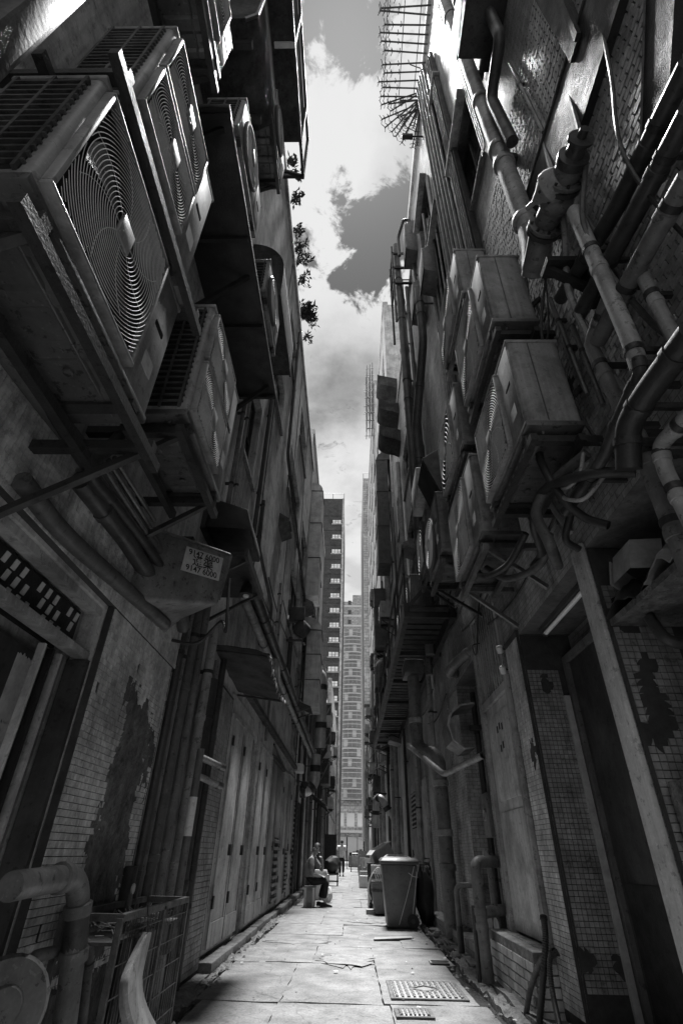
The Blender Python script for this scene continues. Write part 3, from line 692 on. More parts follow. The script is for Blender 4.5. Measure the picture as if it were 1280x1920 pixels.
LB.part('lattice_frame', MB().box(XL - .13, XL - .121, 1.0, 3.05, 2.068, 2.308), STEELB, fr)
for (za, zb, ya, s) in ((1.60, 1.95, 2.76, 1), (1.30, 1.60, 2.74, 2), (1.08, 1.29, 2.72, 3), (.45, 1.02, 2.72, 4)):
    n = 14; poly = [(XL - .239, ya + .17 * (i / n) + .012 * MN.noise(V((i, s, 0))), zb + .03 * MN.noise(V((i * .7, s, 1)))) for i in range(n + 1)] + [(XL - .239, ya + .17 * (1 - i / n), za + .03 * MN.noise(V((i * .7, s, 5)))) for i in range(n + 1)]
    LB.part('torn_poster', MB().prism(poly, (.004, 0, 0)), PAPER if s != 3 else DOOR, fr)
# dark tiled pilaster, pale panels, doors further along
pil = LB.part('pilaster', MB().box(XL + .002, XL + .05, 6.35, 7.05, -.02, 2.75), GROUT)
tile_face(LB, (XL + .05, 6.35, .02), (0,1,0), (0,0,1), (1,0,0), .7, 2.7, .05, .05, None, MOSAIC_D, 'mosaic_tile', 280, .006, .004, pil)
LB.part('pale_panel', MB().box(XL + .002, XL + .03, 7.15, 8.95, .1, 2.85), PLASTER_P, bevel=.006)
LB.part('pale_panel', MB().box(XL + .002, XL + .034, 9.54, 11.3, .1, 2.95), PLASTER_P, bevel=.006)
LB.part('fascia', MB().box(XL + .002, XL + .10, 7.1, 16.3, 3.02, 3.10), STEEL)
def ldoor(t, x, y0, y1, z0, z1, m, louv=None, leaves=1, name='door'):
    s = 1 if x < 0 else -1
    d = t.part(name, MB().box(min(x, x + s * .05), max(x, x + s * .05), y0, y1, z0, z1), m, bevel=.006)
    for k in range(leaves):
        a = y0 + (y1 - y0) * k / leaves + .03; b = y0 + (y1 - y0) * (k + 1) / leaves - .03
        t.part('leaf_panel', MB().box(min(x + s*.045, x + s * .066), max(x + s*.045, x + s * .066), a + .05, b - .05, z0 + .12, z1 - .12), m, d, bevel=.01)
        t.part('handle', MB().tube([(x + s * .09, b - .10, z0 + .95), (x + s * .09, b - .10, z0 + 1.1)], .012, 8).box(min(x+s*.06,x+s*.09), max(x+s*.06,x+s*.09), b - .11, b - .09, z0 + 1.0, z0 + 1.02), STEEL, d)
    if louv:
        a, b, c, e, n = louv
        t.part('louvre_back', MB().box(min(x + s*.06, x + s * .068), max(x + s*.06, x + s * .068), a, b, c, e), BLACK, d)
        for i in range(n):
            zz = c + (e - c) * (i + .5) / n; h = (e - c) / n * .2
            t.part('louvre_slat', MB().hexa([(x + s * .068, a, zz - h), (x + s * .068, b, zz - h), (x + s * .10, b, zz - h * 1.6), (x + s * .10, a, zz - h * 1.6), (x + s * .068, a, zz + h), (x + s * .068, b, zz + h), (x + s * .10, b, zz + h * .4), (x + s * .10, a, zz + h * .4)]), m, d)
    return d
ldoor(LB, XL, 11.35, 12.2, .12, 2.6, DOORG, None, 1); ldoor(LB, XL, 12.25, 13.35, .12, 2.6, DOORG, (12.42, 13.2, .2, 1.3, 9), 1)
LB.part('door_head', MB().box(XL + .002, XL + .09, 11.3, 13.4, 2.62, 2.7), STEEL)
LB.part('pale_panel', MB().box(XL + .002, XL + .04, 13.4, 14.5, .1, 2.9), PLASTER_P, bevel=.006)
ldoor(LB, XL, 14.55, 15.25, .12, 2.6, DOORG, (14.65, 15.15, .25, 1.1, 10), 1)
LB.part('pale_panel', MB().box(XL + .002, XL + .036, 15.3, 16.28, .1, 2.9), PLASTER_P, bevel=.006)
for (ya, yb, za, zb) in ((7.2, 8.0, .15, 2.6), (8.06, 8.88, .15, 2.6), (9.6, 10.4, .15, 2.65), (10.46, 11.25, .15, 2.65), (13.45, 14.45, .15, 2.6), (15.35, 16.25, .15, 2.6)):
    x0 = XL + .041
    fm_ = LB.part('door', MB().box(XL + .025, x0 + .015, ya, yb, za, zb), PLASTER_P if ya < 12 else DOOR, bevel=.004)
    LB.part('door_rim', MB().box(x0 + .013, x0 + .03, ya, ya + .05, za, zb).box(x0 + .013, x0 + .03, yb - .05, yb, za, zb).box(x0 + .013, x0 + .03, ya + .05, yb - .05, zb - .05, zb).box(x0 + .013, x0 + .03, ya + .05, yb - .05, za, za + .22), DOOR, fm_)
    LB.part('lock', MB().box(x0 + .013, x0 + .05, yb - .18, yb - .10, 1.0, 1.12), STEEL, fm_)
    for zz in (.5, 2.2): LB.part('hinge', MB().box(x0 + .02, x0 + .045, ya, ya + .06, zz, zz + .12), STEEL, fm_)
LB.done((XL, 6, -.1))

# ------------------------------------------------------------------ LEFT buildings beyond
def plain_building(name, label, x, y0, y1, z1, m, wins, body=6, fm=None, gm=None, wz=None):
    t = T(name, label, 'building')
    hs = [(a, b, c, d, .2) for (a, b, c, d) in wins]
    facade(t, x, y0, y1, -.1, z1, hs, m, body=body)
    for (a, b, c, d) in wins: window(t, x, a + .003, b - .003, c + .003, d - .003, 2, 2, .13, fm or STEEL, gm or WIN, True)
    s = -1 if x < 0 else 1
    t.part('parapet', MB().box(min(x + s * .25, x - s * .05), max(x + s * .25, x - s * .05), y0, y1, z1 + .003, z1 + .3), m, bevel=.02)
    return t
b = plain_building('concrete_building', 'pale concrete building just beyond the plaster one on the left', -1.70, 16.36, 27.5, 16.2, PLASTER_P, [(18.5 + i * 2.6, 20.2 + i * 2.6, 4.2 + j * 3.0, 5.9 + j * 3.0) for i in range(3) for j in range(4)])
ldoor(b, -1.70, 17.0, 18.1, .0, 2.5, DOOR, (17.1, 18.0, .2, 2.2, 16), 1); ldoor(b, -1.70, 19.0, 20.1, .0, 2.4, DOORD); ldoor(b, -1.70, 21.5, 22.6, 0, 2.5, DOORW); ldoor(b, -1.70, 24.5, 25.7, 0, 2.5, DOOR)
b.done((-1.7, 20, -.1))
b = plain_building('low_tiled_building', 'lower tiled building on the left behind the standing man', -1.66, 27.55, 44.9, 9.6, TILE_SQ, [(28.6 + i * 2.9, 30.3 + i * 2.9, 4.0 + j * 2.8, 5.6 + j * 2.8) for i in range(5) for j in range(2)])
ldoor(b, -1.66, 29, 30.4, 0, 2.5, DOORD); ldoor(b, -1.66, 33, 34.2, 0, 2.4, DOOR); ldoor(b, -1.66, 38, 39.2, 0, 2.4, DOORW); b.done((-1.66, 36, -.1))
b = plain_building('grey_building', 'farthest grey building on the left side of the alley', -1.72, 45.0, 70, 13.5, PLASTER, [(46.5 + i * 3.6, 48.6 + i * 3.6, 3.8 + j * 3, 5.5 + j * 3) for i in range(6) for j in range(3)])
b.done((-1.72, 56, -.1))

# ------------------------------------------------------------------ RIGHT near building
RB = T('tiled_building', 'tall tile clad building lining the near right side of the alley', 'building')
RHo = [(1.7, 3.2, -.1, 2.9, .55), (3.36, 4.92, -.1, 2.9, .5), (5.5, 6.62, .42, 3.72, .08), (6.95, 9.3, .2, 3.3, .35), (4.9, 6.0, 9.4, 11.6, .25), (5.6, 6.8, 12.6, 14.4, .25), (2.9, 3.9, 8.6, 10.6, .25), (3.6, 4.6, 12.0, 14.0, .25)]
facade(RB, XR, -4, 8.3, -.1, 16.9, RHo, TILE_FAR, body=7)
for h in RHo[4:]: window(RB, XR, h[0] + .003, h[1] - .003, h[2] + .003, h[3] - .003, 2, 2, .14, STEEL, WIN)
for h in RHo[4:]:
    RB.part('window_hood', MB().box(XR - .14, XR - .002, h[0] - .1, h[1] + .1, h[3] + .05, h[3] + .12), PLASTER, bevel=.01)
RB.part('parapet', MB().box(XR - .06, XR + .25, -4, 8.32, 16.903, 17.2), PLASTER, bevel=.02)
wf = RB.part('tile_bed', MB().box(XR - .012, XR - .001, .2, 3.5, 3.3, 7.7), GROUT)
tile_face(RB, (XR - .012, .2, 3.3), (0,1,0), (0,0,1), (-1,0,0), 3.3, 4.4, .105, .052, lambda a, b: MN.noise(V((a * 3, b * 3, 12))) > -.68, WALLTILE, 'wall_tile', 300, .010, .009, wf, first=lambda a, b: abs(a - 1.4) + abs(b - 2.0), offset=.5)
# columns of the ground floor: mosaic on front and on the sides that face us
c1 = RB.part('column', MB().box(XR - .03, XR - .002, 4.923, 5.36, -.08, 2.95), GROUT)
tile_face(RB, (XR - .03, 4.925, .1), (0,1,0), (0,0,1), (-1,0,0), .43, 2.8, .037, .037, lambda a, b: MN.noise(V((a * 5, b * 2, 3))) > -.5, MOSAIC, 'mosaic_tile', 300, .006, .003, c1)
c1b = RB.part('column_side', MB().box(XR + .0, XR + .48, 4.908, 4.919, -.08, 2.89), GROUT)
tile_face(RB, (XR + .01, 4.908, .25), (1,0,0), (0,0,1), (0,-1,0), .3, 2.3, .037, .037, lambda a, b: MN.noise(V((a * 5, b * 3, 6))) > -.5, MOSAIC_D, 'mosaic_tile', 300, .006, .004, c1b)
c2 = RB.part('column', MB().box(XR - .035, XR - .002, 3.19, 3.37, -.08, 2.95), PLASTER_P, bevel=.008)
c2b = RB.part('column_side', MB().box(XR + .0, XR + .5, 3.176, 3.188, -.08, 2.89), GROUT)
tile_face(RB, (XR + .02, 3.176, .5), (1,0,0), (0,0,1), (0,-1,0), .42, 2.1, .042, .042, lambda a, b: MN.noise(V((a * 4, b * 3, 1))) > -.25, MOSAIC_D, 'mosaic_tile', 300, .006, .004, c2b)
RB.part('jamb_strip', MB().box(XR + .30, XR + .35, 4.87, 4.905, .1, 2.3), PAPER, label='pale splintered timber strip on the doorway jamb')
RB.part('recess_door', MB().box(XR + .40, XR + .44, 3.40, 4.88, -.05, 2.6), DOORD, bevel=.005)
RB.part('recess_frame', MB().box(XR + .36, XR + .40, 3.37, 3.44, -.05, 2.66).box(XR + .36, XR + .40, 4.83, 4.90, -.05, 2.66).box(XR + .36, XR + .40, 3.44, 4.83, 2.60, 2.66), PIPE)
RB.part('recess_kick_plate', MB().box(XR + .392, XR + .399, 3.5, 4.78, .05, .9), STEEL)
# white door with barred transom over a tiled step
dr = RB.part('door', MB().box(XR - .01, XR + .05, 5.52, 6.60, .44, 2.52), DOORW, bevel=.006)
RB.part('door_panel', MB().box(XR - .025, XR - .005, 5.64, 6.48, 1.55, 2.40), DOORW, dr, bevel=.012)
RB.part('door_panel', MB().box(XR - .025, XR - .005, 5.64, 6.48, .56, 1.45), DOORW, dr, bevel=.012)
RB.part('door_frame', MB().box(XR - .05, XR + .04, 5.44, 5.518, .42, 3.74).box(XR - .05, XR + .04, 6.602, 6.68, .42, 3.74).box(XR - .05, XR + .04, 5.52, 6.60, 2.525, 2.61).box(XR - .05, XR + .04, 5.52, 6.60, 3.66, 3.74), DOOR, dr)
for i in range(11): RB.part('transom_bar', MB().box(XR - .03, XR - .005, 5.57 + i * .098 - .018, 5.57 + i * .098 + .018, 2.615, 3.655), DOOR, dr)
RB.part('transom_board', MB().box(XR + .01, XR + .03, 5.52, 6.60, 2.61, 3.66), DOORD, dr)
for (yy, zz) in ((5.9, 2.2), (6.0, 2.22), (6.1, 2.2), (5.95, 2.02), (6.05, 2.0)): RB.part('painted_mark', MB().box(XR - .027, XR - .0245, yy, yy + .05, zz, zz + .07), INK, dr)
st = RB.part('step', MB().box(1.47, XR + .02, 5.37, 6.95, -.1, .415), CONC_R)
tile_face(RB, (1.47, 5.37, 0), (0,1,0), (0,0,1), (-1,0,0), 1.58, .42, .21, .07, None, MOSAIC, 'step_tile', 300, .01, .01, st, offset=.5)
tile_face(RB, (1.47, 5.37, 0), (1,0,0), (0,0,1), (0,-1,0), .21, .42, .21, .07, None, MOSAIC, 'step_tile', 300, .01, .01, st)
tile_face(RB, (1.47, 5.37, .415), (0,1,0), (1,0,0), (0,0,1), 1.58, .21, .21, .105, None, MOSAIC, 'step_tile', 300, .008, .008, st)
st2 = RB.part('low_step', MB().box(1.5, XR + .36, 6.96, 12.0, -.1, .18), CONC_R)
tile_face(RB, (1.5, 6.97, 0), (0,1,0), (0,0,1), (-1,0,0), 5.0, .18, .2, .09, None, MOSAIC_D, 'step_tile', 300, .008, .008, st2, offset=.5)
RB.done((XR, 3, -.1))

# ------------------------------------------------------------------ RIGHT buildings beyond
b = plain_building('rough_building', 'lower rough tiled building behind the black walkway on the right', 1.72, 8.36, 16.9, 15.3, TILE_SQ, [(9.2 + i * 2.6, 10.8 + i * 2.6, 4.6 + j * 3.0, 6.3 + j * 3.0) for i in range(3) for j in range(3)])
ldoor(b, 1.72, 12.6, 13.7, .05, 2.5, DOOR, (12.7, 13.6, .2, 1.0, 9), 1); ldoor(b, 1.72, 14.6, 15.8, .05, 2.6, DOOR, (14.7, 15.7, 1.6, 2.4, 8), 1)
b.done((1.72, 12, -.1))
b = plain_building('tall_pale_building', 'tall pale building with blank end wall above the rough one', 1.66, 17.0, 27.9, 26.5, PLASTER_P, [(18.2 + i * 3.2, 20 + i * 3.2, 4.2 + j * 3.0, 6.0 + j * 3.0) for i in range(3) for j in range(7)])
ldoor(b, 1.66, 18.5, 19.7, .05, 2.5, DOOR, (18.6, 19.6, .2, 1.1, 9)); ldoor(b, 1.66, 22.5, 23.7, .05, 2.5, DOORW); b.done((1.66, 22, -.1))
b = plain_building('tall_grey_building', 'tall grey building under the bamboo scaffold on the right', 1.70, 28.0, 46, 32.5, PLASTER, [(29.5 + i * 4, 31.6 + i * 4, 4.2 + j * 3.0, 6.0 + j * 3.0) for i in range(4) for j in range(9)])
ldoor(b, 1.70, 30, 31.2, .05, 2.5, DOORW); ldoor(b, 1.70, 36, 37.2, .05, 2.5, DOOR); b.done((1.7, 36, -.1))
b = plain_building('far_low_building', 'low pale building at the far right end of the alley', 1.74, 46.1, 68, 9.0, PLASTER_P, [(48 + i * 4, 50 + i * 4, 4 + j * 3, 5.6 + j * 3) for i in range(4) for j in range(1)])
b.done((1.74, 56, -.1))

# ------------------------------------------------------------------ towers at the end
def box_building(t, x0, x1, y0, y1, z1, m):
    return t.part('wall', MB().box(x0, x1, y0, y1, -.1, z1), m)
t = T('brick_tower', 'dark narrow tower with a column of small pale windows on the left', 'tower')
a = on_y(609, 935, 74); b_ = on_y(645, 938, 74)
box_building(t, -12, b_.x, 74, 92, a.z, BRICKW)
t.part('corner_strip', MB().box(b_.x - .28, b_.x + .06, 73.9, 74.2, -.1, a.z + .02), PLASTER)
for i in range(16):
    p0 = on_y(620, 978 + i * 27.6, 73.9); p1 = on_y(637, 985 + i * 27.6, 73.9)
    if p0.z < 8: break
    x0, x1 = on_y(619.5, 1100, 73.9).x, on_y(637, 1100, 73.9).x; zc_ = p0.z
    f = t.part('window', MB().box(x0 - .1, x1 + .1, 73.93, 73.999, zc_ - .40, zc_ + .40), PLASTER_D)
    for k in range(3):
        for r_ in range(2):
            t.part('pane', MB().box(x0 + (x1 - x0) * (k + .08) / 3, x0 + (x1 - x0) * (k + .92) / 3, 73.90, 73.925, zc_ - .34 + r_ * .36, zc_ - .03 + r_ * .36), WIN_GLOW if (i * 5 + k * 3 + r_) % 4 else WINL, f)
    t.part('sill', MB().box(x0 - .15, x1 + .15, 73.8, 73.99, zc_ - .52, zc_ - .42), PLASTER_P, f)
    t.part('floor_band', MB().box(-11.9, b_.x - .3, 73.95, 73.998, zc_ + 1.15, zc_ + 1.3), PLASTER_D)
t.part('roof_rail', MB().tube([(-11.9, 74.1, a.z + 1.2), (b_.x, 74.1, a.z + 1.2)], .05, 6).tube([(b_.x, 74.1, a.z), (b_.x, 74.1, a.z + 1.2)], .05, 6).tube([(b_.x - 2, 74.1, a.z), (b_.x - 2, 74.1, a.z + 1.2)], .05, 6), STEEL)
t.done()
t = T('blank_tower', 'tall pale tower with a blank side wall on the right', 'tower')
a = on_y(680, 897, 76)
box_building(t, a.x, a.x + 12, 76, 96, a.z, TOWERL)
for i in range(13): t.part('floor_band', MB().box(a.x + .02, a.x + 9, 75.94, 75.998, 6 + i * 4.2, 6.15 + i * 4.2), PLASTER)
for xo in (.9, 1.6): t.part('drain_pipe', MB().tube([(a.x + xo, 75.85, 3), (a.x + xo, 75.85, a.z - 2)], .09, 6), PIPE_P)
t.part('roof_rail', MB().tube([(a.x, 76.1, a.z + 1.3), (a.x + 9, 76.1, a.z + 1.3)], .05, 6).tube([(a.x + .1, 76.1, a.z), (a.x + .1, 76.1, a.z + 1.3)], .05, 6).tube([(a.x + 1.6, 76.1, a.z), (a.x + 1.6, 76.1, a.z + 1.3)], .05, 6), STEEL)
for zz in (on_y(690, 1320, 74.5).z, on_y(690, 1375, 74.5).z): t.part('balcony', MB().box(a.x - .1, a.x + 6, 74.6, 75.99, zz - .15, zz), STEEL)
t.done()
t = T('balcony_tower', 'bright tower with curved banded balconies at the end of the alley', 'tower')
YE = 130
l, r_ = on_y(628, 1300, YE).x, on_y(690, 1300, YE).x
top1 = on_y(650, 1128, YE).z; top2 = on_y(672, 1122, YE).z; tb = on_y(650, 1195, YE).z
t.part('wall', MB().box(l - 6, r_ + 6, YE, YE + 18, -.1, top1), TOWERL)
t.part('roof_block', MB().box(on_y(661, 1122, YE).x, r_ + 4, YE + .02, YE + 12, top1 + .01, top2 + 1), TOWERL)
nfl = 19
bz = on_y(650, 1500, YE).z
for i in range(nfl):
    zz = bz + (tb - bz) * i / (nfl - 1)
    xa, xb = on_y(643, 1300, YE - 1).x, on_y(677, 1300, YE - 1).x
    arc = [(xa + (xb - xa) * k / 8, YE - .2 - .7 * math.sin(math.pi * (k / 8) * .9 + .1), zz) for k in range(9)]
    sl = t.part('balcony', MB().prism(arc + [(xb, YE - .01, zz), (xa, YE - .01, zz)], (0, 0, .22)), PLAST_W)
    t.part('railing', MB().tube([V(p) + V((0, 0, 1.25)) for p in arc], .07, 5), PLAST_W, sl)
    for k in range(4):
        xx = xa + (xb - xa) * (.08 + .23 * k)
        t.part('window', MB().box(xx, xx + (xb - xa) * .19, YE - .06, YE - .004, zz + .55, zz + 2.2), WINM if (i * 3 + k) % 5 else WINL)
for i in range(3):
    zz = tb + 3 + i * 2.8
    if zz < top1 - 1: t.part('band', MB().box(l, r_, YE - .12, YE - .002, zz, zz + .5), PLAST_W); t.part('window', MB().box(on_y(652, 1160, YE).x, on_y(658, 1160, YE).x, YE - .05, YE - .003, zz + .7, zz + 1.9), WIN)
t.done()
t = T('street_block', 'pale low shop block across the street at the alley end', 'building')
t.part('wall', MB().box(-14, 14, 112, 122, -.1, on_y(660, 1512, 112).z), TOWERL)
for i in range(9):
    t.part('window', MB().box(-8.5 + i * 2, -7.1 + i * 2, 111.9, 111.99, 5.2, 7.4), WINL); t.part('mullion', MB().box(-8.6 + i * 2, -8.5 + i * 2, 111.8, 111.99, 1, 7.6), PLAST_W)
t.part('canopy', MB().box(-12, 12, 110.2, 111.98, 4.2, 4.6), PLAST_W); t.part('shop_front', MB().box(-9, 9, 111.8, 111.98, .0, 3.6), WINL)
t.done()
# ================================================================== AIR CONDITIONERS
LG, RG = 'air conditioners on the left wall', 'air conditioners on the right wall'
aircon(-1, -1.0, .70, 2.75, 1.06, .88, .38, 1, 'near', 27, 'largest single-fan air conditioner, lowest at the near left', LG, slats=15)
aircon(-1, -1.0, .82, 3.845, .91, 1.02, .38, 2, 'near', 22, 'two-fan air conditioner directly above the largest single-fan unit on the left', LG, slats=18)
aircon(-1, -1.0, 2.19, 3.24, .92, 1.08, .36, 2, 'near', 22, 'two-fan air conditioner above the duct with the phone number sticker', LG, slats=18)
aircon(-1, -1.0, 1.73, 6.20, .95, .62, .36, 1, 'near', 20, 'air conditioner with grid side and round fan high on the left slab', LG, slats=9, round_grille=True)
aircon(-1, -1.0, 3.34, 6.31, .90, .64, .36, 1, 'near', 20, 'air conditioner on the far part of the dark slab, left', LG, slats=9, round_grille=True, lod=1)
aircon(-1, -1.0, .55, 5.78, .75, .68, .36, 1, 'near', 18, 'air conditioner cut by the top edge, its label panel showing', LG, slats=0)
aircon(-1, -1.0, 2.35, 8.55, .9, .62, .36, 1, 'near', 18, 'air conditioner just under the metal balcony, left', LG, slats=9, round_grille=True, lod=1)
bracket(-1, -.965, XL + .001, .80, 1.86, 2.705, 'dark steel wall bracket under the largest left air conditioner', slots=False)
bracket(-1, -.95, XL + .001, .74, 1.88, 3.80, 'dark steel wall bracket between the two stacked left air conditioners', brace=0, slots=False)
bracket(-1, -1.0, XL + .001, 2.28, 3.02, 3.195, 'dark steel wall bracket under the two-fan unit by the sticker duct', slots=False)
bracket(-1, -1.0, XL + .001, .62, 1.24, 5.735, 'dark wall bracket at the top left edge', slots=False)
bracket(-1, -1.0, XL + .001, 2.45, 3.15, 8.505, 'dark wall bracket under the unit below the metal balcony', slots=False)
t = T('metal_slab', 'long dark metal slab carrying two air conditioners, left', 'canopy')
t.part('deck', MB().box(XL + .001, -1.02, 1.55, 4.72, 6.03, 6.12), STEELB, bevel=.01)
for yy in (1.7, 3.0, 4.5): t.part('stay', MB().beam((-1.1, yy, 6.03), (XL + .005, yy, 5.45), .04, .05), STEELB)
for yy in (1.6, 2.6, 3.6, 4.66): t.part('stiffener', MB().box(XL + .02, -1.03, yy - .02, yy + .02, 5.985, 6.029), STEELB)
for (yy, w) in ((1.85, .05), (2.56, .05), (3.46, .05), (4.12, .05)): t.part('bearer', MB().box(-1.4, -1.03, yy - w, yy + w, 6.1205, 6.153 if yy < 3 else 6.263), STEEL)
t.done()
# right side
aircon(1, 1.15, 2.47, 3.43, 1.02, .86, .38, 1, 'far', 22, 'nearest big air conditioner on the right, above the hose loops', RG)
aircon(1, 1.15, 2.60, 4.72, 1.05, .98, .38, 1, 'far', 22, 'second tier air conditioner directly above the nearest right one', RG)
aircon(1, 1.15, 3.16, 6.0, 1.10, .84, .34, 1, 'far', 20, 'highest air conditioner of the right stack, against the tiles', RG)
aircon(1, 1.15, 4.0, 4.62, 1.05, .92, .34, 1, 'far', 18, 'right air conditioner beside the triangular hood', RG, lod=1)
aircon(1, 1.15, 3.84, 3.42, 1.10, .92, .36, 1, 'far', 20, 'lower right air conditioner in front of the barred transom', RG)
aircon(1, 1.05, 5.2, 4.02, .95, .85, .34, 1, 'far', 18, 'right air conditioner with round fan guard and ribbed side', RG, lod=1, round_grille=True, m=ACD)
aircon(1, 1.15, 6.65, 4.75, .95, .85, .34, 1, 'far', 16, 'right air conditioner farthest along the middle rail', RG, lod=1, m=ACD)
for (y0, y1, z, lab, br) in ((2.55, 3.42, 3.385, 'slotted bracket under the nearest right air conditioner, with slanting stay', -1), (2.68, 3.56, 4.675, 'slotted bracket under the second tier right air conditioner', -1),
                         (3.26, 4.16, 5.955, 'slotted bracket under the highest right air conditioner', 0), (4.1, 4.95, 4.575, 'slotted bracket beside the triangular hood', 0),
                         (3.94, 4.84, 3.375, 'pale slotted bracket of the lower right air conditioner', 1), (5.3, 6.05, 3.975, 'bracket under the round-guard right air conditioner', 1), (6.75, 7.5, 4.705, 'bracket at the far end of the middle rail', 1)):
    bracket(1, 1.15 if z != 3.975 else 1.05, XR - .013 if y0 < 3.5 and z > 3.3 else XR - .001, y0, y1, z, lab, brace=br, m=STEEL if z != 3.375 else GALV)

# ================================================================== LEFT WALL: ducts, canopies, pipes
def LP(*pts, x=-1.5): return [on_x(p[0], p[1], p[2] if len(p) > 2 else x) for p in pts]
# duct with the phone number sticker
t = T('exhaust_duct', 'sheet metal exhaust duct bearing the phone number sticker', 'duct')
A0, A1 = V((XL + .03, 3.22, 0)), V((-1.03, 3.84, 0)); du = (A1 - A0).normalized(); dn = V((du.y, -du.x, 0)); Lf = (A1 - A0).length
def DP(a, z, o=0.0): q_ = A0 + du * (a * Lf) + dn * o; return V((q_.x, q_.y, z))
t.part('body', MB().hexa([DP(.03, 2.50), DP(.93, 2.70), DP(.9, 2.72, -.5), V((XL + .002, 4.1, 2.5)), DP(0, 3.12), DP(1, 3.20), DP(1, 3.2, -.5), V((XL + .002, 4.1, 3.12))]), PIPE, bevel=.025, seg=3)
t.part('seam', MB().beam(DP(.985, 3.17, .004), DP(.925, 2.74, .004), .02, .012).beam(DP(.04, 3.09, .006), DP(.96, 3.165, .006), .02, .01), GALV)
t.part('mount', MB().box(XL + .001, -1.3, 3.55, 3.6, 3.125, 3.19), STEEL)
sl = .10
def SP(a, z, o): return DP(a, z + (a - .5) * Lf * sl, o)
st = t.part('sticker', MB().hexa([SP(.46, 2.86, .0075), SP(.88, 2.86, .0075), SP(.88, 2.86, .003), SP(.46, 2.86, .003), SP(.47, 3.075, .0075), SP(.89, 3.075, .0075), SP(.89, 3.075, .003), SP(.47, 3.075, .003)]), PAPER)
def text_mesh(body, size, m, t, parent, org, dirx, diry, bold=0.0, name='lettering'):
    c = bpy.data.curves.new('txt', 'FONT'); c.body = body; c.size = size; c.align_x = 'CENTER'; c.align_y = 'CENTER'; c.offset = bold
    o = bpy.data.objects.new('txt', c); COL.objects.link(o); dg = bpy.context.evaluated_depsgraph_get(); dg.update()
    me = bpy.data.meshes.new_from_object(o.evaluated_get(dg)); bpy.data.objects.remove(o)
    ux = V(dirx); uy = V(diry); n = ux.cross(uy); M = Matrix((ux, uy, n)).transposed().to_4x4(); M.translation = V(org); me.transform(M)
    me.materials.clear(); me.materials.append(m)
    ob = bpy.data.objects.new(name, me); COL.objects.link(ob); ob.parent = parent; t.parts.append((ob, False, None)); return ob
tx = (du + V((0, 0, sl))).normalized(); ty = dn.cross(tx) * -1
ty = V((0, 0, 1)) - tx * tx.z; ty.normalize()
for (s_, zz, sz, bo) in (('9147 6000', 3.035, .068, .0014), ('9147 6000', 2.897, .068, .0014), ('通渠', 2.966, .098, .0016)):
    text_mesh(s_, sz, INK, t, st, SP(.675, zz, .0085), tx, ty, bo)
t.done()
# shelf hoods beside it
t = T('metal_hood', 'dark metal hood above the sticker duct', 'hood')
P = [on_x(*p, -1.1) for p in ((432, 900), (482, 902), (496, 962), (440, 968))]
t.part('shell', MB().prism([(XL + .002, 4.6, 4.35), (-1.15, 4.6, 4.18), (-1.1, 4.6, 4.0), (-1.1, 4.6, 3.92), (XL + .002, 4.6, 3.95)], (0, .75, 0)), STEELB, bevel=.01)
t.part('flange', MB().box(XL + .001, XL + .05, 4.55, 5.4, 3.9, 4.4), STEEL); t.done()
t = T('metal_shelf', 'flat dark steel shelf sticking out over the sticker duct', 'shelf')
t.part('plate', MB().box(XL + .002, -1.02, 4.35, 5.35, 3.46, 3.5), STEELB)
t.part('rim', MB().box(-1.05, -1.015, 4.33, 5.37, 3.44, 3.52), STEEL)
for yy in (4.45, 5.25): t.part('stay', MB().beam((-1.06, yy, 3.45), (XL + .004, yy, 3.12), .03, .03), STEEL)
t.done()
t = T('shop_lamp', 'small dark bell lamp under the steel shelf', 'lamp')
t.part('shade', MB().lathe([(.02, .0), (.05, -.03), (.075, -.14), (.078, -.15), (.06, -.15)], (-1.12, 4.95, 3.458), (0, 0, 1), 16), STEELB, smooth=True)
t.part('bulb', MB().lathe([(.01, 0), (.035, -.03), (.03, -.07), (.005, -.085)], (-1.12, 4.95, 3.36), (0, 0, 1), 12), PLAST_W, smooth=True); t.done()
# awning of ragged sheeting
t = T('ragged_awning', 'sagging dark awning with a frayed front edge, left', 'awning')
g = []
for i in range(9):
    row = []
    for j in range(13):
        yy = 5.75 + 1.75 * j / 12; x = XL + .01 + .68 * i / 8
        row.append((x + .015 * MN.noise(V((yy * 5, i, 0))), yy, 3.05 - .10 * (i / 8) ** 1.5 - .09 * math.sin(math.pi * j / 12) * (i / 8) - .10 * (j / 12) + .03 * MN.noise(V((yy * 3, x * 5, 2)))))
    g.append(row)
t.part('sheet', MB().sheet(g, (0, 0, -.012)), FABRIC_D, smooth=True)
mb = MB()
for k in range(60):
    j = random.random(); yy = 5.75 + 1.75 * j; p = V((-.94, yy, 2.945 - .09 * math.sin(math.pi * j) - .1 * j)); l = random.uniform(.02, .09)
    mb.add([p, p + V((.012, .012, 0)), p + V((random.uniform(-.02, .03), random.uniform(-.02, .02), -l))], [(0, 1, 2)])
t.part('fringe', mb, PAPER, kind='stuff')
for yy in (5.8, 7.45): t.part('pole', MB().tube([(XL + .003, yy, 3.0 if yy < 6 else 2.9), (-.95, yy, 2.92 if yy < 6 else 2.82)], .014, 8), STEEL)
t.part('front_pole', MB().tube([(-.95, 5.72, 2.925), (-.95, 7.53, 2.815)], .014, 8), STEEL)
t.done()
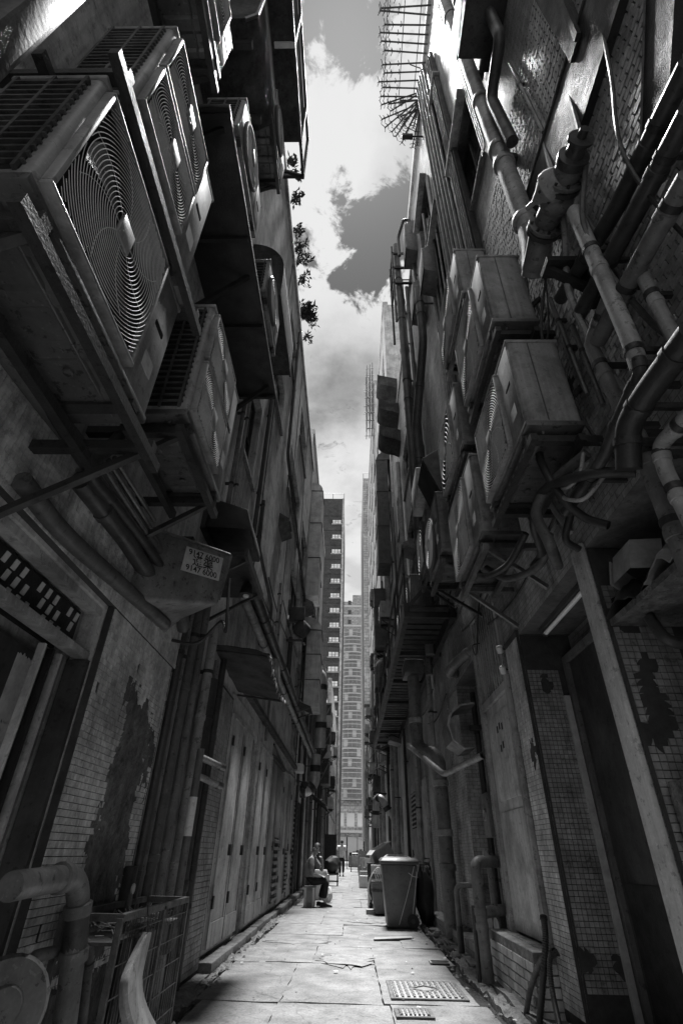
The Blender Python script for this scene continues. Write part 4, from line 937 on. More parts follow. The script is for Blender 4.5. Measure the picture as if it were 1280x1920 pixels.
# cable bundles and insulated lines sweeping over the near wall
pipe(LP((0, 640), (95, 770), (180, 880), (255, 980), (330, 1090), (345, 1180), x=-1.5), .055, WRAP, 'fat taped line sweeping below the left air conditioners to the duct', 'insulated_line', 'cable', curve=True)
pipe(LP((60, 700), (140, 840), (205, 930), (300, 1060), (335, 1140), x=-1.46), .035, HOSE, 'black line beside the fat taped one on the left', 'insulated_line', 'cable', curve=True)
pipe(LP((40, 900), (120, 1000), (220, 1090), (310, 1170), x=-1.53), .05, WRAP, 'lower taped line across the mosaic lintel, left', 'insulated_line', 'cable', curve=True)
pipe(LP((205, 935), (170, 880), (215, 830), (240, 795), (225, 775), x=-1.42), .04, HOSE, 'short thick black hose curling up to the lowest left unit', 'hose', 'hose', curve=True)
pipe(LP((150, 900, -1.52), (235, 1010, -1.52), (300, 1110, -1.52)), .062, PIPE_D, 'wide dark pipe under the lowest left air conditioner', collars=((0, .5),))
for i, (a, b) in enumerate((((190, 868), (275, 1000)), ((203, 862), (284, 990)), ((215, 858), (290, 975)), ((178, 880), (250, 985)))):
    pipe(LP(a, b, x=-1.45), .016, GALV, ['thin bright conduit nearest the wide dark pipe', 'second thin bright conduit of the left set', 'third thin bright conduit of the left set', 'shortest thin bright conduit of the left set'][i], 'conduit', 'conduit', seg=8, collars=((0, .35),))
pipe([on_x(430, 1085, -1.12), V((-1.06, 4.1, 2.6)), on_x(415, 1165, -1.15), on_x(370, 1205, -1.35), on_x(320, 1200, -1.58)], .014, HOSE, 'black cable looping below the sticker duct', 'cable', 'cable', curve=True, seg=8)
# vertical pipes between column and pilaster
for i, (yy, rr, m, x, z1, lab) in enumerate(((4.56, .035, PIPE_D, -1.56, 3.0, 'dark vertical pipe next to the peeled column'), (4.68, .028, PIPE, -1.57, 3.0, 'second vertical pipe right of the peeled column'), (4.80, .05, WRAP, -1.55, 3.3, 'thick wrapped vertical line right of the peeled column'),
                                    (4.95, .03, PIPE_D, -1.56, 3.3, 'fourth vertical pipe right of the peeled column'), (5.08, .045, PIPE, -1.55, 3.4, 'grey vertical pipe before the water taps'), (5.42, .05, PIPE_P, -1.53, 3.1, 'pale vertical pipe under the ragged awning'), (5.62, .075, PIPE_D, -1.52, 2.6, 'wide dark vertical pipe under the ragged awning'),
                                    (5.9, .03, PIPE, -1.57, 2.9, 'thin vertical pipe beside the dark tiled pilaster'), (6.15, .04, PIPE_D, -1.56, 3.0, 'dark vertical pipe touching the dark tiled pilaster'))):
    pipe([(x, yy, .0), (x, yy + .02 * (i % 3 - 1), z1)], rr, m, lab, collars=((0, .3), (0, .7)), clip=(XL + .001, ((0, .2), (0, .85))))
t = T('water_tap_pipe', 'painted water pipe with two tap elbows, left wall', 'pipe')
t.part('riser', MB().tube(fillet([(-1.42, 5.25, .5), (-1.42, 5.25, .95), (-1.42, 5.25, 1.85)], .05), .035, 12), PIPE, smooth=True)
t.part('sleeve', MB().tube([(-1.42, 5.25, 1.15), (-1.42, 5.25, 1.45)], .038, 12), PLAST_W, smooth=True)
for zz in (1.78, 1.62):
    t.part('tap', MB().tube(fillet([(-1.42, 5.25, zz), (-1.40, 5.36, zz), (-1.26, 5.50, zz - .05)], .03), .03, 12), PIPE_P, smooth=True)
    t.part('tap_cap', MB().tube([(-1.275, 5.487, zz - .047), (-1.235, 5.525, zz - .06)], .036, 12), GALV, smooth=True)
t.part('foot_elbow', MB().tube(fillet([(-1.42, 5.25, .52), (-1.42, 5.25, .40), (-1.60, 5.30, .38)], .1), .04, 12), PIPE, smooth=True); t.done()
t = T('meter_box', 'small dark meter box on the mosaic column edge', 'meter')
t.part('case', MB().box(XL + .05, XL + .12, 4.30, 4.40, .62, .95), STEELB, bevel=.01); t.part('dial', MB().lathe([(.03, 0), (.03, .01)], (XL + .12, 4.35, .82), (1, 0, 0), 16), PLAST_W); t.done()
# swan-neck pipe and drum at the bottom left
t = T('swan_neck_pipe', 'fat swan-neck drain pipe in the bottom left corner', 'pipe')
a = [on_x(20, 1662, -1.38), on_x(152, 1640, -1.36), on_x(138, 1800, -1.33), on_x(112, 1990, -1.28)]
t.part('run', MB().tube(fillet(a, .16, 8), .054, 18), PIPE, smooth=True)
for c, d in ((a[0].lerp(a[1], .68), (a[1] - a[0])), (a[1].lerp(a[2], .42), (a[2] - a[1])), (a[1].lerp(a[2], .95), a[2] - a[1])):
    d = d.normalized() * .03; t.part('collar', MB().tube([c - d, c - d * .8, c + d * .8, c + d], [.056, .066, .066, .056], 18), PIPE, smooth=True)
c0, c1 = a[1].lerp(a[2], .46), a[1].lerp(a[2], .93); t.part('dark_sleeve', MB().tube([c0, c1], .0585, 18), PIPE_D, smooth=True)
t.done()
t = T('waste_pipe', 'thin bent waste pipe behind the swan-neck pipe', 'pipe')
a = [on_x(45, 1850, -1.42), on_x(60, 1795, -1.42), on_x(170, 1768, -1.42), on_x(150, 1960, -1.42)]
t.part('run', MB().tube(fillet(a, .08), .026, 12), PIPE, smooth=True); t.part('collar', MB().tube([a[2].lerp(a[3], .2), a[2].lerp(a[3], .26)], .032, 12), PIPE, smooth=True); t.done()
t = T('drum_lid', 'round metal drum lid in the bottom left corner', 'lid')
c = on_x(5, 1890, -1.36); t.part('disc', MB().lathe([(.0, .03), (.06, .03), (.07, .015), (.15, .02), (.165, 0), (.165, -.03), (.14, -.03)], c, (.55, -.8, .15), 28), PIPE, smooth=True)
t.part('stand', MB().tube([c, (c.x - .05, c.y + .12, 0)], .03, 10), STEEL); t.done()
# mesh cage rack, plastic chute
t = T('wire_cage', 'rusty wire mesh cage leaning at the foot of the left wall', 'cage')
x1 = -1.22; y0, y1 = 3.45, 4.78; zt = .74
def fr(a, b, w=.03): return MB().beam(a, b, w, w)
for (p, q_) in (((x1, y0, .03), (x1, y0, zt)), ((x1, y1, .03), (x1, y1, zt)), ((XL + .09, y0, .03), (XL + .09, y0, zt)), ((XL + .09, y1, .03), (XL + .09, y1, zt))): t.part('post', fr(p, q_), RUST)
for (p, q_) in (((x1, y0, zt), (x1, y1, zt)), ((x1, y0, .05), (x1, y1, .05)), ((x1, y0 + .02, zt), (XL + .09, y0 + .02, zt)), ((x1, y1, zt), (XL + .09, y1, zt)), ((XL + .09, y0, zt), (XL + .09, y1, zt)), ((x1, 4.2, .05), (x1, 4.2, zt))): t.part('rail', fr(p, q_, .034), RUST)
for i in range(26):
    yy = y0 + (y1 - y0) * (i + .5) / 26
    t.part('wire', MB().tube([(x1 + .004, yy, .05), (x1 + .004 + .01 * math.sin(i), yy, zt)], .003, 5, cap=False), GALV)
for k in range(5): t.part('wire', MB().tube([(x1 + .009, y0, .15 + k * .13), (x1 + .009, y1, .15 + k * .13)], .0035, 5, cap=False), GALV)
t.part('tray', MB().box(XL + .1, x1 - .02, y0 + .03, y1 - .02, .62, .635), RUST); t.done()
mb = MB()
for k in range(70):
    p = V((random.uniform(-1.5, -1.28), random.uniform(3.6, 4.6), .645 + random.random() * .05)); d = V((random.uniform(-1, 1), random.uniform(-1, 1), random.uniform(-.1, .4))).normalized() * random.uniform(.05, .14)
    mb.tube([p, p + d], .004, 4)
one('twig_litter', mb, CARD, 'dry twigs and scraps heaped on the wire cage', 'litter', kind='stuff')
t = T('plastic_chute', 'curved white plastic sheet tied to the wire cage', 'plastic sheet')
g = []
for j in range(14):
    f_ = j / 13; py = 1748 + 180 * f_; cx = 278 - 38 * math.sin(f_ * 1.9) + 55 * max(0, f_ - .45) ** 1.4; w = 7 + 22 * f_ ** .8 + 12 * max(0, f_ - .7)
    g.append([on_x(cx + w * (2 * i / 6 - 1), py, -1.17 + .05 * math.sin(math.pi * i / 6) + .06 * f_ * f_) for i in range(7)])
t.part('sheet', MB().sheet(g, (-.006, 0, 0)), PIPE_P, smooth=True); t.part('tie', MB().tube([g[0][3], g[0][3] + V((-.03, 0, .12))], .004, 5), STEEL); t.done()
# long black pipe and trunking along the plaster building
pipe([(-1.47, 5.3, 4.28), (-1.47, 16.2, 4.36), (-1.47, 26.5, 4.42)], .095, PIPE_D, 'long black pipe running along the left plaster wall', collars=((0, .3), (0, .6), (1, .3)), clip=(XL + .07, ((0, .25), (0, .5), (0, .8))))
pipe([(-1.53, 5.4, 4.04), (-1.53, 16.2, 4.12), (-1.53, 25, 4.2)], .065, PIPE_P, 'pale pipe running just below the long black one', collars=((0, .2), (0, .45), (0, .7)), clip=(XL + .001, ((0, .3), (0, .6), (0, .9))))
pipe([(-1.56, 7.3, 6.2), (-1.56, 7.35, 5.3), (-1.5, 8.9, 4.9), (-1.52, 9.0, 4.5)], .03, PIPE_D, 'black bent pipe on the left plaster wall', fil=.1, clip=(XL + .001, ((0, .1), (0, .8))))
pipe([(-1.57, 6.9, 8.6), (-1.57, 6.9, 5.0)], .035, PIPE_D, 'black downpipe below the first left window', clip=(XL + .001, ((0, .2), (0, .7))))
pipe([(-1.56, 9.3, 13.6), (-1.56, 9.35, 9.0), (-1.56, 16.1, 8.0)], .04, PIPE_D, 'black pipe slanting under the left windows', fil=.2, clip=(XL + .001, ((1, .1), (1, .5), (1, .9), (0, .1))))
pipe([(-1.54, 5.1, 6.9), (-1.54, 5.15, 4.45)], .03, PIPE, 'short grey downpipe behind the dark slab end', clip=(XL + .001, ((0, .3), (0, .8))))
pipe([(-1.54, 5.35, 6.9), (-1.54, 5.4, 4.5)], .025, PIPE_P, 'thin pale downpipe behind the dark slab end', clip=(XL + .001, ((0, .25), (0, .75))))
for i, (yy, z0, z1) in enumerate(((10.2, 4.5, 6.0), (10.45, 4.4, 5.6), (14.9, 3.2, 5.4), (15.4, 3.3, 5.8))):
    pipe([(-1.57, yy, z1), (-1.57, yy, z0 + .2), (-1.50, yy + .1, z0)], .03, PIPE_P if i % 2 == 0 else PIPE, ['first', 'second', 'third', 'fourth'][i] + ' stub pipe with elbow above the long black pipe', group='stub pipes on the left plaster wall', fil=.05, clip=(XL + .001, ((0, .2), (0, .7))))
# ducts further along the left wall
def square_duct(name, label, x, y0, y1, z0, z1, w, m=GALV, elbow=True, xw=-1.70):
    t = T(name, label, 'duct'); s = -1 if x < 0 else 1
    n = 3; zz = z0
    for k in range(n):
        a = z0 + (z1 - z0) * k / n; b = z0 + (z1 - z0) * (k + 1) / n
        t.part('section', MB().box(min(x, x + s * w), max(x, x + s * w), y0, y1, a + .002, b - .002), m)
        t.part('flange', MB().box(min(x - s * .02, x + s * (w - .01)), max(x - s * .02, x + s * (w - .01)), y0 - .02, y1 + .02, b - .022, b + .0), STEEL)
        if k in (0, 2): t.part('strut', MB().box(min(x + s * w, xw), max(x + s * w, xw), y0 + .1, y0 + .15, a + .1, a + .15), STEEL)
    if elbow:
        prof = []
        r_ = w * .95
        for i in range(7): an = math.pi / 2 * i / 6; prof.append((x + s * (r_ - r_ * math.cos(an)), z1 + r_ * math.sin(an)))
        prof += [(x + s * w * 1.6, z1 + r_), (x + s * w * 1.6, z1 + .02), (x + s * w, z1 + .02)]
        t.part('elbow', MB().prism([(px, y0, pz + .004) for (px, pz) in prof], (0, y1 - y0, 0)), m, smooth=True)
    return t.done()
square_duct('square_duct', 'tall galvanised duct with curved top at the end of the left plaster wall', -1.18, 16.5, 17.5, 8.6, 13.2, .45, SILVER)
square_duct('square_duct', 'galvanised duct with rounded elbow low on the left past the stub pipes', -1.05, 17.2, 18.4, 5.0, 7.6, .5, SILVER)
t = T('round_blower', 'dark round blower fan on a bracket, left plaster wall', 'blower')
c = V((-1.25, 12.3, 5.75))
t.part('housing', MB().lathe([(.17, -.12), (.2, -.10), (.2, .10), (.17, .12)], c, (.5, 1, -.2), 28), PLASTER_D, smooth=True); t.part('outlet', MB().box(-1.58, -1.2, 12.18, 12.42, 5.95, 6.3), STEEL, bevel=.01)
t.part('arm', MB().beam((-1.2, 12.3, 5.45), (XL + .004, 12.3, 5.45), .05, .05), STEEL); t.part('stay', MB().beam((-1.15, 12.35, 5.35), (XL + .004, 12.35, 5.85), .04, .04), GALV); t.done()
t = T('curved_hood', 'dark curved metal hood high on the left below the roof plants', 'hood')
prof = [(XL + .002, 9.2)] + [(XL + .002 + .55 * math.sin(math.pi / 2 * i / 8), 9.2 - .75 + .75 * math.cos(math.pi / 2 * i / 8)) for i in range(1, 9)] + [(-1.07, 7.8), (XL + .002, 7.8)]
t.part('shell', MB().prism([(x, 4.35, z) for x, z in prof], (0, 1.5, 0)), PLASTER_D, smooth=True); t.part('rim', MB().box(-1.085, -1.06, 4.33, 5.87, 7.78, 7.86), STEEL); t.done()
# round-cornered ventilator and metal balcony at the top left
t = T('ventilator_box', 'round cornered metal ventilator at the top left', 'ventilator')
prof = [(-1.6, 7.6)] + [(-.95 - .2 + .2 * math.cos(a_), 8.6 + .35 * math.sin(a_)) for a_ in [math.pi / 2 * (1 - i / 6) for i in range(7)]] + [(-.95, 7.75), (-1.05, 7.6)]
t.part('shell', MB().prism([(x, 1.35, z) for x, z in prof], (0, .9, 0)), PLASTER_D, smooth=True); t.part('edge_trim', MB().tube([(x, 1.36, z) for x, z in prof[1:]], .02, 6), GALV); t.part('support', MB().box(XL + .001, -1.0, 1.5, 1.56, 7.5, 7.598), STEEL); t.part('support', MB().box(XL + .001, -1.0, 2.1, 2.16, 7.5, 7.598), STEEL); t.done()
t = T('metal_balcony', 'projecting metal balcony with open frame at the top left', 'balcony')
t.part('floor_sheet', MB().box(XL + .002, -.86, .9, 3.30, 10.2, 10.26), PLASTER_D); t.part('side_sheet', MB().box(-.89, -.86, .9, 3.30, 10.262, 11.5), PLASTER_D)
t.part('end_sheet', MB().box(XL + .3, -.89, 3.26, 3.30, 10.262, 11.3), PLASTER_D)
for yy in (.9, 2.15, 3.30, 3.78): t.part('post', MB().beam((-.84, yy, 10.15), (-.84, yy, 11.7), .045, .045), STEEL)
for (p, q_) in (((-.84, .8, 10.2), (-.84, 3.80, 10.2)), ((-.84, .8, 11.6), (-.84, 3.8, 11.6)), ((-.84, 3.78, 10.2), (XL + .004, 3.78, 10.2)), ((-.84, 3.78, 10.2), (XL + .004, 3.3, 9.6)), ((XL + .02, .9, 10.1), (XL + .02, 3.8, 10.1))): t.part('rail', MB().beam(p, q_, .045, .045), STEEL)
t.part('clip_plate', MB().box(-1.1, -.82, 2.12, 2.18, 10.14, 10.198), PLAST_W); t.done()
# near, upper left dark box partly out of frame
t = T('metal_ducting', 'glossy metal trunking at the extreme top left corner', 'duct')
a, b = on_x(0, 75, -1.05), on_x(90, 0, -1.05)
t.part('body', MB().beam(a + (a - b) * .8, b + (b - a) * .6, .11, .09), ACD, bevel=.02); t.part('hanger', MB().beam((XL + .003, a.y, a.z + .1), (a.x, a.y, a.z + .1), .04, .04), STEEL); t.done()
# wall lamps and signs of the left doors
t = T('wall_lamp', 'white box lamp on the left wall above the louvred door', 'lamp')
p = on_x(565, 1440, -1.42); t.part('case', MB().box(-1.60, -1.36, p.y - .2, p.y + .25, p.z - .12, p.z + .1), PLAST_W, bevel=.02); t.part('back_plate', MB().box(XL + .001, -1.6, p.y - .1, p.y + .15, p.z - .08, p.z + .06), STEEL); t.done()
t = T('projector_lamp', 'small dark projector lamp beside the white box lamp', 'lamp')
t.part('head', MB().lathe([(.06, 0), (.11, .16), (.11, .2), (.09, .2)], (-1.5, p.y + 1.2, p.z - .25), (.8, .2, -.4), 16), STEELB, smooth=True); t.part('arm', MB().beam((XL + .002, p.y + 1.2, p.z - .2), (-1.45, p.y + 1.2, p.z - .25), .03, .03), STEEL); t.done()
pipe([(-1.58, 11.4, 2.9), (-1.58, 13.8, 2.72), (-1.58, 16.2, 2.8), (-1.6, 19, 2.6)], .02, HOSE, 'sagging black cable above the left metal doors', 'cable', 'cable', curve=True, seg=8)
t = T('fabric_canopy', 'small ribbed canopy over the doorway behind the seated man', 'awning')
g = [[(-1.69 + .75 * i / 6, 22.5 + 3.5 * j / 10, 3.1 - .5 * i / 6 + .02 * math.sin(j * 2)) for j in range(11)] for i in range(7)]
t.part('sheet', MB().sheet(g, (0, 0, -.03)), FABRIC_D)
for j in range(6): t.part('rib', MB().tube([(-1.69, 22.55 + j * .68, 3.06), (-.95, 22.55 + j * .68, 2.56)], .02, 6), STEEL)
t.done()
t = T('slanted_sign_panel', 'slanting dark panel on struts above the small canopy', 'panel')
t.part('panel', MB().hexa([(-1.69, 24, 3.6), (-1.0, 24, 4.7), (-1.0, 24.08, 4.7), (-1.69, 24.08, 3.6), (-1.69, 24, 3.9), (-1.0, 24, 5.0), (-1.0, 24.08, 5.0), (-1.69, 24.08, 3.9)]), STEEL); t.part('strut', MB().beam((-1.69, 24.04, 4.8), (-1.0, 24.04, 4.85), .05, .05), STEEL); t.done()
# ================================================================== RIGHT WALL: pipes, valve, hoses
def RP(*pts, x=1.55): return [on_x(p[0], p[1], p[2] if len(p) > 2 else x) for p in pts]
xw = XR - .013
def flange(t, c, d, r, l, m, name='flange'):
    d = V(d).normalized() * l / 2; return t.part(name, MB().tube([c - d, c - d * .8, c + d * .8, c + d], [r * .96, r, r, r * .96], 20), m, smooth=True)
t = T('soil_stack', 'big pale soil pipe running down the upper right wall', 'pipe')
a = RP((822, -30), (905, 195), (998, 435), x=1.52); a[0] = V((1.52, a[1].y, 16.0)); a[1] = V((1.52, 2.32, a[1].z)); a[2] = V((1.52, 2.30, a[2].z))
t.part('run', MB().tube(a, .088, 20), PIPE_P, smooth=True)
for zz in (5.75, 6.9, 7.25, 8.6, 10.4, 12.2): flange(t, V((1.52, 2.315, zz)), (0, 0, 1), .108, .09, PIPE_P, 'collar')
for zz in (7.0, 9.5, 11.5): t.part('clip', MB().box(1.52, xw, 2.27, 2.36, zz - .05, zz + .05), STEEL)
t.done((1.52, 2.3, 5))
# valve assembly
t = T('valve_assembly', 'heavy pipe tee with stop valve and flanges, upper right', 'valve')
p0, p1, p2, p3 = RP((1002, 500), (1015, 440), (1042, 375), (1072, 300), x=1.47)
t.part('lower_elbow', MB().tube(catmull([V((1.52, 2.30, 5.55)), V((1.50, 2.30, 5.25)), p0, p1], 6), .098, 20), PIPE, smooth=True)
t.part('body', MB().tube(catmull([p0 - (p1 - p0) * .3, p1, p2, p3], 6), .092, 20), PIPE, smooth=True)
mbv = MB()
for (c, d) in ((p1.lerp(p2, .15), p2 - p1), (p2.lerp(p3, .38), p3 - p2)): 
    flange(t, c, d, .132, .035, PIPE_D); flange(t, c + d.normalized() * .045, d, .132, .03, PIPE)
    _n = d.normalized(); _w = _n.orthogonal().normalized()
    for k in range(8):
        bp = c + (_w * math.cos(k * math.pi / 4) + _n.cross(_w) * math.sin(k * math.pi / 4)) * .112; t.part('bolt', MB().tube([bp - _n * .03, bp + _n * .075], .012, 6), STEEL)
_d = (p3 - p1).normalized(); _u = _d.orthogonal().normalized()
def _ball(mb, c, r):
    g = [[c + _d * (r * math.cos(math.pi * j / 8)) * .8 + (_u * math.cos(2 * math.pi * i / 16) + _d.cross(_u) * math.sin(2 * math.pi * i / 16)) * (r * math.sin(math.pi * j / 8)) for i in range(17)] for j in range(9)]
    return mb.sheet(g)
t.part('valve_chest', _ball(MB(), p2, .125), PIPE, smooth=True)
flange(t, p2 + V((.02, -.13, .02)), V((.15, -1, .1)), .1, .05, PIPE_D, 'chest_cap')
d = (p3 - p2).normalized()
t.part('bonnet', MB().lathe([(.1, -.03), (.105, .0), (.105, .03), (.065, .04), (.06, .12), (.085, .125), (.085, .145), (.03, .15), (.03, .2)], p3, d, 20), PIPE_D, smooth=True)
sd = V((-.5, .75, .2)).normalized(); c = p2.lerp(p3, .72)
t.part('side_port', MB().lathe([(.09, .05), (.12, .11), (.12, .15), (.06, .22), (.035, .26), (.02, .28), (.02, .34)], c, sd, 18), PIPE_P, smooth=True)
for k in range(6):
    an = k * math.pi / 3; u = sd.orthogonal().normalized(); w = sd.cross(u); q_ = c + sd * .15 + (u * math.cos(an) + w * math.sin(an)) * .1
    t.part('bolt', MB().tube([q_, q_ + sd * .03], .011, 6), STEEL)
wc = p1.lerp(p2, .8) + V((-.06, -.12, .02))
wh = t.part('hand_wheel', MB().tube([wc + V((0, .055 * math.cos(2*math.pi*i/18), .055 * math.sin(2*math.pi*i/18))) for i in range(18)], .010, 8, closed=True), STEEL, smooth=True)
mb = MB()
for k in range(3):
    an = k * math.pi / 3 + .3; mb.tube([wc + V((0, .055 * math.cos(an), .055 * math.sin(an))), wc - V((0, .055 * math.cos(an), .055 * math.sin(an)))], .006, 6)
mb.tube([wc, p1.lerp(p2, .8)], .012, 8); t.part('wheel_spoke', mb, STEEL, wh)
t.part('arm', MB().beam(p2.lerp(p3, .4), V((xw, p2.y - .05, p2.z + .25)), .05, .05), STEEL); t.part('arm', MB().beam(p1, V((xw, p1.y, p1.z)), .05, .05), STEEL)
t.done()
t = T('pipe_support', 'dark steel support bracket under the valve elbow', 'bracket')
p = on_x(1050, 510, 1.5); t.part('shelf', MB().box(1.36, xw, p.y - .12, p.y + .02, p.z - .05, p.z), STEELB); t.part('gusset', MB().beam((1.38, p.y - .05, p.z - .05), (xw, p.y - .05, p.z - .35), .05, .05), STEELB); t.part('post', MB().box(xw - .06, xw, p.y - .1, p.y, p.z - .45, p.z - .051), STEELB); t.done()
# pale slanted pipe from the valve
def rpipe(pts, r, m, label, x=1.55, fil=.08, n=2, name='pipe', cat='pipe', **k):
    P = RP(*pts, x=x); ns = len(P) - 1
    return pipe(P, r, m, label, name, cat, None, fil, 14, collars=[(i, .5) for i in range(ns)][:n], clip=(xw, [(i, .35) for i in range(ns)]), **k)
rpipe([(1075, 395), (1182, 640), (1198, 690)], .045, PIPE_P, 'pale peeling pipe slanting down right of the valve', 1.46, n=1)
rpipe([(1195, 672), (1200, 700), (1170, 760), (1130, 860), (1060, 960)], .034, PIPE_D, 'dark pipe curving away below the pale peeling pipe', 1.44, n=2)
rpipe([(1290, 120), (1150, 400), (1050, 560)], .05, PIPE_D, 'dark pipe crossing the upper right tiles, upper of three', 1.56)
rpipe([(1290, 210), (1180, 420), (1085, 590)], .05, PIPE_D, 'dark pipe crossing the upper right tiles, middle of three', 1.54)
rpipe([(1290, 330), (1210, 470), (1120, 640)], .05, PIPE, 'grey pipe crossing the upper right tiles, lowest of three', 1.52)
rpipe([(1140, 560), (1105, 645), (1165, 770), (1230, 900)], .042, PIPE, 'grey pipe with an obtuse bend behind the nearest right unit', 1.5, n=3)
rpipe([(1205, 520), (1255, 620), (1300, 700)], .035, PIPE_P, 'pale short pipe by the right edge', 1.56, n=1)
rpipe([(1190, 815), (1240, 930), (1300, 1080)], .05, PIPE, 'grey downpipe by the right edge below the valve', 1.5)
rpipe([(1300, 770), (1235, 835), (1245, 880), (1300, 990)], .036, PIPE_P, 'pale kinked pipe at the right edge', 1.44, n=3)
rpipe([(1300, 620), (1210, 740), (1175, 800), (1178, 880)], .06, HOSE, 'thick black sleeve coming in from the right edge', 1.38, n=0)
rpipe([(955, 118), (1018, 248)], .016, GALV, 'thin bright rod on the upper right tiles', 1.62, n=0, name='rod', cat='rod')
rpipe([(1100, 410), (1185, 560)], .016, GALV, 'thin bright conduit below the valve', 1.62, n=0, name='conduit', cat='conduit')
for i, (a, b) in enumerate((((1050, 610), (1100, 740)), ((1072, 610), (1130, 760)), ((1030, 560), (1080, 690)))):
    rpipe([a, b], .018, GALV, ['leftmost thin conduit behind the nearest right unit', 'middle thin conduit behind the nearest right unit', 'upper thin conduit behind the nearest right unit'][i], 1.6, n=0, name='conduit', cat='conduit')
for (pp, lab) in ((((1098, -10), (1164, -10), (1036, 400), (975, 400)), 'wide dark trunking slanting across the upper right tiles'), (((1210, -10), (1264, -10), (1252, 190), (1200, 330)), 'steep dark trunking near the top right corner')):
    t = T('cable_trunking', lab, 'trunking'); P = [on_x(*p, 1.60) for p in pp]
    t.part('channel', MB().prism(P, (xw - 1.60, 0, 0)), STEELB); t.part('lip', MB().tube([P[0] - V((.006, 0, 0)), P[3] - V((.006, 0, 0))], .007, 6), GALV); t.done()
# thick hose loops at the nearest right unit
for i, (pts, r, m, lab) in enumerate(([[(1100, 850, 1.5), (1035, 905, 1.35), (1005, 960, 1.25), (1030, 1020, 1.25), (1045, 1060, 1.4)], .036, WRAP, 'fat taped hose loop nearest the alley, right'],
        [[(1190, 885, 1.6), (1100, 890, 1.4), (1020, 920, 1.3), (1000, 980, 1.28), (1015, 1035, 1.4), (1000, 1060, 1.55)], .032, HOSE, 'long black hose looping below the nearest right unit'],
        [[(1010, 840, 1.35), (1015, 870, 1.3), (1050, 930, 1.35), (1095, 970, 1.5), (1140, 985, 1.6)], .028, HOSE, 'black hose leaving the nearest right unit underside'],
        [[(1093, 850, 1.45), (1085, 890, 1.4), (1060, 915, 1.36), (1030, 905, 1.4)], .013, PIPE_P, 'thin pale hose loop, upper of two'],
        [[(1130, 895, 1.5), (1095, 935, 1.4), (1060, 935, 1.36), (1050, 920, 1.38)], .013, PIPE_P, 'thin pale hose loop, lower of two'],
        [[(985, 1000, 1.3), (950, 1060, 1.22), (905, 1080, 1.2), (890, 1060, 1.25)], .026, HOSE, 'black hose curling under the lower right unit'],
        [[(1030, 1000, 1.45), (1010, 1060, 1.42), (950, 1085, 1.35), (912, 1065, 1.3)], .03, WRAP, 'taped hose sagging before the recess soffit'],
        [[(1070, 960, 1.5), (1060, 1010, 1.5), (1085, 1030, 1.6)], .025, HOSE, 'short black hose end beside the recess']) ):
    pipe(RP(*pts), r, m, lab, 'hose', 'hose', curve=True, seg=12)
# upper right: pipe bundle, cables, hoods, spiked barrier
for i in range(5):
    x = 1.60 - .02 * i; y0 = 4.05 + i * .115
    pipe([(x, y0, 16.6), (x, y0 - .02, 7.3 - .1 * i)], .034, PIPE if i % 2 else PIPE_D, ['first', 'second', 'third', 'fourth', 'fifth'][i] + ' pipe from the left of the bundle below the roof spikes'.replace('from the left', 'from the near side'), collars=((0, .25), (0, .5), (0, .75)), clip=(XR - .001, ((0, .2), (0, .6), (0, .9))))
for i in range(3):
    pipe([(1.60, 2.62 + i * .045, 14.8), (1.60, 2.65 + i * .045, 8.4), (1.58, 2.66 + i * .045, 8.2)], .013, HOSE, ['first', 'second', 'third'][i] + ' thin black cable beside the big soil pipe', 'cable', 'cable', 'cables beside the big soil pipe', seg=6)
t = T('equipment_box', 'dark box hanging on a pipe arm at the top right', 'box')
a, b = on_x(870, 42, 1.35), on_x(1010, 42, 1.35); t.part('case', MB().box(1.22, XR - .002, 1.45, 2.0, 8.9, 9.7), STEEL, bevel=.015); t.part('arm', MB().tube(fillet([(1.5, 1.6, 8.95), (1.5, 1.62, 8.1), (1.5, 2.1, 8.0), (1.55, 2.12, 6.9)], .12), .06, 14), PIPE_D, smooth=True); t.done()
t = T('wall_girder', 'dark girder strut slanting at the top right', 'girder')
t.part('web', MB().prism([on_x(*p, 1.58) for p in ((985, -30), (1040, -30), (1082, 70), (1068, 118))], (xw - 1.58, 0, 0)), STEELB); t.part('flange', MB().beam(on_x(1040, -30, 1.56), on_x(1082, 70, 1.56), .05, .03), STEELB); t.done()
for i, (y0, z0, h, lab) in enumerate(((5.6, 10.5, 1.1, 'lower grey hood box on the upper right wall'), (7.2, 14.2, 1.6, 'upper grey hood box on the right wall near the skyline'), (6.9, 11.3, 1.2, 'middle grey hood box on the right wall'))):
    t = T('wall_hood', lab, 'hood'); t.part('shell', MB().prism([(XR - .002, y0, z0), (XR - .30, y0, z0 + .1), (XR - .30, y0, z0 + h - .25), (XR - .002, y0, z0 + h)], (0, .55, 0)), PIPE, bevel=.01); t.part('rim', MB().box(XR - .32, XR - .29, y0 - .02, y0 + .57, z0 + .08, z0 + .13), STEEL); t.done()
t = T('dark_pipe_chase', 'deep dark pipe channel on the upper right wall', 'trunking')
t.part('channel', MB().box(XR - .09, XR - .013, 3.55, 3.85, 6.9, 15.5), PIPE_D)
for k in range(4): t.part('conduit', MB().tube([(XR - .105, 3.6 + k * .065, 6.9), (XR - .105, 3.6 + k * .065, 15.4)], .018, 8), STEEL, smooth=True)
t.done()
for i, zz in enumerate((9.0, 12.0)):
    t = T('ledge_band', ['lower dark ledge on the upper right wall', 'upper dark ledge on the upper right wall'][i], 'ledge'); t.part('slab', MB().box(XR - .16, XR - .002, 1.0, 2.15, zz, zz + .12), PLASTER_D, bevel=.01); t.part('soffit_strip', MB().box(XR - .14, XR - .004, 1.02, 2.13, zz - .03, zz - .001), STEEL); t.done()
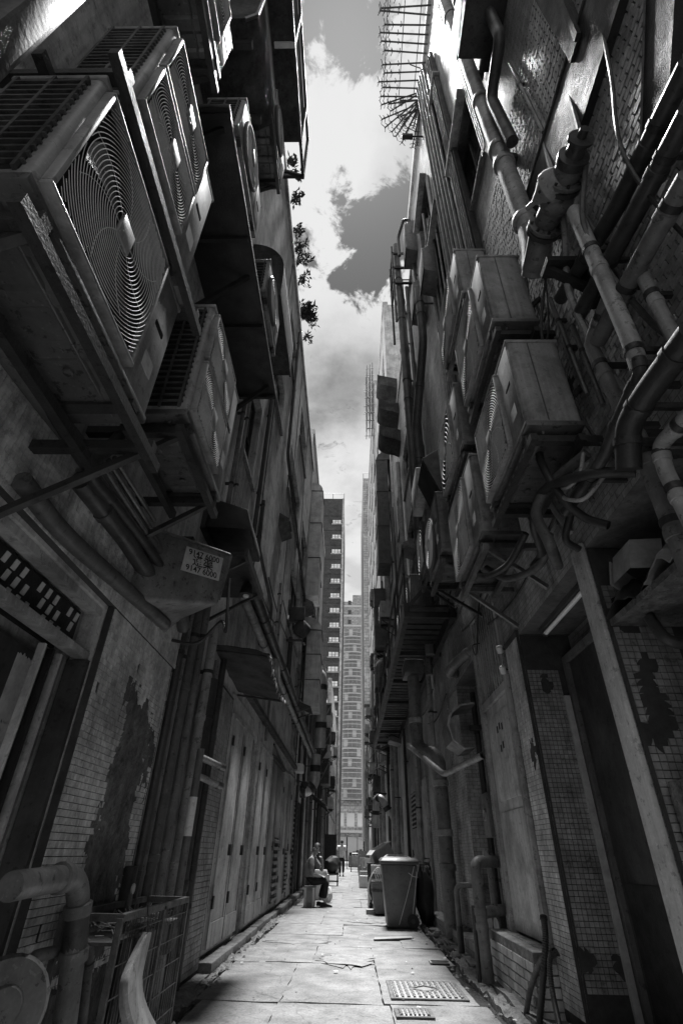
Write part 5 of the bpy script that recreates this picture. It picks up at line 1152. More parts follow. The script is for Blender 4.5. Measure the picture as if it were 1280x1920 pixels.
# spiked anti-climb barrier on the roof edge
t = T('spiked_barrier', 'fan of rusty anti-climb spikes jutting over the right roof edge', 'barrier')
zs = 16.75; xe = XR - .07
def spike(p, q_):
    o = t.part('spike', MB().tube([p, q_], .018, 6), RUST)
    d = (q_ - p).normalized()
    for f_, l in ((.98, .12), (.9, .1), (.8, .1), (.62, .07)):
        c = p.lerp(q_, f_); mb = MB()
        for k in range(3):
            an = k * 2.1 + f_ * 5; u = d.orthogonal().normalized(); w = d.cross(u); mb.tube([c, c + (u * math.cos(an) + w * math.sin(an) + d * .4).normalized() * l], .008, 4)
        t.part('barb', mb, RUST, o)
for i in range(15): yy = 2.4 + i * .165; spike(V((xe + .1, yy, zs)), V((xe - 1.02 + random.uniform(-.06, .12), yy + random.uniform(-.07, .07), zs + random.uniform(-.1, .1))))
for i in range(16):
    an = math.pi / 2 * (i + random.random()) / 16; c = V((xe + .05, 4.75 + random.uniform(-.15, .2), zs)); l = random.uniform(.5, 1.15); spike(c, c + V((-math.cos(an) * l, math.sin(an) * l * .9, random.uniform(-.25, .25))))
for xo in (.25, .62, 1.0):
    t.part('tie_wire', MB().tube([(xe + .1 - xo, 2.3, zs + .012), (xe + .1 - xo, 4.72, zs + .012)], .010, 5), RUST)
for rr in (.45, .7): t.part('tie_wire', MB().tube([V((xe + .1 - math.cos(math.pi / 2 * i / 8) * rr, 4.75 + math.sin(math.pi / 2 * i / 8) * rr, zs + .01)) for i in range(9)], .010, 5), RUST)
for yy in (2.6, 4.0): t.part('hoop', MB().tube(fillet([(xe, yy, zs - .7), (xe - .35, yy, zs - .3), (xe - .35, yy, zs)], .1), .012, 6), RUST)
t.done()
t = T('cctv_camera', 'small camera on a bracket at the right roof skyline', 'camera'); p = on_x(775, 256, 1.45)
t.part('body', MB().box(p.x - .28, p.x - .02, p.y - .05, p.y + .05, p.z - .05, p.z + .05), STEELB); t.part('arm', MB().tube([(p.x - .05, p.y, p.z), (XR, p.y, p.z), (XR, p.y, p.z - .15)], .02, 6), STEELB); t.done()
# tall flue pipes and cable bundle against the next building
YB = 8.7
for i, (y0, x, z0, z1, r, m, lab) in enumerate(((8.75, 1.35, 4.6, 17.3, .10, PIPE_D, 'tallest dark flue pipe standing beside the tiled building end'), (9.1, 1.42, 4.8, 15.9, .12, PIPE_D, 'wide dark flue behind the tallest flue pipe'), (9.5, 1.5, 4.2, 15.0, .09, PIPE, 'grey flue behind the wide dark flue'), (8.5, 1.52, 6.2, 14.6, .05, PIPE_D, 'thin dark pipe beside the tallest flue pipe'), (10.1, 1.55, 4, 14, .07, PIPE, 'grey downpipe past the flues'))):
    pipe([(x, y0, z0), (x, y0, z1)], r, m, lab, collars=((0, .2), (0, .45), (0, .7), (0, .9)), clip=(1.72, ((0, .15), (0, .5), (0, .85))))
t = T('ladder_frame', 'dark ladder frame around the tops of the flue pipes', 'frame')
for zz in (15.0, 15.8, 16.6): t.part('rung', MB().box(1.16, 1.74, 8.6, 8.66, zz, zz + .06), STEELB); t.part('rung', MB().box(1.16, 1.22, 8.66, 9.4, zz, zz + .06), STEELB)
for (x, yy) in ((1.19, 8.63), (1.19, 9.38)): t.part('upright', MB().box(x - .03, x + .03, yy - .03, yy + .03, 13.2, 17.0), STEELB)
t.done()
pipe([(1.3, 7.9, 15.2), (1.3, 7.9, 16.2), (1.45, 7.6, 16.6), (1.62, 7.6, 16.6), (1.62, 7.6, 12.5)], .045, PIPE_D, 'goose-neck pipe on the right skyline', fil=.15, clip=(XR, ((3, .3), (3, .7))))
pipe([(1.40, 6.4, 11.2), (1.40, 6.5, 9.6), (1.25, 7.4, 8.0), (1.30, 7.6, 6.4)], .085, PIPE_D, 'wide dark cranked duct pipe below the hood boxes', fil=.25, collars=((0, .5), (1, .5), (2, .4)), clip=(XR, ((0, .3), (2, .5))))
for i in range(6): pipe([(1.66, 4.75 + i * .28, 12.3 + (i % 3) * .8), (1.64, 4.75 + i * .28 + .05, 5.6)], .022 + .008 * (i % 2), [STEEL, PIPE, PIPE_P][i % 3], ['first', 'second', 'third', 'fourth', 'fifth', 'sixth'][i] + ' thin service pipe on the tiles behind the right units', group='thin service pipes on the right tiles', seg=8, collars=((0, .5),), clip=(XR - .001, ((0, .3), (0, .8))))
t = T('triangular_hood', 'dark triangular sheet metal hood between the right units', 'hood')
t.part('shell', MB().prism([(XR - .002, 5.35, 6.1), (.95, 5.35, 5.55), (1.15, 5.35, 5.0), (XR - .002, 5.35, 5.2)], (0, .6, 0)), STEEL, bevel=.01); t.part('mesh_face', MB().hexa([(.96, 5.4, 5.52), (1.14, 5.4, 5.02), (1.14, 5.9, 5.02), (.96, 5.9, 5.52), (.952, 5.4, 5.515), (1.132, 5.4, 5.015), (1.132, 5.9, 5.015), (.952, 5.9, 5.515)]), BLACK); t.done()
t = T('junction_cabinet', 'small pale cabinet below the triangular hood', 'cabinet')
t.part('case', MB().box(1.02, XR - .002, 6.4, 7.1, 5.75, 6.25), ACW, bevel=.012); t.part('cover', MB().box(1.10, 1.5, 6.385, 6.399, 5.8, 6.2), ACD); t.done()
# fin-shaped vents further up
for i in range(3):
    t = T('vent_cowl', ['lowest', 'middle', 'top'][i] + ' of three dark scoop vents on the right', 'vent', 'scoop vents'); z = 13.2 + i * 1.35; y0 = 13.5
    pr = [(1.715, z)] + [(1.715 - .75 * math.sin(a_), z + .1 + .35 * (1 - math.cos(a_))) for a_ in [math.pi / 2 * k / 6 for k in range(1, 7)]] + [(1.0, z + .75), (1.715, z + .55)]
    t.part('scoop', MB().prism([(x, y0, zz) for x, zz in pr], (0, .9, 0)), PLASTER_D, smooth=True); t.part('rim', MB().box(.95, 1.0, y0 - .02, y0 + .92, z + .44, z + .76), STEEL); t.done()
square_duct('square_duct', 'tall square duct with rounded top past the scoop vents, right', 1.05, 17.4, 18.5, 10.4, 15.6, .5, PIPE_D, True, 1.66)
square_duct('square_duct', 'short square duct low on the right beyond the walkway', 1.0, 20.5, 21.6, 8.2, 10.8, .5, PIPE_D, False, 1.66)
# black walkway
t = T('steel_walkway', 'black steel grating walkway along the right wall', 'walkway')
y0, y1 = 7.6, 20.2; zw = 4.42
for x in (.88, 1.62): t.part('stringer', MB().box(x - .04, x + .04, y0, y1, zw - .24, zw), STEELB)
for i in range(48): t.part('grating_bar', MB().box(.92, 1.58, y0 + .05 + i * .26, y0 + .24 + i * .26, zw - .05, zw - .01), STEELB)
for i in range(7): yy = y0 + .1 + i * 1.88; t.part('hanger', MB().beam((.95, yy, zw), (1.70, yy, zw + .9), .05, .05), STEELB); t.part('bearer', MB().box(.85, 1.715, yy - .04, yy + .04, zw - .22, zw - .142), STEELB)
t.part('hand_rail', MB().tube([(.88, y0, zw + 1.0), (.88, y1, zw + 1.0)], .025, 8), STEELB); t.part('hand_rail', MB().tube([(.88, y0, zw + .55), (.88, y1, zw + .55)], .02, 8), STEELB)
for i in range(7): t.part('post', MB().beam((.88, y0 + .1 + i * 1.88, zw), (.88, y0 + .1 + i * 1.88, zw + 1.0), .04, .04), STEELB)
t.done()
aircon(1, 1.05, 8.2, 4.48, .9, .75, .34, 1, 'far', 14, 'air conditioner standing on the near end of the black walkway', RG, lod=1, m=ACD)
aircon(1, 1.10, 10.6, 4.48, .9, 1.2, .34, 2, 'far', 14, 'tall plain unit standing midway on the black walkway', RG, lod=1, m=ACD)
# under-walkway ducts, elbows and chute on the right
t = T('plastic_chute_pipe', 'large grey vertical drain with elbow below the walkway', 'pipe')
t.part('run', MB().tube(fillet([(1.2, 9.9, 3.9), (1.2, 9.9, 2.62), (1.52, 9.6, 2.5), (1.52, 9.6, .05)], .2, 7), .11, 18), PIPE, smooth=True)
for zz in (.9, 1.35, 2.05, 3.1): t.part('collar', MB().tube([V((1.52 if zz < 2.4 else 1.2, 9.6 if zz < 2.4 else 9.9, zz + o)) for o in (-.05, -.04, .04, .05)], [.112, .13, .13, .112], 18), PIPE_P if zz > 1 else PIPE, smooth=True)
t.part('cap', MB().box(1.02, 1.38, 9.6, 10.2, 3.9, 4.15), ACD, bevel=.015); t.done()
t = T('crank_pipe', 'pale cranked overflow pipe sticking out with an open end', 'pipe')
a = [on_x(768, 1400, 1.05), on_x(832, 1452, 1.4), on_x(905, 1416, 1.66)]
t.part('run', MB().tube(fillet(a, .12), .042, 14, cap=False), PIPE_P, smooth=True); d = (a[0] - a[1]).normalized()
t.part('open_end', MB().tube([a[0], a[0] + d * .05], [.047, .047], 14, cap=False), PIPE_P, smooth=True); t.part('bore_shade', MB().tube([a[0] - d * .05, a[0] + d * .01], .036, 12), BLACK); t.done()  # black plug paints the shade inside the pipe mouth
t = T('bent_plastic_cowl', 'pale bent cowl jutting above the right alcove', 'cowl')
pr = [(1.70, 2.80), (1.52, 2.78), (1.38, 2.68), (1.33, 2.52), (1.38, 2.34), (1.52, 2.24), (1.66, 2.26)]
t.part('shell', MB().sheet([[(x, yy + .1 * k / 6, z) for k, (x, z) in enumerate(pr)] for yy in (7.30, 7.45, 7.6, 7.75, 7.9)], (.015, 0, -.01)), PIPE, smooth=True)
t.part('lip', MB().tube([(x, 7.29 + .1 * k / 6, z) for k, (x, z) in enumerate(pr)], .014, 6), PIPE_P, smooth=True); t.part('mount', MB().box(1.66, 2.03, 7.5, 7.6, 2.5, 2.56), STEEL); t.done()
for i, (yy, r, m, z1) in enumerate(((7.15, .035, PIPE, 3.1), (7.5, .05, PIPE_D, 2.2), (8.0, .03, PIPE, 3.2), (8.3, .045, PIPE_D, 3.2), (8.75, .06, PIPE, 3.2))):
    pipe([(1.93, yy, .2), (1.93, yy, z1)], r, m, ['first', 'second', 'third', 'fourth', 'fifth'][i] + ' upright pipe inside the right alcove from the near side', group='upright pipes in the right alcove', collars=((0, .3), (0, .7)), clip=(XR + .348, ((0, .2), (0, .8))))
t = T('alcove_junction', 'round mouthed junction box in the right alcove', 'box'); t.part('case', MB().box(1.78, 2.02, 7.6, 7.95, 1.25, 1.75), PIPE, bevel=.015); t.part('mouth', MB().lathe([(.07, 0), (.07, .03), (.055, .03), (.05, .0)], (1.79, 7.77, 1.5), (-1, 0, 0), 16), PIPE_P, smooth=True); t.done()
pipe([(1.8, 6.9, 3.5), (1.5, 7.3, 3.35), (1.45, 7.6, 3.3), (1.75, 8.3, 3.5)], .07, PIPE, 'fat bent flue above the right alcove', fil=.15, collars=((0, .5), (2, .3)))
# U pipe on the right ledge
t = T('u_bend_pipe', 'grey drain pipe with square elbow standing at the right gutter', 'pipe')
a = [(1.66, 6.98, 1.0), (1.36, 6.72, 1.0), (1.37, 6.70, .02)]
t.part('run', MB().tube(fillet(a, .10, 6), .058, 16), PIPE, smooth=True); t.part('branch', MB().tube([(1.37, 6.71, .56), (1.66, 6.98, .57)], .052, 14), PIPE_P, smooth=True)
t.part('drop', MB().tube([(1.56, 6.90, 1.0), (1.56, 6.90, .57)], .035, 12), PIPE, smooth=True)
for zz in (.83, .70, .57, .45): t.part('collar', MB().tube([(1.365, 6.71, zz - .03), (1.365, 6.71, zz + .03)], .066, 16), PIPE, smooth=True)
t.part('hook', MB().box(1.49, 1.53, 6.83, 6.87, 1.04, 1.10), PIPE_P); t.part('conduit', MB().tube([(1.29, 6.74, .02), (1.30, 6.74, .62)], .022, 10), PIPE_D, smooth=True); t.done()
t = T('hoop_rail', 'low bent grey hoop rail behind the drain pipe, right', 'rail')
t.part('hoop', MB().tube(fillet([(1.42, 8.4, .0), (1.42, 8.4, .72), (1.72, 8.3, .74), (1.80, 8.3, .70)], .08), .035, 12), PIPE, smooth=True); t.part('sleeve', MB().tube([(1.42, 8.4, .0), (1.42, 8.4, .3)], .04, 12), PIPE_D, smooth=True); t.done()
for i in range(2):
    t = T('gas_meter', ['near round meter on the low step', 'far round meter on the low step'][i], 'meter', 'round meters'); c = V((1.72, 7.25 + i * .3, .42)); t.part('drum', MB().lathe([(.09, -.08), (.1, -.06), (.1, .06), (.09, .08)], c, (1, .2, 0), 18), PIPE_D, smooth=True); t.part('stem', MB().tube([c, (c.x, c.y, .17)], .02, 8), PIPE); t.part('face', MB().lathe([(.07, 0), (.07, .012)], c + V((-.08, -.016, 0)), (-1, -.2, 0), 16), PIPE_P); t.done()
# corrugated hoses at the step corner
for i, (pts, r, m, lab) in enumerate(([[(1018, 1718, 1.5), (1022, 1760, 1.47), (1018, 1830, 1.42), (1010, 1925, 1.38)], .022, HOSE, 'black corrugated hose standing at the step corner'], [[(1040, 1785, 1.5), (1015, 1800, 1.45), (995, 1850, 1.42), (985, 1905, 1.4)], .02, WRAP, 'patched hose leaning against the tiled step'], [[(1045, 1785, 1.5), (1030, 1800, 1.44), (1035, 1860, 1.42), (1052, 1940, 1.38)], .018, PIPE_D, 'thin dark hose behind the corrugated one'])):
    P = catmull(RP(*pts), 26); t = T('corrugated_hose', lab, 'hose')
    P[-1].z = 0.01
    t.part('run', MB().tube(P, [r * (1.0 + (.13 if k % 2 else -.05)) for k in range(len(P))], 10), m, smooth=True); t.part('cuff', MB().tube([P[0], P[4]], r * 1.3, 10), STEELB); t.done()
# lamp in the recess, cups, papers
t = T('fluorescent_lamp', 'bare fluorescent tube lamp under the right recess soffit', 'lamp')
a, b = on_z(1010, 1135, 2.82), on_z(1065, 1068, 2.82)
a, b = V((1.86, 4.70, 2.83)), V((1.86, 3.70, 2.83))
t.part('batten', MB().box(1.82, 1.90, 3.68, 4.72, 2.85, 2.899), PLAST_D, bevel=.005); t.part('tube', MB().tube([a, b], .021, 12), TUBE, smooth=True)
for p in (a, b): t.part('lamp_holder', MB().box(1.84, 1.88, p.y - .02, p.y + .02, 2.805, 2.852), PLAST_D)
t.done()
for i in range(2):
    t = T('insulator_cup', ['upper small white cup insulator beside the right door', 'lower small white cup insulator beside the right door'][i], 'insulator', 'white cup insulators'); c = V((XR - .075, 5.40, 2.92 - i * .22))
    t.part('cup', MB().lathe([(.022, .03), (.035, .02), (.03, -.05), (.02, -.05)], c, (-.3, -.5, .8), 14), PLAST_W, smooth=True); t.part('pin', MB().tube([c, (XR - .0, c.y + .02, c.z)], .008, 6), STEEL); t.done()
t = T('folded_carton', 'torn open carton wedged above the near right recess', 'carton')
c = on_x(1180, 1065, 1.62)
for (p, q_, s_, w) in ((V((0, 0, 0)), V((.02, .26, .02)), V((.06, .02, .2)), .006), (V((0, 0, 0)), V((.16, -.05, -.02)), V((.06, .02, .2)), .006), (V((.0, .26, .02)), V((.2, .1, -.08)), V((.05, .02, .17)), .006)):
    t.part('flap', MB().hexa([c + p, c + p + q_, c + p + q_ + s_, c + p + s_, c + p + V((w, 0, w)), c + p + q_ + V((w, 0, w)), c + p + q_ + s_ + V((w, 0, w)), c + p + s_ + V((w, 0, w))]), CARD)
t.done()
t = T('junk_shelf', 'timber shelf heaped with crumpled sheeting, near right recess', 'shelf')
t.part('board', MB().box(XR - .0, XR + .52, 1.75, 3.15, 2.30, 2.34), RENDER)
for k in range(5):
    c = V((XR + .12 + .07 * (k % 2), 1.95 + k * .25, 2.345)); g = [[(c.x + .16 * (i / 7 - .5) * 2, c.y + .16 * (j / 7 - .5) * 2, c.z + .17 * max(0, 1 - ((i / 3.5 - 1) ** 2 + (j / 3.5 - 1) ** 2) * .7) + .04 * MN.noise(V((i * .8, j * .8, k * 3)))) for j in range(8)] for i in range(8)]
    t.part('crumpled_sheet', MB().sheet(g, (0, 0, -.01)), [PIPE, PLASTER_D, CARD, RENDER, PIPE_D][k], smooth=True)
t.done()
t = T('near_recess_pipe', 'dark elbow pipe inside the near right recess', 'pipe'); t.part('run', MB().tube(fillet([(XR + .5, 2.9, 2.1), (XR + .16, 2.9, 2.1), (XR + .14, 2.95, 2.28)], .1), .035, 14), PIPE_D, smooth=True); t.part('collar', MB().tube([(XR + .3, 2.9, 2.1), (XR + .36, 2.9, 2.1)], .043, 14), PIPE, smooth=True); t.done()
for i, (yy, zz) in enumerate(((2.85, .0), (2.3, .0))):
    t = T('plaster_block', ['rough plaster block in the near right recess, farther', 'rough plaster block in the near right recess, nearer'][i], 'block'); g = [[(XR + .03 + .04 * MN.noise(V((a_ * .5, b_ * .5, i))), yy - .25 + .5 * a_ / 8, zz + 1.4 * b_ / 14) for a_ in range(9)] for b_ in range(15)]
    t.part('mass', MB().sheet(g, (.3, 0, 0)), [RENDER, CONC_R][i], smooth=True)
    for k in range(2): t.part('crack_ridge', MB().tube([(XR + .02, yy - .2 + .1 * k, .3 + .4 * k), (XR + .015, yy, .5 + .4 * k), (XR + .02, yy + .2, .45 + .4 * k)], .018, 6), RENDER)
    t.done()

# thin leads and drain hoses around the right-hand units
rh = random.Random(11)
for k in range(16):
    y = 2.5 + k * .28; z = rh.uniform(3.3, 5.8); x0 = rh.uniform(1.52, 1.6)
    P = [V((1.66, y, z + rh.uniform(.3, .9))), V((x0, y + rh.uniform(.05, .2), z + .1)), V((x0 - rh.uniform(.05, .3), y + rh.uniform(.1, .4), z - rh.uniform(.1, .5))), V((x0, y + rh.uniform(.3, .7), z - rh.uniform(.0, .3))), V((1.66, y + rh.uniform(.5, .9), z + rh.uniform(-.6, .2)))]
    pipe(P, rh.uniform(.007, .014), rh.choice((HOSE, HOSE, PIPE_P, WRAP)), ['first', 'second', 'third', 'fourth', 'fifth', 'sixth', 'seventh', 'eighth', 'ninth', 'tenth', 'eleventh', 'twelfth', 'thirteenth', 'fourteenth', 'fifteenth', 'sixteenth'][k] + ' thin drooping lead among the right air conditioners from the near side', 'lead', 'cable', 'thin leads among the right air conditioners', curve=True, seg=6)
for k in range(7):
    y = 1.0 + k * .42; P = [V((1.62, y, 5.6 + .25 * (k % 3))), V((1.56, y + .1, 5.0)), V((1.5 - .05 * (k % 2), y + .25, 4.3)), V((1.6, y + .3, 3.5)), V((1.66, y + .2, 3.1))]
    pipe(P, .012 + .006 * (k % 3), (HOSE, WRAP, PIPE_P)[k % 3], ['first', 'second', 'third', 'fourth', 'fifth', 'sixth', 'seventh'][k] + ' hanging lead over the near right tiles from the right edge', 'lead', 'cable', 'hanging leads over the near right tiles', curve=True, seg=6)
# ================================================================== GROUND ITEMS
def cover(name, label, x0, x1, y0, y1, n, m):
    t = T(name, label, 'manhole cover'); z = .012
    t.part('frame', MB().box(x0 - .03, x1 + .03, y0 - .03, y0, -.02, z).box(x0 - .03, x1 + .03, y1, y1 + .03, -.02, z).box(x0 - .03, x0, y0, y1, -.02, z).box(x1, x1 + .03, y0, y1, -.02, z), RUST)
    t.part('plate', MB().box(x0 + .006, x1 - .006, y0 + .006, y1 - .006, -.02, z + .001), m, bevel=.003)
    mb = MB(); nx = n; ny = max(3, int(n * (y1 - y0) / (x1 - x0)))
    for i in range(nx):
        for j in range(ny):
            cx = x0 + (x1 - x0) * (i + .5) / nx; cy = y0 + (y1 - y0) * (j + .5) / ny
            if n > 8 and abs(i - nx / 2 + .5) / 2.6 + abs(j - ny / 2 + .5) / 2.2 < 1: continue
            w = (x1 - x0) / nx * .28; h = (y1 - y0) / ny * .2
            if (i + j) % 2: w, h = h, w
            mb.box(cx - w, cx + w, cy - h, cy + h, z, z + .012)
    t.part('stud', mb, m, kind='stuff')
    if n > 8:
        c = V(((x0 + x1) / 2, (y0 + y1) / 2, z + .006)); w, h = .14, .12
        t.part('diamond_rim', MB().tube([c + V((w, 0, 0)), c + V((0, h, 0)), c + V((-w, 0, 0)), c + V((0, -h, 0))], .008, 4, closed=True), m)
    return t.done()
IRON = mat('cast_iron', .30, .16, .5, 9, .4, 60, 0, metal=.3)
cover('manhole_cover', 'large cast manhole cover with raised studs in the foreground', .40, 1.02, 6.05, 6.75, 12, IRON)
cover('manhole_cover', 'small chequered cover plate at the bottom of the picture', .40, .64, 5.45, 5.66, 7, IRON)
t = T('drain_slot', 'dark open drain slot by the right gutter', 'drain'); a, b = on_z(808, 1806), on_z(843, 1810)
t.part('hole', MB().box(a.x, b.x, a.y - .1, a.y + .08, -.01, .010), BLACK); t.part('rim', MB().box(a.x - .015, b.x + .015, a.y + .08, a.y + .11, -.01, .018).box(a.x - .02, a.x, a.y - .1, a.y + .08, -.01, .018), IRON); t.done()  # black block painted for the shade down the slot
t = T('broken_plate', 'broken grating plate lying askew before the bin', 'plate'); p = on_z(735, 1762)
t.part('plate', MB().hexa([V((p.x - .28, p.y - .16, .012)), V((p.x + .32, p.y + .06, .012)), V((p.x + .30, p.y + .22, .012)), V((p.x - .26, p.y + .08, .012)), V((p.x - .28, p.y - .16, .018)), V((p.x + .32, p.y + .06, .026)), V((p.x + .30, p.y + .22, .026)), V((p.x - .26, p.y + .08, .018))]), IRON, bevel=.004)
t.part('rust_edge', MB().beam((p.x - .28, p.y - .17, .012), (p.x + .32, p.y + .05, .018), .02, .014), RUST); t.done()
mb = MB()
for k in range(420):
    side = random.random(); y = random.choice((random.uniform(4.5, 12), random.uniform(5, 30)))
    x = random.gauss(-1.34, .05) if side < .42 else (random.gauss(1.24, .07) if side < .84 else random.uniform(-1.1, 1.0)); s = random.uniform(.004, .014 if abs(x) < 1.1 else .026)
    mb.add([V((x, y, .004)) + V(d) * s for d in ((-1, -.6, 0), (.8, -.8, 0), (1, .7, 0), (-.7, .9, 0), (random.uniform(-.3, .3), random.uniform(-.3, .3), random.uniform(.5, 1.2)))], [(0, 1, 4), (1, 2, 4), (2, 3, 4), (3, 0, 4), (0, 3, 2, 1)])
one('grit', mb, CONC2, 'grit and crumbs of concrete scattered on the paving and gutters', 'grit', kind='stuff')
mb = MB()
for k in range(60):
    y = random.uniform(5, 28); x = random.choice((random.gauss(-1.28, .08), random.gauss(1.2, .1), random.uniform(-1, 1))); a = random.random() * 6; s = random.uniform(.012, .035)
    mb.add([V((x, y, .012 + random.random() * .008)) + V((math.cos(a + q) * s, math.sin(a + q) * s, random.random() * .006)) for q in (0, 1.6, 3.1, 4.7)], [(0, 1, 2, 3)])
one('paper_litter', mb, PAPER, 'scraps of pale paper litter on the alley floor', 'litter', kind='stuff')
for k in range(9):
    c = V((random.uniform(1.26, 1.42), 7.6 + k * .62 + random.uniform(-.2, .2), .0)); r_ = random.uniform(.04, .085); mb = MB(); g = []
    for j in range(7):
        row = []
        for i in range(9):
            th, ph = math.pi * j / 6, 2 * math.pi * i / 8; d = V((math.sin(th) * math.cos(ph), math.sin(th) * math.sin(ph), .75 * math.cos(th))); row.append(c + d * r_ * (1 + .5 * MN.noise(d * 1.8 + V((k * 5, 0, 0)))) + V((0, 0, r_ * .2)))
        g.append(row)
    mb.sheet(g); one('rubble_stone', mb, [CONC_R, CONC2, KERB][k % 3], ['first', 'second', 'third', 'fourth', 'fifth', 'sixth', 'seventh', 'eighth', 'ninth'][k] + ' lump of rubble in the right gutter counting away from the camera', 'stone', 'rubble lumps in the right gutter', smooth=True)
# wheelie bin
t = T('wheelie_bin', 'big dark wheelie bin tied with white string, right', 'bin')
def taper(x0, x1, y0, y1, z0, X0, X1, Y0, Y1, z1): return MB().hexa([(x0,y0,z0),(x1,y0,z0),(x1,y1,z0),(x0,y1,z0),(X0,Y0,z1),(X1,Y0,z1),(X1,Y1,z1),(X0,Y1,z1)])
t.part('body', taper(.66, 1.14, 11.18, 11.72, .006, .585, 1.22, 11.12, 11.80, .90), BIN, bevel=.03)
t.part('rim', MB().box(.565, 1.245, 11.09, 11.83, .90, .945), BIN, bevel=.01)
lid = t.part('lid', taper(.55, 1.27, 11.07, 11.85, .9455, .60, 1.20, 11.13, 11.78, 1.0), BIN, bevel=.015); t.part('lid_handle', MB().tube([(1.26, 11.2, .95), (1.30, 11.3, .95), (1.30, 11.6, .95), (1.26, 11.7, .95)], .015, 8), BIN, lid)
for yy in (11.14, 11.76):
    w = t.part('wheel', MB().lathe([(.06, -.025), (.1, -.025), (.1, .025), (.06, .025)], (1.10, yy, .1), (0, 1, 0), 22), STEELB, smooth=True); t.part('hub', MB().lathe([(.035, -.03), (.035, .03)], (1.10, yy, .1), (0, 1, 0), 14), PIPE_D, w)
t.part('axle', MB().tube([(1.10, 11.14, .1), (1.10, 11.76, .1)], .012, 8), STEEL)
for (a, b) in (((1.16, 11.10, .88), (.86, 11.16, .05)), ((1.20, 11.10, .80), (1.10, 11.15, .2)), ((1.05, 11.10, .78), (1.22, 11.12, .72))): t.part('string', MB().tube(catmull([a, V(a).lerp(V(b), .5) + V((.0, -.012, -.02)), b], 5), .006, 6), PLAST_W)
t.done()
for i in range(3):
    one('flat_carton', taper(.64 + .03 * i, 1.12 - .06 * i, 11.15 + .03 * i, 11.7, 1.002 + i * .016, .66 + .02 * i, 1.10 - .05 * i, 11.18, 11.66, 1.016 + i * .016), [CARD, PAPER, PAPER][i], ['flattened carton lowest on the bin lid', 'folded newspaper in the middle of the pile on the bin lid', 'folded newspaper topmost on the bin lid'][i], ['carton', 'newspaper', 'newspaper'][i], bevel=.003)
g = []
for j in range(10):
    row = []
    for i in range(15):
        th, ph = math.pi * j / 9, 2 * math.pi * i / 14; d = V((math.sin(th) * math.cos(ph), math.sin(th) * math.sin(ph), math.cos(th))); k = 1 + .35 * MN.noise(d * 2.2 + V((3, 0, 0))) + .1 * MN.noise(d * 7); row.append(V((1.36, 11.45, .42)) + V((d.x * .16 * k, d.y * .28 * k, max(-.42, d.z * .46 * k))))
    g.append(row)
one('rubbish_sack', MB().sheet(g), HOSE, 'black rubbish sack squeezed between the wheelie bin and the wall', 'sack', smooth=True)
pipe([(1.28, 11.3, .9), (1.5, 11.5, .85), (1.45, 11.6, .3), (1.30, 11.5, .02)], .012, HOSE, 'dark rope hanging behind the bin', 'rope', 'rope', curve=True, seg=6)
# tub, hand cart frame with rubbish
t = T('plastic_tub', 'dark rounded tub beside the wheelie bin', 'tub'); t.part('body', MB().lathe([(.16, 0), (.2, .02), (.23, .3), (.24, .52), (.26, .53), (.26, .56), (.22, .56), (.2, .1)], (.72, 13.6, .0), (0, 0, 1), 24), BIN, smooth=True)
t.part('band', MB().lathe([(.238, .38), (.242, .38), (.245, .43), (.241, .43)], (.72, 13.6, 0), (0, 0, 1), 24), PIPE_D); t.done()
for k in range(4): pipe([V((.6 + .05 * k, 13.5, .55)), V((.52 + .03 * k, 13.3, .72 + .03 * k)), V((.42 - .01 * k, 13.35, .5)), V((.40 + .02 * k, 13.45, .1 + .05 * k))], .010, PLAST_W, ['lowest', 'second lowest', 'second highest', 'highest'][k] + ' loop of pale plastic strapping spilling from the tub', 'strap', 'strap', 'plastic straps spilling from the tub', curve=True, seg=6)
one('brick_block', MB().box(.36, .60, 13.55, 13.75, -.005, .075), CARD, 'dark brick lying before the plastic tub', 'brick', bevel=.01)
t = T('hand_cart', 'steel hand cart loaded with rubbish behind the wheelie bin', 'cart')
for (x, y) in ((.50, 15.0), (1.05, 15.0), (.50, 16.4), (1.05, 16.4)): t.part('post', MB().beam((x, y, .12), (x, y, .86), .04, .04), STEEL)
for zz in (.25, .83): t.part('deck', MB().box(.46, 1.09, 14.96, 16.44, zz, zz + .03), STEELB)
for (x, y) in ((.52, 15.1), (1.03, 15.1), (.52, 16.3), (1.03, 16.3)): t.part('caster', MB().lathe([(.06, -.02), (.06, .02)], (x, y, .055), (1, 0, 0), 14), STEELB)
for (x, y) in ((.52, 15.1), (1.03, 15.1), (.52, 16.3), (1.03, 16.3)): t.part('fork', MB().box(x - .03, x + .03, y - .01, y + .01, .06, .25), STEEL)
t.done()
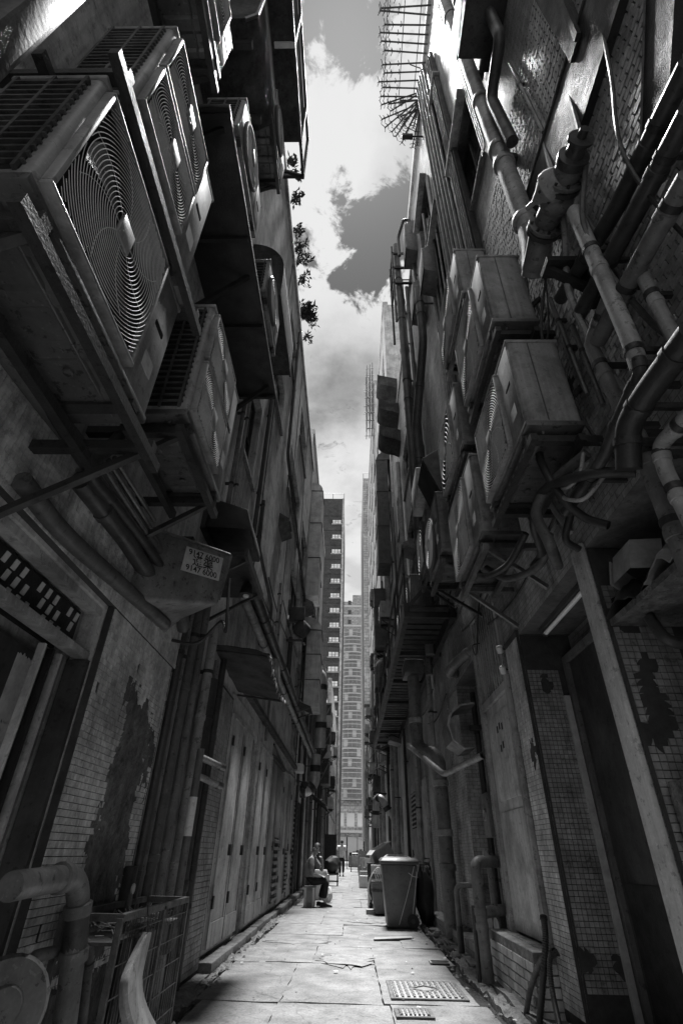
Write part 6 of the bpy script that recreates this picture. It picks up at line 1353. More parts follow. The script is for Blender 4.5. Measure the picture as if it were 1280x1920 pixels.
def carton(label, c, w, d, h, rz=0, tilt=0, m=CARD, open_=True):
    t = T('carton', label, 'carton'); M = Matrix.Translation(V(c)) @ Matrix.Rotation(rz, 4, 'Z') @ Matrix.Rotation(tilt, 4, 'Y'); q = .008
    def bx_(x0, x1, y0, y1, z0, z1):
        mb = MB().box(x0, x1, y0, y1, z0, z1); mb.v = [M @ p for p in mb.v]; return mb
    t.part('base', bx_(-w/2, w/2, -d/2, d/2, 0, q), m)
    for (a, b, e, f_) in ((-w/2, w/2, -d/2, -d/2 + q), (-w/2, w/2, d/2 - q, d/2), (-w/2, -w/2 + q, -d/2 + q, d/2 - q), (w/2 - q, w/2, -d/2 + q, d/2 - q)): t.part('side', bx_(a, b, e, f_, q, h), m)
    if open_:
        for s in (-1, 1):
            mb = MB().hexa([(s * w/2, -d/2, h), (s * w/2, d/2, h), (s * (w/2 + .13), d/2, h - .05), (s * (w/2 + .13), -d/2, h - .05), (s * w/2, -d/2, h + q), (s * w/2, d/2, h + q), (s * (w/2 + .13), d/2, h - .05 + q), (s * (w/2 + .13), -d/2, h - .05 + q)]); mb.v = [M @ p for p in mb.v]; t.part('flap', mb, m)
    else: t.part('top', bx_(-w/2, w/2, -d/2, d/2, h, h + q), m)
    return t.done()
carton('open carton tipped over on top of the hand cart', (.88, 15.4, .94), .42, .40, .3, .3, -.45)
carton('pale foam box on the hand cart lower deck', (.72, 15.3, .282), .36, .32, .26, .1, 0, FOAM, False)
carton('closed carton beneath the far end of the hand cart top', (.75, 16.05, .282), .44, .4, .32, -.1, 0, CARD, False)
carton('pale carton at the far end of the hand cart top', (.75, 16.15, .862), .36, .3, .16, .2, 0, FOAM, False)
for k, (x, y, w, h, m, lab) in enumerate(((.85, 19.0, .5, .45, CARD, 'lower closed carton standing past the hand cart'), (.85, 19.0, .42, .3, FOAM, 'pale foam box stacked on the lower closed carton'), (.95, 21.2, .5, .6, CARD, 'tall closed carton farther along the right gutter'), (.62, 23.5, .45, .35, FOAM, 'pale foam box set out on the right paving'), (1.0, 25.2, .55, .7, CARD, 'tallest carton in the right row, before the trolley'), (.7, 27.5, .5, .4, PAPER, 'white box at the end of the right row'))):
    carton(lab, (x, y, .0 if k != 1 else .458), w, w * .85, h, .2 * (k % 3 - 1), 0, m, False)
# things beside the seated man
carton('box under the newspapers beside the seated man', (-.78, 17.2, .0), .40, .42, .55, .15, 0, FOAM, False)
one('newspaper_stack', taper(-.97, -.60, 17.02, 17.4, .566, -.95, -.63, 17.05, 17.38, .66), PAPER, 'stack of newspapers on the box beside the seated man', 'newspapers', bevel=.006)
g = []
for j in range(10):
    row = []
    for i in range(15):
        th, ph = math.pi * j / 9, 2 * math.pi * i / 14; d = V((math.sin(th) * math.cos(ph), math.sin(th) * math.sin(ph), math.cos(th))); k = 1 + .45 * MN.noise(d * 2.4 + V((7, 0, 0))) + .15 * MN.noise(d * 6); row.append(V((-.56, 16.3, .15)) + V((d.x * .13 * k, d.y * .15 * k, max(-.145, d.z * .2 * k))))
    g.append(row)
one('white_bag', MB().sheet(g), PLAST_W, 'limp white bag on the ground beyond the seated man', 'bag', smooth=True)
t = T('low_stool', 'low dark stool under the black bag', 'stool'); t.part('seat', MB().box(-.85, -.42, 24.2, 24.7, .34, .40), STEELB, bevel=.01)
for (x, y) in ((-.81, 24.25), (-.46, 24.25), (-.81, 24.65), (-.46, 24.65)): t.part('leg', MB().box(x - .025, x + .025, y - .025, y + .025, 0, .34), STEELB)
t.part('foot_board', MB().box(-.85, -.42, 24.2, 24.7, .12, .15), STEELB); t.done()
g = []
for j in range(9):
    row = []
    for i in range(13):
        th, ph = math.pi * j / 8, 2 * math.pi * i / 12; d = V((math.sin(th) * math.cos(ph), math.sin(th) * math.sin(ph), math.cos(th))); row.append(V((-.66, 24.45, .68)) + V((d.x * .32, d.y * .3, d.z * .28)) * (1 + .3 * MN.noise(d * 2)))
    g.append(row)
one('black_bag', MB().sheet(g), HOSE, 'bulging black bag on the low stool behind the newspapers', 'bag', smooth=True)
# trolley, stall at the far end
t = T('trolley', 'pale goods trolley far down the middle of the alley', 'trolley')
for (x, y) in ((.12, 42.3), (.62, 42.3), (.12, 43.3), (.62, 43.3)): t.part('wheel', MB().lathe([(.09, -.03), (.09, .03)], (x, y, .09), (1, 0, 0), 14), STEELB); t.part('post', MB().beam((x, y, .09), (x, y, .3), .05, .05), STEEL)
t.part('bed', MB().box(.05, .7, 42.2, 43.4, .28, .36), GALV); t.part('handle', MB().tube(fillet([(.12, 42.25, .36), (.12, 42.1, 1.05), (.62, 42.1, 1.05), (.62, 42.25, .36)], .08), .02, 8), GALV); t.done()
carton('large pale carton riding on the trolley', (.37, 42.8, .362), .56, .8, .55, 0, 0, PAPER, False)
t = T('market_stall', 'stall with slanting white canopy at the alley mouth', 'stall')
t.part('canopy', MB().hexa([(-.3, 50, 2.35), (1.3, 50, 1.9), (1.3, 52, 1.95), (-.3, 52, 2.4), (-.3, 50, 2.4), (1.3, 50, 1.95), (1.3, 52, 2.0), (-.3, 52, 2.45)]), PLAST_W)
for (x, y, z) in ((-.2, 50.1, 2.3), (1.2, 50.1, 1.9), (-.2, 51.9, 2.3), (1.2, 51.9, 1.9)): t.part('post', MB().beam((x, y, 0), (x, y, z), .05, .05), STEEL)
t.part('counter', MB().box(-.1, 1.1, 50.3, 51.7, .8, .9), PAPER); t.part('skirt', MB().box(-.08, 1.08, 50.32, 50.36, .1, .798), CARD); t.done()
for k in range(4): carton(['dark crate', 'pale crate', 'grey crate', 'small crate'][k] + ' on the stall counter', (.1 + k * .28, 50.8, .902), .24, .4, .2 + .08 * k, 0, 0, [PLAST_D, PAPER, PIPE, CARD][k], False)
t = T('dark_screen', 'dark upright panel standing behind the standing man', 'panel'); t.part('panel', MB().box(-1.62, -.8, 37.0, 37.06, .02, 2.0), STEELB)
for x in (-1.55, -.86): t.part('foot', MB().box(x - .03, x + .03, 36.8, 37.3, -.01, .05), STEEL)
t.done()

# ================================================================== FAR WALLS: units, pipes, ducts
rf = random.Random(21)
ORD = ['first', 'second', 'third', 'fourth', 'fifth', 'sixth', 'seventh', 'eighth', 'ninth', 'tenth', 'eleventh', 'twelfth', 'thirteenth', 'fourteenth', 'fifteenth', 'sixteenth', 'seventeenth']
for k in range(13):
    y = 18.6 + k * 2.1 + rf.uniform(-.4, .4); z = rf.choice((3.3, 4.9, 5.6, 6.6, 7.4)); xwl = -1.70 if y < 27 else (-1.66 if y < 44 else -1.72)
    aircon(-1, xwl + .55 + rf.uniform(-.05, .1), y, z, .85, .6, .32, 1, 'near', 12, ORD[k] + ' small far air conditioner on the left wall counting from the near end', 'small far units on the left wall', lod=2, m=rf.choice((ACP, ACD, ACP)))
    bracket(-1, xwl + .6, xwl - .0, y + .1, y + .75, z - .045, 'bracket of the ' + ORD[k] + ' small far air conditioner on the left wall', 'brackets of far units on the left wall', slots=False)
for k in range(16):
    y = 17.6 + k * 1.75 + rf.uniform(-.3, .3); z = rf.choice((3.4, 5.0, 6.4, 8.2, 9.8, 12.0)); xwr = 1.66 if y < 27.3 else 1.70
    if 27.2 < y < 28.1 or y > 45: continue
    aircon(1, xwr - .55 - rf.uniform(-.05, .1), y, z, .85, .62, .32, 1, 'far', 12, ORD[k] + ' small far air conditioner on the right wall counting from the near end', 'small far units on the right wall', lod=2, m=rf.choice((ACP, ACW, ACD)))
    bracket(1, xwr - .6, xwr, y + .1, y + .75, z - .045, 'bracket of the ' + ORD[k] + ' small far air conditioner on the right wall', 'brackets of far units on the right wall', slots=False)
for k in range(12):
    y = 17 + k * 2.3 + rf.uniform(-.5, .5); xw_ = -1.70 if y < 27.4 else -1.66
    pipe([(xw_ + .12, y, .1), (xw_ + .12, y, rf.uniform(6, 9)), (xw_ + .12, y + .3, rf.uniform(9.1, 9.4))], rf.uniform(.04, .08), rf.choice((PIPE, PIPE_D, PIPE_P)), ORD[k] + ' downpipe far along the left wall counting from the near end', group='downpipes far along the left wall', fil=.1, seg=8, collars=((0, .4),), clip=(xw_, ((0, .3), (0, .7))))
for k in range(13):
    y = 11 + k * 2.5 + rf.uniform(-.6, .6); xw_ = 1.72 if y < 16.8 else (1.66 if y < 27.8 else 1.70)
    if abs(y - 16.95) < .3: continue
    pipe([(xw_ - .12, y, .1), (xw_ - .12, y, rf.uniform(6, 12)), (xw_ - .12, y + .3, 12.5)], rf.uniform(.04, .09), rf.choice((PIPE, PIPE_D, PIPE_P)), ORD[k] + ' downpipe far along the right wall counting from the near end', group='downpipes far along the right wall', fil=.1, seg=8, collars=((0, .4),), clip=(xw_, ((0, .3), (0, .7))))
def round_duct(label, pts, r, m, wall):
    return pipe(pts, r, m, label, 'round_duct', 'duct', fil=.3, seg=16, collars=[(i, .5) for i in range(len(pts) - 1)], clip=(wall, [(0, .4)]), cm=STEEL)
round_duct('silver bent duct low on the left behind the black pipe end', [(-1.2, 19.5, 3.9), (-1.2, 19.5, 3.0), (-1.45, 19.4, 2.75), (-1.72, 19.4, 2.75)], .17, SILVER, -1.7)
round_duct('silver swan-neck duct on the left under the square ducts', [(-1.7, 21, 7.2), (-1.2, 21, 7.2), (-1.15, 21, 6.0), (-1.15, 21.2, 4.4)], .2, SILVER, -1.7)
round_duct('pale arched duct low on the far right', [(1.66, 23, 2.2), (1.25, 23, 2.9), (1.05, 23.2, 2.9), (1.0, 23.3, 1.9)], .13, SILVER, 1.66)
round_duct('grey swan-neck duct on the right past the walkway', [(1.66, 20.2, 7.4), (1.15, 20.2, 7.4), (1.1, 20.2, 5.2)], .18, PIPE, 1.66)
t = T('steel_cage_frame', 'tall open steel frame far along the right wall', 'frame')
for (x, y) in ((.95, 31), (1.62, 31), (.95, 34), (1.62, 34)): t.part('post', MB().box(x - .03, x + .03, y - .03, y + .03, .02, 6.2), GALV)
for zz in (2.2, 3.2, 4.2, 5.2, 6.1):
    t.part('ledger', MB().box(.92, 1.69, 30.98, 31.02, zz, zz + .05), GALV); t.part('ledger', MB().box(.93, .97, 31.03, 33.97, zz, zz + .05), GALV)
for k in range(4): t.part('brace', MB().beam((.95, 30.96, 2.2 + k), (1.62, 30.96, 3.2 + k), .04, .04), GALV)
t.done()
for k in range(3):
    t = T('wire_frame_box', ['lowest', 'middle', 'top'][k] + ' of three framed boxes stacked on the left beyond the silver ducts', 'frame', 'framed boxes on the far left'); z = 4.0 + k * 1.45; t.part('back', MB().box(-1.65, -1.1, 30.02, 31.2, z, z + 1.2), DOORD)
    t.part('rim', MB().box(-1.65, -1.06, 29.96, 30.019, z - .03, z + .06).box(-1.65, -1.06, 29.96, 30.019, z + 1.14, z + 1.23).box(-1.12, -1.06, 29.96, 30.019, z + .06, z + 1.14), PIPE_P); t.part('cross', MB().beam((-1.62, 29.98, z + .08), (-1.1, 29.98, z + 1.12), .04, .03), PIPE_P); t.done()
BAMB = mat('bamboo', .20, .10, .7, 9, .3)
t = T('bamboo_scaffold', 'bamboo scaffold poles jutting from the tall right building', 'scaffold')
for i in range(4):
    for x in (1.62, 1.4, 1.15): t.part('standard', MB().tube([(x, 28.4 + i * .9, 29.6 if x > 1.3 else 30.2), (x + rf.uniform(-.06, .06), 28.4 + i * .9, 35.4 if x > 1.5 else 34.6)], .035, 6), BAMB)
for zz in range(7):
    for i in range(4): t.part('transom', MB().tube([(1.72, 28.4 + i * .9, 29.6 + zz * .85), (.85 + rf.uniform(0, .3), 28.4 + i * .9, 29.6 + zz * .85 + rf.uniform(-.1, .1))], .03, 6), BAMB)
    t.part('ledger', MB().tube([(1.15, 28.1, 29.6 + zz * .85), (1.15, 31.5, 29.6 + zz * .85)], .03, 6), BAMB); t.part('ledger', MB().tube([(1.4, 28.1, 29.7 + zz * .85), (1.4, 31.5, 29.7 + zz * .85)], .03, 6), BAMB)
t.done()
t = T('roof_hut_block', 'pale stair block on the roof of the rough building, right', 'roof block'); t.part('wall', MB().box(2.0, 5, 12.5, 16.8, 15.31, 17.6), PLASTER); t.part('coping', MB().box(1.95, 5, 12.45, 16.85, 17.602, 17.75), PLASTER_D); t.done()

# small fittings that crowd the walls
rc = random.Random(5)
def wall_x(side, y): return (-1.62 if y < 16.2 else -1.70 if y < 27.5 else -1.66 if y < 45 else -1.72) if side < 0 else (1.68 if y < 8.3 else 1.72 if y < 16.9 else 1.66 if y < 27.9 else 1.70)
for side in (-1, 1):
    sn = 'left' if side < 0 else 'right'; ys = sorted(rc.uniform(9 if side < 0 else 8.6, 40) for _ in range(22))
    for k, y in enumerate(ys):
        xw_ = wall_x(side, y); z = rc.uniform(2.9, 8.5); s_ = -side; kind = k % 4
        lab = ORD[k % 17] if k < 17 else 'later ' + ORD[k - 17]
        if kind == 0:
            t = T('wall_vent', lab + ' small hooded fitting along the ' + sn + ' wall, a vent', 'vent', 'small wall vents on the ' + sn); d = rc.uniform(.2, .4)
            t.part('hood', MB().prism([(xw_, y, z), (xw_ + s_ * d, y, z - .15), (xw_ + s_ * d, y, z - .25), (xw_, y, z - .35)], (0, rc.uniform(.4, .9), 0)), rc.choice((ACD, PIPE, STEEL))); t.part('lip', MB().box(min(xw_ + s_ * d, xw_ + s_ * (d + .03)), max(xw_ + s_ * d, xw_ + s_ * (d + .03)), y, y + .4, z - .26, z - .22), STEEL); t.done()
        elif kind == 1:
            t = T('junction_box', lab + ' small fitting along the ' + sn + ' wall, a junction box', 'box', 'junction boxes on the ' + sn); h = rc.uniform(.3, .7)
            t.part('case', MB().box(min(xw_, xw_ + s_ * .18), max(xw_, xw_ + s_ * .18), y, y + h * .8, z, z + h), rc.choice((ACP, ACD, PIPE_P)), bevel=.01); t.part('conduit', MB().tube([(xw_ + s_ * .06, y + .2, z), (xw_ + s_ * .06, y + .2, z - rc.uniform(.6, 2))], .025, 8), PIPE); t.done()
        elif kind == 2:
            l = rc.uniform(1.5, 4); pipe([(xw_ + s_ * .08, y, z), (xw_ + s_ * .08, y + l, z + rc.uniform(-.1, .1)), (xw_ + s_ * .08, y + l, z - rc.uniform(.5, 1.5))] if y + l < (16 if y < 16 else 27 if y < 27 else 44) else [(xw_ + s_ * .08, y, z), (xw_ + s_ * .08, y, z + 1.5)], rc.uniform(.03, .06), rc.choice((PIPE, PIPE_D, PIPE_P)), lab + ' small fitting along the ' + sn + ' wall, a cranked pipe', group='cranked pipes on the ' + sn, fil=.1, seg=8, collars=((0, .5),), clip=(xw_, ((0, .3),)))
        else:
            t = T('small_awning', lab + ' small fitting along the ' + sn + ' wall, a sloping awning', 'awning', 'small awnings on the ' + sn); w = rc.uniform(.7, 1.5); d = rc.uniform(.35, .6); z2 = rc.uniform(2.7, 5.5)
            t.part('sheet', MB().hexa([(xw_, y, z2), (xw_ + s_ * d, y, z2 - .22), (xw_ + s_ * d, y + w, z2 - .22), (xw_, y + w, z2), (xw_, y, z2 + .02), (xw_ + s_ * d, y, z2 - .2), (xw_ + s_ * d, y + w, z2 - .2), (xw_, y + w, z2 + .02)]), rc.choice((FABRIC_D, STEEL, SILVER))); t.part('strut', MB().beam((xw_, y + .1, z2 - .4), (xw_ + s_ * d * .9, y + .1, z2 - .22), .03, .03), STEEL); t.part('strut', MB().beam((xw_, y + w - .1, z2 - .4), (xw_ + s_ * d * .9, y + w - .1, z2 - .22), .03, .03), STEEL); t.done()
for k, (x, y, w, h, m) in enumerate(((.95, 29.5, .55, .5, CARD), (.95, 29.5, .4, .35, FOAM), (1.0, 32.5, .6, .8, PAPER), (.85, 36, .6, .45, CARD), (.85, 36, .5, .4, PAPER), (.95, 39.5, .6, 1.0, CARD), (-.95, 40, .6, .7, FOAM), (-.9, 44, .6, 1.0, PAPER), (.95, 46, .6, 1.2, CARD))):
    carton(['low carton on the right, before the steel frame', 'foam box topping the low carton before the steel frame', 'white box at the foot of the tall steel frame', 'brown carton past the steel frame, right', 'white box on the brown carton past the steel frame', 'tall carton on the right, beyond the trolley line', 'foam box on the left past the dark panel', 'white box at the far left near the stall', 'tallest carton at the far right near the stall'][k], (x, y, .0 if k not in (1, 4) else (.508 if k == 1 else .458)), w, w * .85, h, .2 * (k % 3 - 1), 0, m, False)

# cables strung along both walls
for k in range(7):
    y0 = 6.5 + k * 2.2; z = 4.9 + (k % 3) * .5
    pts = [V((-1.585, y0 + i * .9, z - .12 * math.sin(math.pi * i / 4) + .02 * i)) for i in range(5)]
    pipe(pts, .012, HOSE, ORD[k] + ' thin black cable sagging along the left plaster wall', 'cable', 'cable', 'cables along the left plaster wall', curve=True, seg=5)
for k in range(9):
    y0 = 3.4 + k * 1.4; z = 3.35 + (k % 4) * .45
    pts = [V((1.64, y0 + i * .6, z - .15 * math.sin(math.pi * i / 4))) for i in range(5)]
    pipe(pts, .014, HOSE, ORD[k] + ' black cable sagging along the right wall behind the units', 'cable', 'cable', 'cables along the right wall', curve=True, seg=5)

# ================================================================== ROOF PLANTS
def leaf(mb, p, d, up, L, W):
    s = d.cross(up)
    s = s.normalized() * W if s.length > 1e-4 else V((W, 0, 0)); n = s.cross(d).normalized() * W * .35
    mb.add([p, p + d * L * .45 + s + n, p + d * L, p + d * L * .45 - s + n, p + d * L * .45 - n * .2], [(0, 1, 4), (1, 2, 4), (2, 3, 4), (3, 0, 4)])
plants = [(540, 375, .35, 16), (538, 430, .3, 12), (546, 468, .4, 22), (553, 505, .4, 20), (556, 545, .5, 34), (558, 575, .35, 18), (563, 600, .4, 24), (571, 632, .75, 110), (568, 655, .55, 60), (566, 690, .4, 24), (570, 735, .35, 14)]
labs = ['lone sprig nearest the metal balcony on the left roof edge', 'tiny tuft below the lone sprig on the left roof edge', 'third tuft from the metal balcony along the left roof edge', 'fourth tuft from the metal balcony along the left roof edge', 'spreading weed midway along the left roof edge', 'small tuft just past the spreading weed, left roof edge', 'tuft just before the leafy shrub, left roof edge', 'largest leafy shrub on the left roof edge', 'second leafy shrub right below the largest one', 'trailing weed past the leafy shrubs, left roof edge', 'last thin weed along the left roof edge']
for (px, py, sz, n), lab in zip(plants, labs):
    tip = on_x(px, py, -1.40); base = V((-1.60, tip.y, 14.30)); tip = V((-1.38, tip.y, min(max(tip.z, 14.35), 14.9)))
    t = T('roof_plant', lab, 'plant', 'plants on the left roof edge'); st = MB(); lv = MB()
    for k in range(max(3, n // 9)):
        e = tip + V((random.uniform(-.25, .35), random.uniform(-.6, .6), random.uniform(-.15, .4))) * sz; P = catmull([base, base.lerp(e, .5) + V((0, random.uniform(-.1, .1), .12)), e], 5)
        st.tube(P, [.014 * (1 - i / len(P)) + .004 for i in range(len(P))], 5)
        for _ in range(max(16, int(n * 3) // max(3, n // 9))):
            p = P[random.randrange(2, len(P))] + V((random.uniform(-.05, .08), random.uniform(-.09, .09), random.uniform(-.07, .07))); d = V((random.uniform(-.4, 1), random.uniform(-1, 1), random.uniform(-.7, .9))).normalized(); leaf(lv, p, d, V((random.uniform(-.5, .5), random.uniform(-.5, .5), 1)), random.uniform(.08, .17), random.uniform(.016, .032))
    t.part('stem', st, BARK, smooth=True); t.part('foliage', lv, LEAF, kind='stuff'); t.done()

# ================================================================== PEOPLE
def skin_obj(verts, edges, radii, sub=2):
    me = bpy.data.meshes.new('sk'); me.from_pydata([tuple(v) for v in verts], edges, []); o = bpy.data.objects.new('sk', me); COL.objects.link(o)
    md = o.modifiers.new('skin', 'SKIN'); md.use_smooth_shade = True
    for i, r_ in enumerate(radii): me.skin_vertices[0].data[i].radius = r_ if isinstance(r_, tuple) else (r_, r_)
    me.skin_vertices[0].data[0].use_root = True
    ss = o.modifiers.new('sub', 'SUBSURF'); ss.levels = sub; ss.render_levels = sub
    dg = bpy.context.evaluated_depsgraph_get(); dg.update(); m2 = bpy.data.meshes.new_from_object(o.evaluated_get(dg)); bpy.data.objects.remove(o)
    mb = MB(); mb.v = [v.co.copy() for v in m2.vertices]; mb.f = [tuple(p.vertices) for p in m2.polygons]; return mb
def fuse(mb, vox):
    me = mb.mesh('fz'); o = bpy.data.objects.new('fz', me); COL.objects.link(o); md = o.modifiers.new('r', 'REMESH'); md.mode = 'VOXEL'; md.voxel_size = vox
    dg = bpy.context.evaluated_depsgraph_get(); dg.update(); m2 = bpy.data.meshes.new_from_object(o.evaluated_get(dg)); bpy.data.objects.remove(o)
    r_ = MB(); r_.v = [v.co.copy() for v in m2.vertices]; r_.f = [tuple(p.vertices) for p in m2.polygons]; return r_
def ellipsoid(mb, c, ax, r, nu=16, nv=11):     # ax: 3 axes, r: radii
    g = []
    for j in range(nv):
        th = math.pi * j / (nv - 1); g.append([V(c) + ax[0] * (r[0] * math.sin(th) * math.cos(2*math.pi*i/nu)) + ax[1] * (r[1] * math.sin(th) * math.sin(2*math.pi*i/nu)) + ax[2] * (r[2] * math.cos(th)) for i in range(nu + 1)])
    o = len(mb.v); nc = nu + 1
    for row in g: mb.v += row
    for j in range(nv - 1):
        for i in range(nu): a = o + j * nc + i; mb.f.append((a, a + 1, a + nc + 1, a + nc))
def hand(mb, wr, d, palm_n, s=1.0, curl=.5):
    d = d.normalized(); n = (palm_n - d * palm_n.dot(d)).normalized(); w = d.cross(n)
    mb.hexa([wr + w * (.028 * s * a) + n * (.013 * s * b) + d * e for e in (-.01, .085 * s) for (a, b) in ((-1, -1), (1, -1), (1, 1), (-1, 1))])
    for k, (o, L) in enumerate(((-.027, .062), (-.009, .075), (.009, .070), (.027, .055))):
        p = wr + d * .08 * s + w * (o * s); q1 = p + (d * math.cos(curl * .6) + n * math.sin(curl * .6)) * L * .5 * s; q2 = q1 + (d * math.cos(curl * 1.6) + n * math.sin(curl * 1.6)) * L * .45 * s; mb.tube([p - d * .02, p, q1, q2], [.0085 * s, .009 * s, .0085 * s, .007 * s], 8)
    p = wr + d * .02 * s - w * .026 * s; q1 = p + (d * .7 - w * .6 + n * .3).normalized() * .04 * s; q2 = q1 + (d * .9 - w * .1 + n * .4).normalized() * .032 * s; mb.tube([p + w * .01, p, q1, q2], [.011 * s, .011 * s, .010 * s, .008 * s], 8)
def person(label, J, look, shirt, hands, vox=.009, hairm=HAIR, sleeve=.75, shirt_hem=.0):
    t = T('person', label, 'person')
    names = ['pelvis', 'waist', 'chest', 'neck', 'headb']; Vt = [J['pelvis'], J['pelvis'].lerp(J['chest'], .45) + J.get('waist_off', V((0, 0, 0))), J['chest'], J['neck'], J['head']]
    E_ = [(0, 1), (1, 2), (2, 3), (3, 4)]; Rd = [(.145, .12), (.135, .105), (.155, .11), .058, .06]
    def chain(pts, radii, root):
        prev = root
        for p, r_ in zip(pts, radii): Vt.append(p); Rd.append(r_); E_.append((prev, len(Vt) - 1)); prev = len(Vt) - 1
    for s in 'LR':
        chain([J['sh' + s], J['sh' + s].lerp(J['el' + s], .5), J['el' + s], J['el' + s].lerp(J['wr' + s], .4), J['wr' + s]], [.062, .05, .04, .042, .027], 2)
        chain([J['hip' + s], J['hip' + s].lerp(J['kn' + s], .5), J['kn' + s], J['kn' + s].lerp(J['an' + s], .35), J['an' + s]], [.088, .078, .058, .058, .038], 0)
    mb = skin_obj(Vt, E_, Rd, 1)
    f_ = look.normalized(); up = (J['head'] - J['neck']).normalized(); up = (up - f_ * up.dot(f_)).normalized(); rt = f_.cross(up); H = J['head']; ax = (rt, f_, up)
    ellipsoid(mb, H + up * .035, ax, (.074, .092, .09)); ellipsoid(mb, H + f_ * .022 - up * .045, ax, (.056, .066, .072))      # skull, jaw
    ellipsoid(mb, H + f_ * .098 - up * .012, ax, (.014, .022, .020), 10, 7); ellipsoid(mb, H + f_ * .088 + up * .032, ax, (.05, .012, .012), 12, 7); ellipsoid(mb, H + f_ * .082 - up * .052, ax, (.026, .014, .012), 10, 7); ellipsoid(mb, H + f_ * .074 - up * .092, ax, (.026, .02, .02), 10, 7)
    for s in (-1, 1): ellipsoid(mb, H + rt * (.076 * s) - f_ * .005 - up * .01, ax, (.012, .02, .032), 10, 7); ellipsoid(mb, H + f_ * .07 + rt * (.042 * s) - up * .02, ax, (.022, .02, .02), 10, 7)
    for s in 'LR': hand(mb, J['wr' + s], hands[s][0], hands[s][1], 1.0, hands[s][2])
    body = t.part('body', fuse(mb, vox), SKIN, smooth=True)
    # hair cap
    hb = MB(); ellipsoid(hb, H + up * .046 - f_ * .008, ax, (.084, .102, .094), 24, 18)
    hb.f = [q for q in hb.f if (sum((hb.v[i] for i in q), V((0,0,0))) / 4 - H).dot(up) - .62 * (sum((hb.v[i] for i in q), V((0,0,0))) / 4 - H).dot(f_) > .016]
    hb.v = [p + (p - H).normalized() * (.006 * MN.noise((p - H) * 60)) for p in hb.v]
    t.part('hair', hb, hairm, body, smooth=True)
    for s in (-1, 1):
        e = MB(); ellipsoid(e, H + f_ * .0895 + rt * (.030 * s) + up * .012, ax, (.012, .006, .006), 10, 7); t.part('eye', e, HAIR, body); e = MB(); ellipsoid(e, H + f_ * .096 + rt * (.03 * s) + up * .036, ax, (.02, .006, .004), 10, 7); t.part('eyebrow', e, HAIR, body)
    e = MB(); ellipsoid(e, H + f_ * .094 - up * .054, ax, (.020, .005, .003), 10, 7); t.part('mouth', e, HAIR, body)
    # clothes
    lo = J['pelvis'] + (J['pelvis'] - J['chest']).normalized() * shirt_hem
    sv = [lo, J['pelvis'].lerp(J['chest'], .45) + J.get('waist_off', V((0, 0, 0))), J['chest'], J['neck'] - (J['neck'] - J['chest']) * .12]; se = [(0, 1), (1, 2), (2, 3)]; sr = [(.168, .142), (.158, .13), (.178, .132), .07]
    for s in 'LR':
        sv += [J['sh' + s], J['sh' + s].lerp(J['el' + s], sleeve)]; n = len(sv); se += [(2, n - 2), (n - 2, n - 1)]; sr += [.082, .068]
    t.part('shirt', skin_obj(sv, se, sr, 2), shirt, body, smooth=True)
    tv = [J['pelvis'] + (J['chest'] - J['pelvis']) * .12, J['pelvis']]; te = [(0, 1)]; tr = [(.155, .128), (.160, .135)]
    for s in 'LR':
        tv += [J['hip' + s], J['hip' + s].lerp(J['kn' + s], .5), J['kn' + s], J['kn' + s].lerp(J['an' + s], .5), J['kn' + s].lerp(J['an' + s], .86)]; n = len(tv); te += [(1, n - 5), (n - 5, n - 4), (n - 4, n - 3), (n - 3, n - 2), (n - 2, n - 1)]; tr += [.104, .095, .080, .075, .066]
    t.part('trousers', skin_obj(tv, te, tr, 2), TROUS, body, smooth=True)
    for s in 'LR':
        a = J['an' + s]; d = J['toe' + s] - a; d.z = 0; d.normalize(); w = V((-d.y, d.x, 0)); z0 = 0.004; b0 = V((a.x, a.y, 0)) - d * .075
        mb = MB(); secs = [(0, .034, .085), (.06, .038, .095), (.13, .044, .07), (.21, .047, .052), (.265, .034, .038), (.285, .015, .026)]
        for k in range(len(secs) - 1):
            (l0, w0, h0), (l1, w1, h1) = secs[k], secs[k + 1]
            mb.hexa([b0 + d * l0 - w * w0 + V((0,0,z0)), b0 + d * l0 + w * w0 + V((0,0,z0)), b0 + d * l1 + w * w1 + V((0,0,z0)), b0 + d * l1 - w * w1 + V((0,0,z0)), b0 + d * l0 - w * w0 * .8 + V((0,0,h0)), b0 + d * l0 + w * w0 * .8 + V((0,0,h0)), b0 + d * l1 + w * w1 * .8 + V((0,0,h1)), b0 + d * l1 - w * w1 * .8 + V((0,0,h1))])
        t.part('shoe', mb, SHOE, body)
    return t
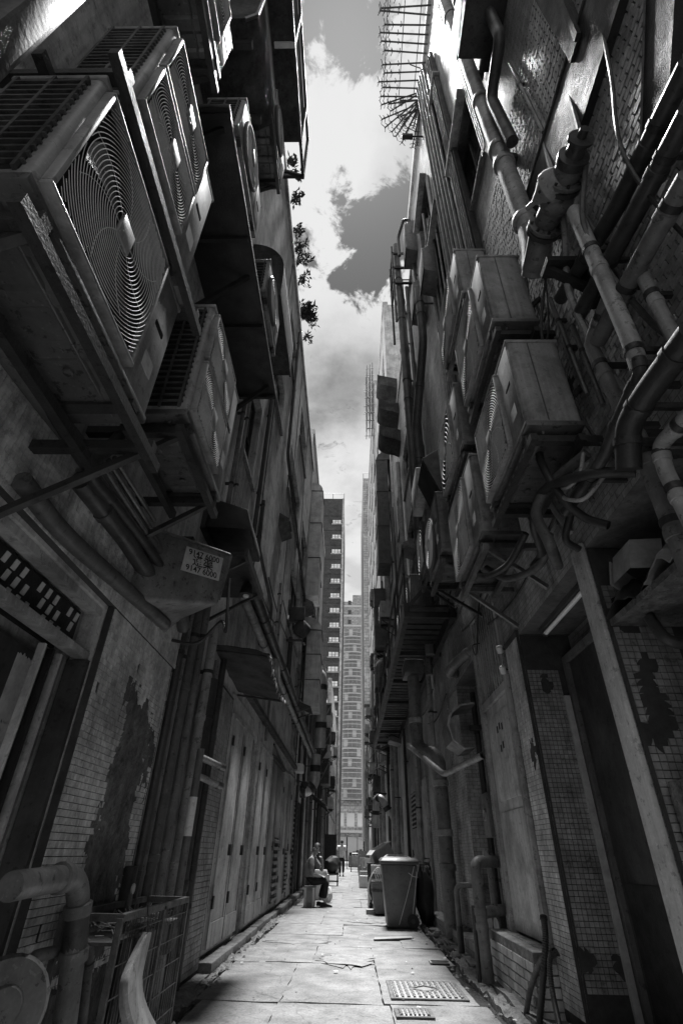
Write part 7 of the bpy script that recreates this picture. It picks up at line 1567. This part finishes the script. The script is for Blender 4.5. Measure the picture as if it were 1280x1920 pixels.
# the seat
t = T('box_seat', 'upright slatted box used as a seat by the seated man', 'box')
t.part('core', MB().box(-1.055, -.805, 14.86, 15.16, .01, .36), CARD)
for k in range(4): t.part('slat', MB().box(-1.06 + .066 * k, -1.005 + .066 * k, 14.84, 14.859, .0, .36), PLAST_W if k in (0, 3) else PIPE_P)
t.part('panel', MB().box(-1.0, -.86, 14.832, 14.839, .08, .30), CARD)
t.part('top', MB().box(-1.075, -.785, 14.83, 15.18, .361, .385), PIPE_P, bevel=.008); t.done()
S = V((0, 0, 0))
J = dict(pelvis=V((-.95, 15.0, .51)), chest=V((-.93, 15.0, .86)), neck=V((-.87, 14.99, 1.00)), head=V((-.81, 14.96, 1.12)), waist_off=V((-.05, 0, 0)),
         shL=V((-.92, 14.83, .90)), elL=V((-.88, 14.76, .62)), wrL=V((-.66, 14.86, .585)), shR=V((-.88, 15.17, .90)), elR=V((-.66, 15.2, .68)), wrR=V((-.66, 15.05, .90)),
         hipL=V((-.86, 14.92, .49)), knL=V((-.54, 14.90, .50)), anL=V((-.60, 14.90, .10)), toeL=V((-.3, 14.86, 0)), hipR=V((-.86, 15.08, .49)), knR=V((-.58, 15.14, .49)), anR=V((-.70, 15.14, .10)), toeR=V((-.4, 15.1, 0)))
t = person('seated man in grey shirt and black trousers smoking on a box', J, V((.45, -1, -.08)), SHIRT_G, dict(L=(V((1, .15, -.15)), V((0, 0, -1)), .7), R=(V((-.35, -.55, .75)), V((-.6, -.3, -.3)), .9)))
t.done()
pc = J['head'] + V((.45, -1, -.08)).normalized() * .09 + V((0, 0, -.055))
t = T('cigarette', 'white cigarette in the mouth of the seated man', 'cigarette'); t.part('stick', MB().tube([pc, pc + V((.05, -.045, -.006))], .005, 8), PLAST_W); t.part('ash', MB().tube([pc + V((.05, -.045, -.006)), pc + V((.062, -.056, -.008))], .005, 8), PIPE); t.done()
yq = 34.0; B = V((-.44, yq, 0))
J = dict(pelvis=B + V((0, 0, .88)), chest=B + V((.0, .02, 1.25)), neck=B + V((0, .03, 1.43)), head=B + V((.01, .05, 1.535)), shL=B + V((.19, .02, 1.35)), elL=B + V((.25, .0, 1.06)), wrL=B + V((.26, .08, .80)), shR=B + V((-.19, .02, 1.35)), elR=B + V((-.25, -.03, 1.06)), wrR=B + V((-.26, .0, .80)),
         hipL=B + V((.09, 0, .84)), knL=B + V((.10, .08, .47)), anL=B + V((.10, .12, .10)), toeL=B + V((.10, .4, 0)), hipR=B + V((-.09, 0, .84)), knR=B + V((-.08, .02, .47)), anR=B + V((-.07, -.16, .10)), toeR=B + V((-.07, .2, 0)))
t = person('man in white shirt and black trousers walking away, seen from behind', J, V((0, 1, 0)), SHIRT_W, dict(L=(V((0, .1, -1)), V((-1, 0, 0)), .5), R=(V((0, .1, -1)), V((1, 0, 0)), .5)), .011, shirt_hem=.12)
t.done()
for t in T.all:
    if t.parts: t.done()
